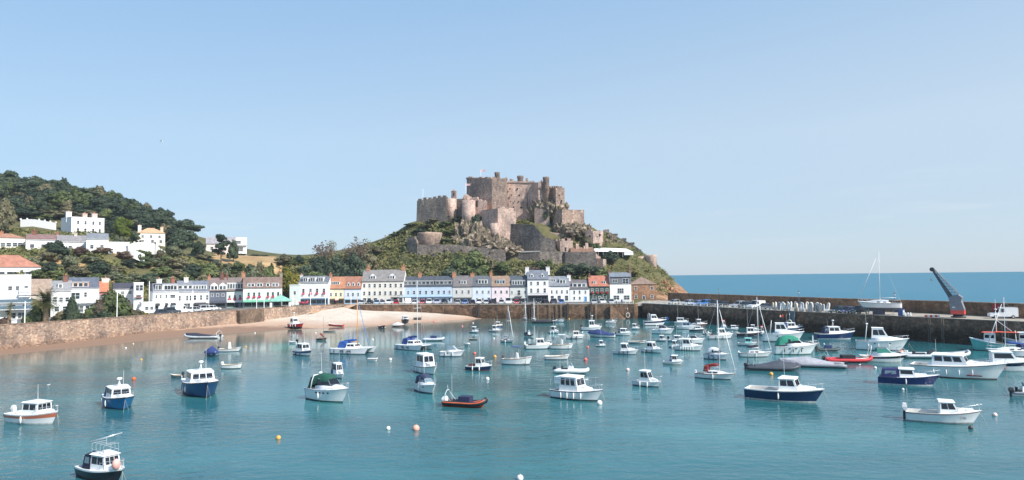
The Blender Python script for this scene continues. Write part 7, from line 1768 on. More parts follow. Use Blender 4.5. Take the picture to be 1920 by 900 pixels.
 (880, 896, 637, -4, D_, dict(col=(150, 160, 164), inner=(150, 156, 158), F=.25), 'rowing_boat', 'low grey rowing boat floating alone'),
 (869, 883, 648, -70, RB, dict(tube=(228, 228, 226), console=False, ob=0), 'inflatable_dinghy', 'little white inflatable seen end-on above the windscreen cruiser'),
 (825, 872, 668, -18, C_, dict(ports=1, boot=(70, 80, 96), stripe=(206, 208, 212), glassc=pale_glass, fend=2, arch=False, tall=1.4), 'cabin_cruiser', 'white and grey cruiser with tall framed windscreen'),
 (794, 833, 639, -2, RB, dict(tube=(196, 200, 206), cov=None, console=False, box=(48, 60, 104), ob=0, bottom=(210, 210, 210)), 'rigid_inflatable', 'light-grey inflatable with a dark blue cover right of the catamaran'),
 (742, 814, 655, -42, M_, dict(mh=12.2, mcol=(236, 236, 234), sail=(52, 78, 140)), 'catamaran', 'white catamaran with very tall white mast and blue canvas'),
 (623, 704, 662, -20, M_, dict(mh=8.9, mcol=(222, 158, 72), sail=(44, 88, 158), jib=(70, 140, 200)), 'catamaran', 'white multihull with an orange mast and blue sails'),
 (549, 591, 666, -35, P_, dict(cab=(.32, .66), ch=1.25, stripe=(50, 64, 110), front=2, fend=2, fcol=(44, 50, 76), aer=2.0), 'motor_boat', 'white wheelhouse boat with a navy hull band on the left'),
 (689, 709, 677, -12, RB, dict(tube=(214, 206, 200), console=False, ob=0, seats=(190, 110, 90)), 'inflatable_dinghy', 'tiny pale inflatable dinghy right of the orange-masted multihull'),
 (594, 613, 638, -8, D_, dict(col=(44, 44, 50), inner=(110, 80, 70), sail=(150, 60, 66), mast=4.4, F=.5), 'sailing_dinghy', 'small dark sailing dinghy with a furled red sail'),
 (608, 631, 622, -4, D_, dict(col=(236, 236, 234), F=.35), 'rowing_boat', 'flat white boat at the edge of the beach'),
 (708, 726, 616, -60, D_, dict(col=(60, 56, 60), rub=(220, 90, 84), inner=(230, 220, 214), F=.7), 'open_boat', 'black boat with a red gunwale seen end-on off the beach'),
 (736, 759, 613, -25, D_, dict(col=(140, 96, 78), rub=(236, 232, 226), inner=(220, 214, 208), F=.6, cov=(228, 226, 222), ridge=.7), 'open_boat', 'brown and white boat off the beach'),
 (348, 411, 634, 176, RB, dict(tube=(190, 194, 198), cov=(48, 52, 66), ob=1, peak=.6, ridge=.6, bottom=(190, 194, 196), aframe=(220, 220, 220)), 'rigid_inflatable', 'grey inflatable under a charcoal cover at the foot of the left sea wall'),
 (384, 412, 667, -66, D_, dict(col=(70, 96, 140), cov=(50, 68, 124), ridge=1.1, B=None, F=.6, rub=(226, 226, 226)), 'covered_boat', 'small blue boat with a peaked navy cover on the left'),
 (412, 450, 659, -4, D_, dict(console=True, ob=1, F=.55), 'open_boat', 'white open boat with a console and dark outboard on the left'),
 (418, 454, 691, -6, D_, dict(ob=1, obc=(226, 222, 218), boot=(56, 66, 72), F=.6), 'open_boat', 'white clinker dinghy with a pale outboard right of the navy fishing boat'),
 (319, 342, 707, 172, D_, dict(ob=1, F=.3, inner=(226, 222, 212)), 'rowing_boat', 'little white tender left of the navy fishing boat'),
 (541, 557, 644, 170, RB, dict(tube=(208, 206, 206), console=False, ob=1), 'inflatable_dinghy', 'small grey inflatable with outboard above the navy-banded wheelhouse boat'),
 (1403, 1421, 620, -15, P_, dict(cab=(.36, .72), ch=1.0), 'motor_boat', 'tiny white cabin boat left of the red-roofed narrow boat'),
 (1478, 1502, 612, -6, P_, dict(cab=(.4, .74), ch=.9, col=(196, 204, 208)), 'motor_boat', 'pale grey cabin boat at the foot of the pier steps'),
 (1231, 1250, 640, -20, P_, dict(cab=(.4, .76), ch=.9), 'motor_boat', 'small white cabin boat left of the low white cuddy boat'),
 (1318, 1334, 628, -30, C_, dict(ports=1, arch=False), 'speed_boat', 'small white speedboat right of the dark-hulled cuddy boat'),
 (1255, 1276, 652, -24, P_, dict(cab=(.36, .7), ch=1.0, fend=2), 'motor_boat', 'white cabin boat just left behind the fender-hung wheelhouse boat'),
 (1404, 1424, 612, -10, C_, dict(ports=0, arch=False), 'speed_boat', 'little white boat close under the pier left of the red-roofed boat'),
 (1515, 1534, 646, -12, D_, dict(console=True, ob=1), 'open_boat', 'small white console boat between the green canopy and the dark inflatable'),
 (1180, 1200, 618, -24, P_, dict(cab=(.36, .7), ch=1.0), 'motor_boat', 'small white cabin boat just off the quay corner'),
 (1118, 1136, 650, -18, P_, dict(cab=(.4, .76), ch=.9), 'motor_boat', 'small white cuddy boat left of the matching pair'),
 (1451, 1478, 606, -2, D_, dict(col=(120, 124, 126), inner=(120, 120, 118), F=.35), 'rowing_boat', 'grey punt lying under the pier steps'),
 (1506, 1524, 617, -6, D_, dict(col=(110, 120, 124), inner=(110, 112, 114), F=.35), 'rowing_boat', 'grey punt moored along the pier right of the steps'),
 (1522, 1538, 620, -6, D_, dict(col=(150, 156, 158), inner=(150, 150, 150), F=.35), 'rowing_boat', 'pale grey punt next to the navy boat by the pier wall'),
 (1486, 1503, 690, 10, D_, dict(col=(52, 60, 96), cov=(76, 62, 84), ridge=.5), 'covered_boat', 'small navy boat squeezed between the charcoal and light-grey covered inflatables'),
 (1450, 1470, 629, -6, D_, dict(col=(140, 146, 146), F=.4), 'rowing_boat', 'grey-green rowing boat between the red-roofed and slate-blue boats'),
]
for e in FLEET:
    x0, x1, y, hd, fn, kw, nm, lb = e
    kw = {k: v for k, v in kw.items() if v is not None or k == 'sail'}
    if fn is b_pilot and 'aer' not in kw and rnd.random() < .65: kw['aer'] = rnd.uniform(1.2, 2.6)
    if y < 690 and fn in (b_pilot, b_cruiser, b_dinghy): hd += rnd.uniform(-14, 10)
    t, L = place(x0, x1, y, hd, fn, kw, nm, lb)
    if fn in (b_pilot, b_cruiser, b_yacht) and y > 640: MB().tube((L / 2 - .15, 0, .12 * L), (L / 2 + .07 * L, -.3, -.1), .014, n=4).tube((L / 2 - .15, 0, .12 * L), (L / 2 - .3, .5, -.1), .012, n=4).build('mooring_line', rope_m, t)
    if 'roof rails' in lb:
        m = MB()
        for yy in (-.6, .6): m.tube((-.9, yy, 2.35), (1.1, yy, 2.35), .025, n=5)
        for xx in (-.9, -.2, .5, 1.1): m.tube((xx, -.6, 2.2), (xx, -.6, 2.75), .022, n=5).tube((xx, .6, 2.2), (xx, .6, 2.75), .022, n=5).tube((xx, -.6, 2.75), (xx, .6, 2.75), .022, n=5)
        m.tube((-2.6, -.5, 1.75), (-.2, -.5, 1.95), .03, n=5).tube((-2.6, .5, 1.75), (-.2, .5, 1.95), .03, n=5).tube((-2.6, -.5, 1.75), (-2.6, .5, 1.75), .03, n=5).tube((-2.5, .5, .9), (-2.6, .5, 1.75), .03, n=5).tube((-2.5, -.5, .9), (-2.6, -.5, 1.75), .03, n=5)
        m.tube((-.3, -1.0, 2.95), (.9, 1.0, 3.35), .05, n=6).tube((.3, 0, 2.75), (.3, 0, 3.15), .04, n=5); m.v = [(x, y, z - .42) for x, y, z in m.v]; m.build('roof_rails', steel_m, t)
    if lb.startswith('largest'):
        MB().box(-L * .42, -L * .28, -1.1, 1.1, 1.6, 2.3).build('stern_locker', white_m, t)
        m = MB()
        for sg in (-1, 1):
            m.sweep([(-L * .48, sg * 1.25, 2.0), (-L * .2, sg * 1.5, 2.1), (L * .1, sg * 1.55, 2.2), (L * .3, sg * 1.2, 2.35)], .025, 5)
            for k in range(8): m.tube((-L * .46 + k * L * .1, sg * 1.45, 1.35), (-L * .46 + k * L * .1, sg * 1.45, 2.12), .02, n=4)
        m.build('side_rail', steel_m, t)
    if 'twin white outboards' in lb:
        cu = bpy.data.curves.new('registration', 'FONT'); cu.body = 'J1386'; cu.size = .3; cu.extrude = .004
        o = bpy.data.objects.new('registration', cu); COL.objects.link(o)
        me = bpy.data.meshes.new_from_object(o); me.materials.append(paint((70, 74, 84), .6)); bpy.data.objects.remove(o)
        o = bpy.data.objects.new('registration', me); COL.objects.link(o)
        o.parent = t; o.location = (L * .2, -L * .36 * .40, .48); o.rotation_euler = (R(84), 0, R(8.5))
def place_on(x0, x1, y, z, *a, **k): return place(x0, x1, y, *a, z=z, **k)
# boats on the sand
t, L = place(540, 573, 613, -35, P_, dict(col=(196, 48, 56), boot=(44, 44, 50), rub=(236, 232, 230), cab=(.2, .44), ch=1.5, boxes=(90, 80, 76), mast=1.2, fend=3), 'fishing_boat', 'red fishing boat with white wheelhouse standing on the sand', z=.75)
for sg in (-1, 1): MB().box(-.1, .1, sg * L * .19 - .06, sg * L * .19 + .06, -1.0, .7).build('leg', paint((60, 58, 58), .8), t)
place(614, 644, 611.5, 172, D_, dict(col=(176, 56, 60), inner=(206, 190, 180), F=.55, rub=(236, 220, 210)), 'rowing_boat', 'red wooden boat lying on the edge of the beach', z=.3)
place(751, 769, 604, -75, P_, dict(col=(52, 54, 62), rub=(236, 236, 234), cab=(.3, .7), ch=.9), 'motor_boat', 'dark-hulled boat with white top grounded on the sand, seen from the bow', z=.9)
place(776, 792, 597, -5, D_, dict(col=(196, 186, 176), inner=(180, 170, 160), F=.3), 'rowing_boat', 'flat pale punt left on the dry sand', z=1.3)
# yacht ashore on the pier
t, L = place(1619, 1679, 577.5, 152, Y_B, dict(mh=11.2, sail=None, boot=(82, 90, 104), mx=-.02), 'sailing_yacht', 'white yacht laid up ashore on the pier in a cradle', z=ZQ + 1.9)
m = MB(); m.loft([[(-L * .12, y, z) for y, z in ((-.2, -1.55), (.2, -1.55), (.25, -.2), (-.25, -.2))], [(L * .16, y, z) for y, z in ((-.15, -1.55), (.15, -1.55), (.2, -.2), (-.2, -.2))]], True, (True, True), 0, False); m.build('keel', paint((74, 82, 98), .7, .2), t)
m = MB()
for x in (-L * .3, L * .25):
    for sg in (-1, 1): m.tube((x, sg * 1.3, -1.88), (x, sg * .8, -.1), .07, n=5)
    m.box(x - .1, x + .1, -1.4, 1.4, -1.88, -1.72)
m.build('cradle', paint((120, 130, 140), .7), t)

# ---------------- mooring buoys and gulls
def buoy(px, py, r, col, lab, stick=False):
    p = at_z(px, py, 0)
    t = thing('mooring_buoy', lab, 'buoy', (p.x, p.y, 0))
    MB().ell((0, 0, r * .45), r, r, r, 12, 9).build('float', paint(col, .45, .08, 4), t)
    MB().tube((0, 0, r * 1.3), (0, 0, r * 1.75), r * .16, n=6).build('eye', paint((120, 120, 120), .5), t)
OR_, WH_, PK_, YL_ = (226, 104, 54), (238, 232, 226), (232, 108, 96), (228, 168, 76)
for b_ in [(251, 712, .35, OR_, 'orange buoy right of the blue fishing boat'), (265, 675, .25, YL_, 'small amber buoy in the left shallows'), (522, 823, .28, YL_, 'yellow buoy alone in the lower left water'), (780, 806, .42, (236, 170, 150), 'pale pink-white buoy, larger of two in the near water'), (728, 805, .26, WH_, 'small white buoy left of the pale pink one'),
    (236, 653, .22, WH_, 'white buoy near the left sea wall'), (250, 645, .22, (226, 196, 160), 'cream buoy close to the left sea wall'), (461, 651, .26, YL_, 'amber buoy between two open boats on the left'), (478, 625, .24, WH_, 'white buoy at the beach edge'), (890, 664, .36, PK_, 'pink-red buoy above the navy and white fishing boat'), (928, 670, .36, YL_, 'orange-yellow buoy right of the navy and white fishing boat'),
    (914, 712, .34, WH_, 'white buoy below the navy and white fishing boat'), (1102, 652, .32, PK_, 'pink-red buoy in front of the navy-covered boat'), (1098, 676, .4, PK_, 'red buoy on a stick behind the largest motor cruiser'), (1177, 695, .36, (236, 200, 196), 'pale pink buoy left of the rounded-cabin motor boat'), (1446, 703, .36, YL_, 'yellow-orange buoy below the charcoal-covered inflatable'),
    (1690, 662, .55, OR_, 'big orange buoy at the bow of the hardtop cruiser'), (1865, 780, .3, (236, 210, 204), 'white and pink buoy at the lower right'), (1820, 804, .26, (70, 66, 66), 'dark buoy at the bow of the twin-outboard boat'), (732, 675, .34, WH_, 'white buoy right of the tiny pale inflatable dinghy'), (867, 612, .3, (226, 140, 150), 'pink buoy off the tip of the beach'), (814, 604, .28, PK_, 'red-pink buoy close to the sand'),
    (887, 606, .26, WH_, 'white buoy off the tip of the beach'), (926, 635, .26, WH_, 'white buoy below the royal-blue boat'), (699, 637, .25, WH_, 'white buoy right of the orange mast'), (592, 625, .25, WH_, 'white buoy left of the flat white boat'), (1067, 598, .3, YL_, 'yellow buoy against the quay wall'), (1545, 646, .24, (200, 210, 212), 'grey-white buoy below the navy boat by the pier'), (1641, 691, .28, WH_, 'white float below the speedboat'), (975, 899, .3, WH_, 'white buoy cut by the bottom edge'), (1693, 731, .2, WH_, 'small white float below the navy-tented boat'), (1280, 634, .24, WH_, 'white buoy between white cuddy boats'), (1700, 660, .3, WH_, 'white buoy next to the big orange one'), (1124, 758, .4, WH_, 'round white buoy at the bow of the largest motor cruiser')]:
    buoy(*b_)
for px, py, lab in ((91, 723, 'gull floating on the water at the left'), (1612, 685, 'gull floating beside the light-grey covered inflatable')):
    p = at_z(px, py, 0); t = thing('gull', lab, 'gull', p, .4)
    MB().loft([[(x, w_ * math.cos(a), z + w_ * .7 * math.sin(a)) for a in np.linspace(0, 5.5, 7)] for x, w_, z in ((-.3, .02, .14), (-.1, .12, .11), (.1, .13, .12), (.2, .07, .2), (.27, .06, .25), (.33, .02, .24))]).build('body', paint((236, 236, 234), .7), t)
p = at_y(302, 265, 120)
t = thing('gull', 'white gull gliding in the open sky at the left', 'gull', p, .3)
bd = MB().loft([[(x, w_ * math.cos(a), w_ * math.sin(a)) for a in np.linspace(0, 5.4, 7)] for x, w_ in ((-.32, .02), (-.15, .07), (.05, .09), (.18, .06), (.26, .05), (.34, .01))])
bd.build('body', paint((240, 240, 238), .7), t)
for sg in (-1, 1):
    MB().loft([[(c_ + k * .09, sg * yy, zz + (.015 if k == 0 else 0)) for k in (-1, 0, 1)] for c_, yy, zz in ((.02, .05, .02), (.06, .3, .12), (-.02, .62, .1))], False, (False, False)).build('wing', paint((206, 210, 214), .7), t)
# ================================================================ dockside crane
cc = at_z(1797, 595.5, ZQ + .02)
t = thing('crane', 'old grey cantilever crane with a red band round its base on the pier', 'crane', (cc.x, cc.y, ZQ + .01), R(-40))
grey_p = paint((128, 130, 138), .55, .14, .8)
prof = [(-1.5, .9), (1.5, .9), (1.5, 2.3), (.9, 4.4), (1.15, 5.3), (.2, 6.1), (-1.9, 5.3), (-1.75, 4.2)]
MB().loft([[(x, -1.3, z) for x, z in prof], [(x, 1.3, z) for x, z in prof]], True, (True, True), 0, False).build('body', grey_p, t)
MB().box(-1.53, 1.53, -1.33, 1.33, .95, 1.95).build('red_band', paint((212, 80, 66), .5, .08), t)
MB().rev([(1.7, 0), (1.7, .35), (1.2, .4), (1.2, .9)], n=20).build('slewing_ring', paint((52, 50, 52), .7), t)
tipx, tipz = -5.6, 12.5
def bp_(f, k): return (-1.9 + (tipx + .0 + 1.9) * f + (2.1 * (1 - f) + .5 * f) * k, 5.3 + (tipz - 5.3) * f + (.8 * (1 - f) + .35 * f) * k)
bm_ = MB()
for sg in (-1, 1):
    y0, y1 = sg * 1.2, sg * .35
    a, b_, c, d = bp_(0, 0), bp_(1, 0), bp_(1, .6), bp_(0, .36)
    for w_ in (0, .08):
        pass
    bm_.hexa([(a[0], y0, a[1]), (b_[0], y1, b_[1]), (c[0], y1, c[1]), (d[0], y0, d[1])], [(a[0], y0 - sg * .1, a[1]), (b_[0], y1 - sg * .1, b_[1]), (c[0], y1 - sg * .1, c[1]), (d[0], y0 - sg * .1, d[1])])
a, b_ = bp_(0, 0), bp_(1, 0)
bm_.add([(a[0], -1.1, a[1] - .02), (a[0], 1.1, a[1] - .02), (b_[0], .3, b_[1] - .02), (b_[0], -.3, b_[1] - .02)], [(0, 1, 2, 3)])
bm_.build('boom', paint((84, 86, 94), .55, .14, .8), t)
lt = MB(); n = 9
for sg in (-1, 1):
    P = []
    for k in range(n + 1):
        f = k / n; y = sg * (1.2 * (1 - f) + .35 * f); q = bp_(f, 1.05); P.append(Vector((q[0], y, q[1])))
        lo = bp_(f, .38 + .22 * f); lt.tube((lo[0], y, lo[1]), P[-1], .05, n=4)
        if k: lt.tube((plo[0], py_, plo[1]), P[-1], .05, n=4)
        plo, py_ = lo, y
    lt.sweep(P, .09, 5)
for k in range(n + 1):
    f = k / n; q = bp_(f, 1.05); y = 1.2 * (1 - f) + .35 * f; lt.tube((q[0], -y, q[1]), (q[0], y, q[1]), .05, n=4)
lt.build('lattice', grey_p, t)
MB().tube((tipx + .1, -.5, tipz + .2), (tipx + .1, .5, tipz + .2), .55, n=14).build('jib_sheave', paint((70, 70, 76), .6), t)
ho = MB().tube((tipx - .2, 0, tipz), (tipx - .2, 0, tipz - 2.3), .035, n=4).box(tipx - .45, tipx + .05, -.15, .15, tipz - 2.9, tipz - 2.3).build('hook_block', paint((214, 210, 200), .6), t)
MB().box(-1.1, -.5, -1.36, -1.3, 2.6, 2.9).build('notice', paint((226, 232, 232), .6), t)

# ================================================================ vehicles
tyre_m = paint((28, 28, 30), .9, .1)
def vehicle(kind, L=4.2, W=1.75, H=1.45):
    t = thing('parked_car' if kind != 'van' else 'parked_van', '', 'car' if kind != 'van' else 'van')
    h = H * .54
    # side profile: bonnet, windscreen foot, tail
    pr_ = {'hatch': [(-L / 2, .28), (-L / 2 + .02, h * .9), (-L / 2 + .3, h), (L * .16, h), (L / 2 - .18, h * .82), (L / 2, h * .6), (L / 2, .28)], 'suv': [(-L / 2, .36), (-L / 2 + .02, h), (-L / 2 + .2, h + .04), (L * .2, h + .03), (L / 2 - .12, h * .92), (L / 2, h * .7), (L / 2, .36)],
           'van': [(-L / 2, .34), (-L / 2, H * .92), (-L / 2 + .12, H), (L * .1, H), (L * .16, h), (L / 2 - .2, h * .85), (L / 2, h * .6), (L / 2, .34)]}[kind]
    b = MB(); n = len(pr_)
    b.loft([[(x, y * k, z) for x, z in pr_] for y, k in ((-W / 2, .96), (-W / 2 * .99, 1.0), (W / 2 * .99, 1.0), (W / 2, .96))], True, (True, True), 0, False)
    o = b.build('body', paint((200, 200, 200), .25, .04), t)
    if kind != 'van':
        xa, xb = -L / 2 + .12, L * .2; ta, tb = xa + (.5 if kind == 'hatch' else .28), L * .02
        y0, y1 = W / 2 * .93, W / 2 * .74
        MB().hexa([(xa, -y0, h - .02), (xb, -y0, h - .02), (xb, y0, h - .02), (xa, y0, h - .02)], [(ta, -y1, H - .04), (tb, -y1, H - .04), (tb, y1, H - .04), (ta, y1, H - .04)]).build('window', tint_m, t)
        MB().hexa([(ta - .1, -y1 - .03, H - .07), (tb + .1, -y1 - .03, H - .07), (tb + .1, y1 + .03, H - .07), (ta - .1, y1 + .03, H - .07)], [(ta, -y1 + .1, H), (tb, -y1 + .1, H), (tb, y1 - .1, H), (ta, y1 - .1, H)]).build('roof', paint((200, 200, 200), .25, .04), t)
        pl = MB()
        for sg in (-1, 1):
            for xx, tx in ((xb, tb), (-.3, -.3), (xa, ta)): pl.hexa([(xx - .05, sg * (y0 + .012) - .02, h - .02), (xx + .05, sg * (y0 + .012) - .02, h - .02), (xx + .05, sg * (y0 + .012) + .01, h - .02), (xx - .05, sg * (y0 + .012) + .01, h - .02)], [(tx - .04, sg * (y1 + .012) - .02, H - .05), (tx + .04, sg * (y1 + .012) - .02, H - .05), (tx + .04, sg * (y1 + .012) + .01, H - .05), (tx - .04, sg * (y1 + .012) + .01, H - .05)])
            pl.box(xa, xb, sg * (y0 + .012) - .012, sg * (y0 + .012) + .012, h - .03, h + .02)
        pl.build('roof_pillars', paint((200, 200, 200), .25, .04), t)
    else:
        MB().hexa([(L * .102, -W / 2 * .9, H - .1), (L * .165, -W / 2 * .9, h), (L * .165, W / 2 * .9, h), (L * .102, W / 2 * .9, H - .1)], [(L * .112, -W / 2 * .88, H - .06), (L * .175, -W / 2 * .9, h + .03), (L * .175, W / 2 * .9, h + .03), (L * .112, W / 2 * .88, H - .06)]).build('windscreen', tint_m, t)
        for sg in (-1, 1): MB().box(-L * .02, L * .1, sg * W / 2 * 1.0 - .015, sg * W / 2 * 1.0 + .015, h + .1, H - .2).build('window', tint_m, t)
    for sx in (-.31, .31):
        for sg in (-1, 1):
            w_ = MB().tube((sx * L, sg * (W / 2 - .2), .31), (sx * L, sg * (W / 2 + .01), .31), .31, n=14).build('wheel', tyre_m, t)
            MB().tube((sx * L, sg * (W / 2 + .0), .31), (sx * L, sg * (W / 2 + .025), .31), .18, n=10).build('rim', steel_m, w_)
    for sg in (-1, 1):
        MB().box(L / 2 - .12, L / 2 + .012, sg * W * .36 - .17, sg * W * .36 + .17, h * .66, h * .82).build('headlight', paint((236, 238, 240), .15), t)
        MB().box(-L / 2 - .012, -L / 2 + .1, sg * W * .4 - .1, sg * W * .4 + .1, h * .72, h * .95).build('tail_light', paint((170, 30, 30), .3), t)
    MB().box(L / 2 - .05, L / 2 + .02, -.26, .26, .42, .53).build('number_plate', paint((230, 228, 214), .5), t)
    return t
VP = {'hatch': vehicle('hatch'), 'suv': vehicle('suv', 4.5, 1.85, 1.7), 'van': vehicle('van', 4.9, 1.95, 2.0)}
USED = set()
def car(kind, col, x, y, rz, label, group, z=None):
    src = VP[kind]; c = src if kind not in USED else copy_tree(src)
    USED.add(kind)
    c.location = (x, y, (ZQ + .06) if z is None else z); c.rotation_euler = (0, 0, R(rz)); c['label'] = label; c['group'] = group; c.scale = (1.25, 1.35, 1.4)
    m = paint(col, .25, .04)
    for ch in c.children:
        if ch.name.split('.')[0] in ('body', 'roof', 'roof_pillars'): set_mat(ch, m)
    return c
SIL, DK, WT, RD, BL, TEAL, LB = (186, 190, 194), (40, 44, 50), (238, 238, 238), (190, 40, 48), (60, 110, 180), (50, 110, 116), (150, 180, 204)
QG = 'cars parked along the quay edge'
for px, k, c, lb in [(675, 'hatch', SIL, 'silver car, first at the slipway end of the quay row'), (689, 'hatch', DK, 'dark car second from the slipway in front of the grey hotel'), (703, 'hatch', LB, 'pale blue car in front of the grey hotel'), (714, 'hatch', SIL, 'silver car in front of the grey hotel door'), (726, 'suv', WT, 'white car in front of the right half of the grey hotel'), (740, 'hatch', RD, 'red car at the right end of the grey hotel'),
    (762, 'van', WT, 'white van in front of the blue hotel left end'), (776, 'hatch', WT, 'white car right of the white van at the blue hotel'), (790, 'hatch', RD, 'red car in front of the middle of the blue hotel'), (803, 'suv', WT, 'white car right of the red one at the blue hotel'), (817, 'suv', (176, 172, 200), 'lilac-grey people carrier at the blue hotel'), (831, 'suv', DK, 'dark car at the right end of the blue hotel'),
    (858, 'hatch', SIL, 'silver car in front of the plain grey house'), (871, 'hatch', BL, 'blue car in front of the plain grey house'), (884, 'hatch', DK, 'dark car in front of the left edge of the sky-blue house'), (898, 'suv', WT, 'white car in front of the sky-blue house'), (911, 'hatch', SIL, 'silver car right of the white one at the sky-blue house'), (923, 'suv', DK, 'dark car in front of the left edge of the pink house'),
    (940, 'hatch', SIL, 'silver car in front of the pink house'), (954, 'van', WT, 'white van in front of the pink house'), (969, 'hatch', RD, 'red car in front of the off-white grey house'), (981, 'suv', DK, 'dark car right of the red one at the off-white grey house'), (1011, 'suv', DK, 'dark car in front of the tallest white house, left one'), (1023, 'hatch', DK, 'dark car in front of the tallest white house, right one'),
    (1039, 'suv', (66, 74, 92), 'dark blue-grey car in front of the arched white house'), (1054, 'hatch', BL, 'blue car in front of the arched white house'), (1116, 'hatch', SIL, 'silver car in front of the green pub'), (1131, 'suv', WT, 'white car in front of the green pub'), (1149, 'hatch', SIL, 'pale car in front of the modern white house')]:
    p = on_line(QW, px); car(k, c, p.x, p.y + 4.2 + rnd.uniform(-.3, .3), rnd.choice((-90, -90, 90)) + rnd.uniform(-6, 14), lb, QG)
PG = 'cars parked on the pier'
pd = math.degrees(math.atan2(-.86, .5))
for px, k, c, lb in [(1262, 'hatch', (176, 180, 176), 'pale grey car nearest the landward end of the pier'), (1289, 'hatch', (184, 194, 204), 'blue-grey car on the pier near its landward end'), (1306, 'hatch', (140, 166, 214), 'silver-blue car on the pier left of the bright blue one'), (1320, 'suv', (50, 130, 210), 'bright blue car on the pier'), (1337, 'suv', (52, 56, 66), 'charcoal car on the pier right of the bright blue one'), (1353, 'hatch', DK, 'dark car on the pier behind the tall yacht mast'),
    (1384, 'suv', (190, 194, 198), 'light grey off-roader on the pier left of the teal car'), (1396, 'suv', (74, 78, 84), 'dark grey car on the pier directly left of the teal car'), (1408, 'hatch', TEAL, 'teal car on the pier beside the white van'), (1417, 'van', WT, 'white van on the pier'), (1432, 'hatch', (60, 66, 80), 'dark car on the pier right of the white van'),
    (1571, 'hatch', (44, 64, 70), 'dark green-grey car on the pier, first of three left of the yacht ashore'), (1589, 'hatch', (64, 70, 110), 'dark violet-blue car on the pier, middle of three left of the yacht ashore'), (1611, 'suv', (40, 56, 62), 'tall dark off-roader on the pier right beside the yacht ashore')]:
    q = on_line(PW, px); nrm2 = Vector((.86, .5, 0)); d_ = 5.5 if px < 1500 else 3.6
    z_ = ZQ + .03; p = q + nrm2 * d_; p = Vector((p.x, p.y, z_)); k2 = (px - to_px(p)[0]); p = p + Vector((.5, -.86, 0)) * (-k2 * p.y / FPX * -1.0 if False else 0)
    # slide along the pier until it shows at its column
    for _ in range(14): p = p + Vector((.5, -.86, 0)) * (px - to_px(p)[0]) * .05
    car(k, c, p.x, p.y, 208 + rnd.uniform(-8, 8), lb, PG, z_)
lf = 'vehicles parked on the left promenade'
for px, py, k, c, rz, lb in [(306, 590.5, 'hatch', (62, 70, 80), 52, 'dark car at the left sea wall, first behind the parapet'), (322, 588.5, 'suv', (70, 76, 86), 52, 'dark car behind the parapet next to the white van'), (341, 587.5, 'van', WT, 52, 'white van behind the left sea wall parapet'), (368, 585, 'hatch', SIL, 50, 'silver car behind the left sea wall parapet'), (386, 583.5, 'suv', WT, 50, 'white estate car behind the left sea wall parapet'), (400, 582, 'hatch', WT, 50, 'white car half hidden by the left sea wall parapet'),
    (388, 574.5, 'hatch', (90, 100, 110), 20, 'grey car outside the white house with the five-light dormer'), (402, 574, 'suv', RD, 30, 'red car outside the slate-blue house'), (461, 574, 'hatch', LB, -60, 'light blue car outside the long white pub'), (474, 574, 'suv', DK, -60, 'dark car outside the long white pub, left one'), (487, 574, 'suv', (60, 64, 74), -60, 'dark car outside the long white pub, right one'), (507, 575, 'hatch', (208, 70, 60), -60, 'orange-red car beside the green pavilion'),
    (552, 571, 'hatch', DK, 0, 'dark car outside the mint flat-topped house'), (598, 570.5, 'van', (216, 66, 44), 2, 'bright orange-red van outside the white inn'), (641, 569.5, 'van', WT, -4, 'white pick-up van outside the lilac-blue house')]:
    p = at_z(px, py, ZQ); car(k, c, p.x, p.y, rz, lb, lf)
p = on_line(PW, 1900) + Vector((6, 6, 0)); car('van', WT, p.x, p.y + 6, 160, 'white box van on the pier at the right edge', PG, ZQ + .03)
p = at_z(434, 576.5, ZQ)
t = thing('coach', 'blue and purple striped coach standing by the mint-green house', 'coach', (p.x, p.y, ZQ), R(8))
MB().box(-4.2, 4.2, -1.2, 1.2, .4, 1.5).build('body', paint((132, 112, 160), .4), t)
MB().box(-4.18, 4.15, -1.19, 1.19, 1.503, 2.5).build('window', paint((60, 120, 168), .2), t)
MB().box(-4.2, 4.1, -1.2, 1.2, 2.503, 2.8).build('roof', paint((196, 206, 214), .5), t)
for sx in (-2.6, 2.6):
    for sg in (-1, 1): MB().tube((sx, sg * .95, .45), (sx, sg * 1.22, .45), .45, n=12).build('wheel', tyre_m, t)

# ================================================================ stored tenders, railings, lamps, posts
proto_t = None; TG = 'tenders stored on end along the pier'
cols = [(216, 216, 212), (150, 152, 156), (228, 224, 216), (120, 124, 130), (214, 204, 188), (196, 198, 200), (96, 100, 106), (226, 200, 176)]
nm_ = ['white', 'mid-grey', 'off-white', 'slate-grey', 'beige', 'pale grey', 'charcoal', 'peach-coloured']
k = 0
for px in [x_ + rnd.uniform(-1.6, 1.6) for x_ in list(np.arange(1446, 1500, 3.7)) + list(np.arange(1504, 1546, 4.2))]:
    q = on_line(PW, px) + Vector((.86, .5, 0)) * (1.5 + rnd.uniform(0, 2.2))
    if proto_t is None:
        proto_t = thing('inflatable_tender', '', 'dinghy', (0, 0, 0)); b_rib(proto_t, 2.9, console=False, ob=0, tub_r=.2, up=.2); t = proto_t
    else: t = copy_tree(proto_t)
    i = rnd.randrange(8)
    t['label'] = f'{nm_[i]} inflatable tender stood on end in the row on the pier'; t['group'] = TG
    t.location = (q.x, q.y, ZQ + 1.45); t.rotation_euler = (0, R(-76 + rnd.uniform(-16, 10)), R(28 + rnd.uniform(-50, 50)))
    t.scale = (rnd.uniform(.75, 1.15), rnd.uniform(.85, 1.25), 1.05)
    for ch in t.children:
        if ch.name.startswith('inflatable_tube'): set_mat(ch, paint(cols[i], .55, .08))
    k += 1
rail_w = paint((232, 232, 230), .5, .05)
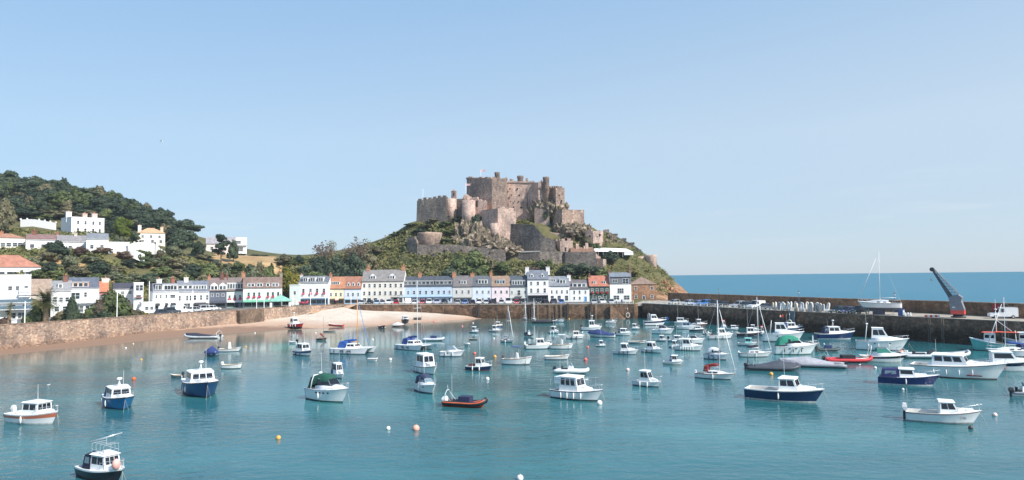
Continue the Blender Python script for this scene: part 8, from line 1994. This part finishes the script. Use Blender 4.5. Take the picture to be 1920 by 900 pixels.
def railing(line, step, label, h=1.1, z=ZQ + .26, two=True):
    P = resample(line, step); o = P[0]
    t = thing('railing', label, 'railing', (o.x, o.y, z))
    m = MB()
    for hh in ((h - .05, h * .5) if two else (h - .05,)): m.sweep([(p.x - o.x, p.y - o.y, hh) for p in P], .045, 5)
    m.build('rail', rail_w, t)
    me = MB().box(-.07, .07, -.07, .07, 0, h).mesh('post', rail_w)
    for p in P:
        b_ = bpy.data.objects.new('post', me); COL.objects.link(b_); b_.parent = t; b_.location = (p.x - o.x, p.y - o.y, 0)
railing(off(PW[:3], .45), 4.0, 'white post and rail fence along the landward edge of the pier')
railing(off([on_line(QW, 1150), QW[-1]], .3), 1.6, 'white railing at the head of the quay steps')
railing(off([on_line(PW, 1442), on_line(PW, 1500)], .6), 2.0, 'white railing in front of the stored tenders')
def lamp(p, h, label, col=(52, 60, 66), base=True, name='street_lamp'):
    t = thing(name, label, 'lamp', p)
    m = MB()
    m.rev([(.32, 0), (.3, .5), (.12, .7), (.08, h * .8), (.07, h)], n=10); m.build('post', paint(col, .5), t)
    MB().rev([(.1, h), (.24, h + .1), (.3, h + .55), (.05, h + .8)], n=6, smooth=False).build('lantern', paint((206, 214, 216), .2), t)
    MB().rev([(.36, h + .56), (.1, h + .85), (.03, h + 1.05)], n=6).build('cap', paint(col, .5), t)
for px, lb in ((1351, 'dark lantern on the pier wall behind the tall red-sailed yacht mast'), (1502, 'dark lantern on the pier wall behind the stored tenders'), (1682, 'dark lantern on the pier wall right of the yacht ashore')):
    q = on_line(FW, px); lamp((q.x - 1.0, q.y - .6, ZQ), 5.0, lb, (70, 96, 112) if px > 1400 else (60, 60, 60))
for px, pb, pt, Yd, lb in ((46, 606, 566, 1.6, 'white pole at the far left behind the sea wall'), (219, 597, 546, 1.6, 'tall white pole in front of the spreading tree'), (361, 586, 545, 2, 'white pole beside the white van'), (279, 578, 528, 14, 'white flagstaff in front of the broad white house'), (481, 578, 557, 1.6, 'white lamp pole outside the long white pub'), (495, 577, 560, 1.8, 'shorter white pole outside the long white pub'), (549, 575, 548, 2, 'white pole by the mint flat-topped house'), (582, 573, 548, 2, 'white pole in front of the white inn'), (610, 573, 552, 1.4, 'thick white post at the head of the slipway'), (658, 571, 556, 3, 'white pole near the silver car at the slipway')):
    q = on_line(LW, px) if px < 640 else on_line(QW, 662)
    p = Vector((q.x, q.y, ZQ)) + Vector((-.75, .5, 0)) * Yd
    for _ in range(8): p.x += (px - to_px(p)[0]) * .15
    h = max(3, at_y(px, pt, p.y).z - ZQ)
    t = thing('pole', lb, 'pole', p)
    MB().rev([(.2, 0), (.16, .4), (.13, h * .5), (.1, h)], n=8).build('shaft', rail_w, t); MB().ell((0, 0, h + .08), .14, .14, .12, 7, 5).build('finial', rail_w, t)
# small promenade and pier things
def simple(name, label, cat, p, parts, rz=0):
    t = thing(name, label, cat, p, R(rz))
    for nm, m, mt in parts: m.build(nm, mt, t)
    return t
def bench(px, py, lb):
    wood = paint((140, 96, 74), .8, .2)
    simple('bench', lb, 'bench', at_z(px, py, ZQ + .1), [('seat', MB().box(-1.2, 1.2, -.25, .25, .42, .5), wood), ('backrest', MB().box(-1.2, 1.2, .25, .32, .5, .95), wood), ('leg', MB().box(-1.1, -1.0, -.25, .3, 0, .42), wood), ('leg', MB().box(1.0, 1.1, -.25, .3, 0, .42), wood)], 60)
bench(104, 599, 'wooden bench on the lawn right of the date palm'); bench(62, 603, 'wooden bench on the lawn right of the left white pole')
simple('sign', 'white diamond sign on a post near the white annexe', 'sign', at_z(264, 590, ZQ), [('post', MB().tube((0, 0, 0), (0, 0, 1.6), .05), steel_m), ('panel', MB().hexa([(0, -.03, 1.5), (.7, -.03, 2.2), (.7, .03, 2.2), (0, .03, 1.5)], [(-.7, -.03, 2.2), (0, -.03, 2.9), (0, .03, 2.9), (-.7, .03, 2.2)]), rail_w)], 30)
simple('sign', 'small white notice on a thin post under the spreading tree', 'sign', at_z(207, 595, ZQ), [('post', MB().tube((0, 0, 0), (0, 0, 2.2), .05), steel_m), ('panel', MB().box(-.6, .6, -.04, .04, 2.1, 2.6), rail_w)], 30)
simple('planter', 'small white stone plinth on the lawn at the far left', 'plinth', at_z(25, 606, ZQ), [('plinth', MB().box(-.7, .7, -.5, .5, 0, 1.0), rail_w), ('cap', MB().box(-.8, .8, -.6, .6, 1.0, 1.15), rail_w)])
rd = paint((214, 74, 52), .6)
simple('barrier', 'orange-red barrier beside the dark cars at the white annexe', 'barrier', at_z(299, 590.5, ZQ), [('panel', MB().box(-.9, .9, -.1, .1, .3, 1.9), rd), ('foot', MB().box(-.8, -.6, -.4, .4, 0, .3), rd), ('foot', MB().box(.6, .8, -.4, .4, 0, .3), rd)], 45)
q = at_z(1748, 594.5, ZQ)
ba = thing('barrier', 'low red and white water barrier lying on the pier left of the crane', 'barrier', (q.x, q.y, ZQ), R(-15))
for k in range(6): MB().hexa([(-1.8 + k * .6, -.25, 0), (-1.22 + k * .6, -.25, 0), (-1.22 + k * .6, .25, 0), (-1.8 + k * .6, .25, 0)], [(-1.75 + k * .6, -.12, .55), (-1.27 + k * .6, -.12, .55), (-1.27 + k * .6, .12, .55), (-1.75 + k * .6, .12, .55)]).build('segment', rd if k % 2 == 0 else rail_w, ba)
for px, lb in ((1693, 'white bollard on the pier edge, left of a group of three'), (1699, 'white bollard on the pier edge, middle of a group of three'), (1704, 'white bollard on the pier edge, right of a group of three'), (1545, 'white bollard at the end of the stored tenders, left one'), (1549, 'white bollard at the end of the stored tenders, right one')):
    q = on_line(PW, px) + Vector((.7, .4, 0))
    simple('bollard', lb, 'bollard', (q.x, q.y, ZQ), [('post', MB().rev([(.22, 0), (.19, 1.0)], n=10), rail_w), ('cap', MB().rev([(.24, 1.0), (.2, 1.14), (.05, 1.2)], n=10), rail_w)])
q = on_line(PW, 1680) + Vector((2.2, 1.2, 0))
simple('gas_bottle_cage', 'blue and white locker beside the yacht ashore', 'locker', (q.x, q.y, ZQ), [('cabinet', MB().box(-.7, .7, -.5, .5, 0, 1.9), paint((70, 96, 150), .6)), ('panel', MB().box(-.2, .5, -.52, -.5, .3, 1.6), rail_w)], 20)
q = on_line(FW, 1871) + Vector((-.8, -.5, 0))
simple('sign', 'red square notice on the pier wall behind the turquoise trawler', 'sign', (q.x, q.y, ZQ + 1.6), [('panel', MB().box(-.9, .9, -.05, .05, 0, 1.7), paint((150, 40, 44), .6)), ('frame', MB().box(-1, 1, -.02, .08, -.1, 1.8), paint((90, 50, 48), .6))], -33)
for px, lb in ((1176, 'big white rope-bound ring hanging on the quay corner'), (1487, 'large pale hoop leaning at the foot of the pier steps')):
    q = on_line(QW if px < 1200 else PW, px) + (Vector((0, -1.1, 0)) if px < 1200 else Vector((-1.6, -1.0, 0)))
    m = MB(); m.sweep([(.75 * math.cos(a), 0, 1.0 + .95 * math.sin(a)) for a in np.linspace(0, 6.2832, 17)], .16, 6)
    simple('ring_fender', lb, 'ring', (q.x, q.y, .5 if px < 1200 else 1.6), [('ring', m, paint((206, 200, 190), .8)), ('chain', MB().tube((0, 0, 1.9), (0, .1, 4.2), .05), steel_m)], 0 if px < 1200 else -55)
# people standing about, a few pixels tall
def person(p, rz, top, legs, lab, h=2.3):
    t = thing('person', lab, 'person', p, R(rz))
    k = h / 1.75
    m = MB()
    def sec(z, a, b_, cy=0, n=10): return [(a * k * math.cos(6.2832 * i / n), cy + b_ * k * math.sin(6.2832 * i / n), z * k) for i in range(n)]
    for sg in (-1, 1):
        m.loft([[(x + sg * .1 * k, y, z) for x, y, z in sec(z0, r_, r_ * 1.1)] for z0, r_ in ((.02, .05), (.1, .05), (.28, .06), (.48, .06), (.8, .085), (.95, .09))], mi=1)
        m.ell((sg * .1 * k, -.05, .05), .05, .13, .05, 8, 5, 2)
        m.loft([[(x + sg * ox * k, y, z) for x, y, z in sec(z0, r_, r_)] for z0, r_, ox in ((.78, .03, .26), (1.1, .04, .25), (1.42, .055, .2))], mi=0)
        m.ell((sg * .265 * k, -.03, .74 * k), .035, .045, .08, 7, 5, 3)
    m.loft([sec(z0, a, b_) for z0, a, b_ in ((.88, .17, .12), (1.05, .15, .11), (1.3, .19, .12), (1.42, .2, .11), (1.5, .07, .06), (1.56, .055, .055))], mi=0)
    m.ell((0, -.01, 1.65 * k), .075, .095, .115, 10, 8, 3); m.ell((0, -.105, 1.63 * k), .014, .025, .02, 5, 4, 3)
    m.build('body', [paint(top, .8), paint(legs, .8), paint((40, 36, 34), .7), paint((206, 160, 136), .6)], t)
    MB().ell((0, .015, 1.69 * k), .082, .098, .09, 9, 6).build('hair', paint((70, 52, 40), .8), t)
for px, py, rz, a, b_, lb in ((622, 571, 20, (40, 40, 46), (60, 60, 70), 'person in dark clothes outside the cream house'), (630, 571.5, -30, (180, 60, 50), (50, 54, 70), 'person in a red top outside the cream house'), (1156, 570.3, 10, (230, 230, 226), (70, 80, 100), 'person in a white shirt at the head of the quay steps'), (1166, 570.1, 160, (60, 90, 140), (50, 50, 56), 'person in a blue top by the white railing'), (577, 571.8, 40, (216, 90, 110), (60, 60, 66), 'person in a pink top outside the white inn'), (570, 572, -20, (40, 50, 60), (40, 40, 44), 'person in dark clothes outside the white inn')):
    person(at_z(px, py, ZQ + .03), rz, a, b_, lb)
p = on_line(PW, 1474) + Vector((-2.2, -1.2, 0))
for i, (dx, a, lb) in enumerate(((0, (214, 180, 160), 'person in a pale top on the pier steps above the slate-blue boat'), (.9, (170, 60, 56), 'person in a red top on the pier steps above the slate-blue boat'))):
    q = p + Vector((.5, -.86, 0)) * dx; person((q.x - .1, q.y + .2, 2.9 + .2 * i), 30, a, (60, 64, 76), lb)
# railing-side flower tubs by the inn
for i, px in enumerate((563, 568, 574)):
    m = MB()
    for k in range(22): m.ell((rnd.uniform(-.6, .6), rnd.uniform(-.4, .4), 1.0 + rnd.uniform(-.2, .5)), .2, .2, .18, 5, 4)
    simple('flower_tub', ['pink flower tub outside the white inn, left one', 'pink flower tub outside the white inn, middle one', 'pink flower tub outside the white inn, right one'][i], 'planter', at_z(px, 572.2, ZQ), [('tub', MB().rev([(.45, 0), (.6, .7)], n=10), paint((90, 70, 60), .8)), ('flowers', m, paint((210, 80, 110), .8, .3, 3))])
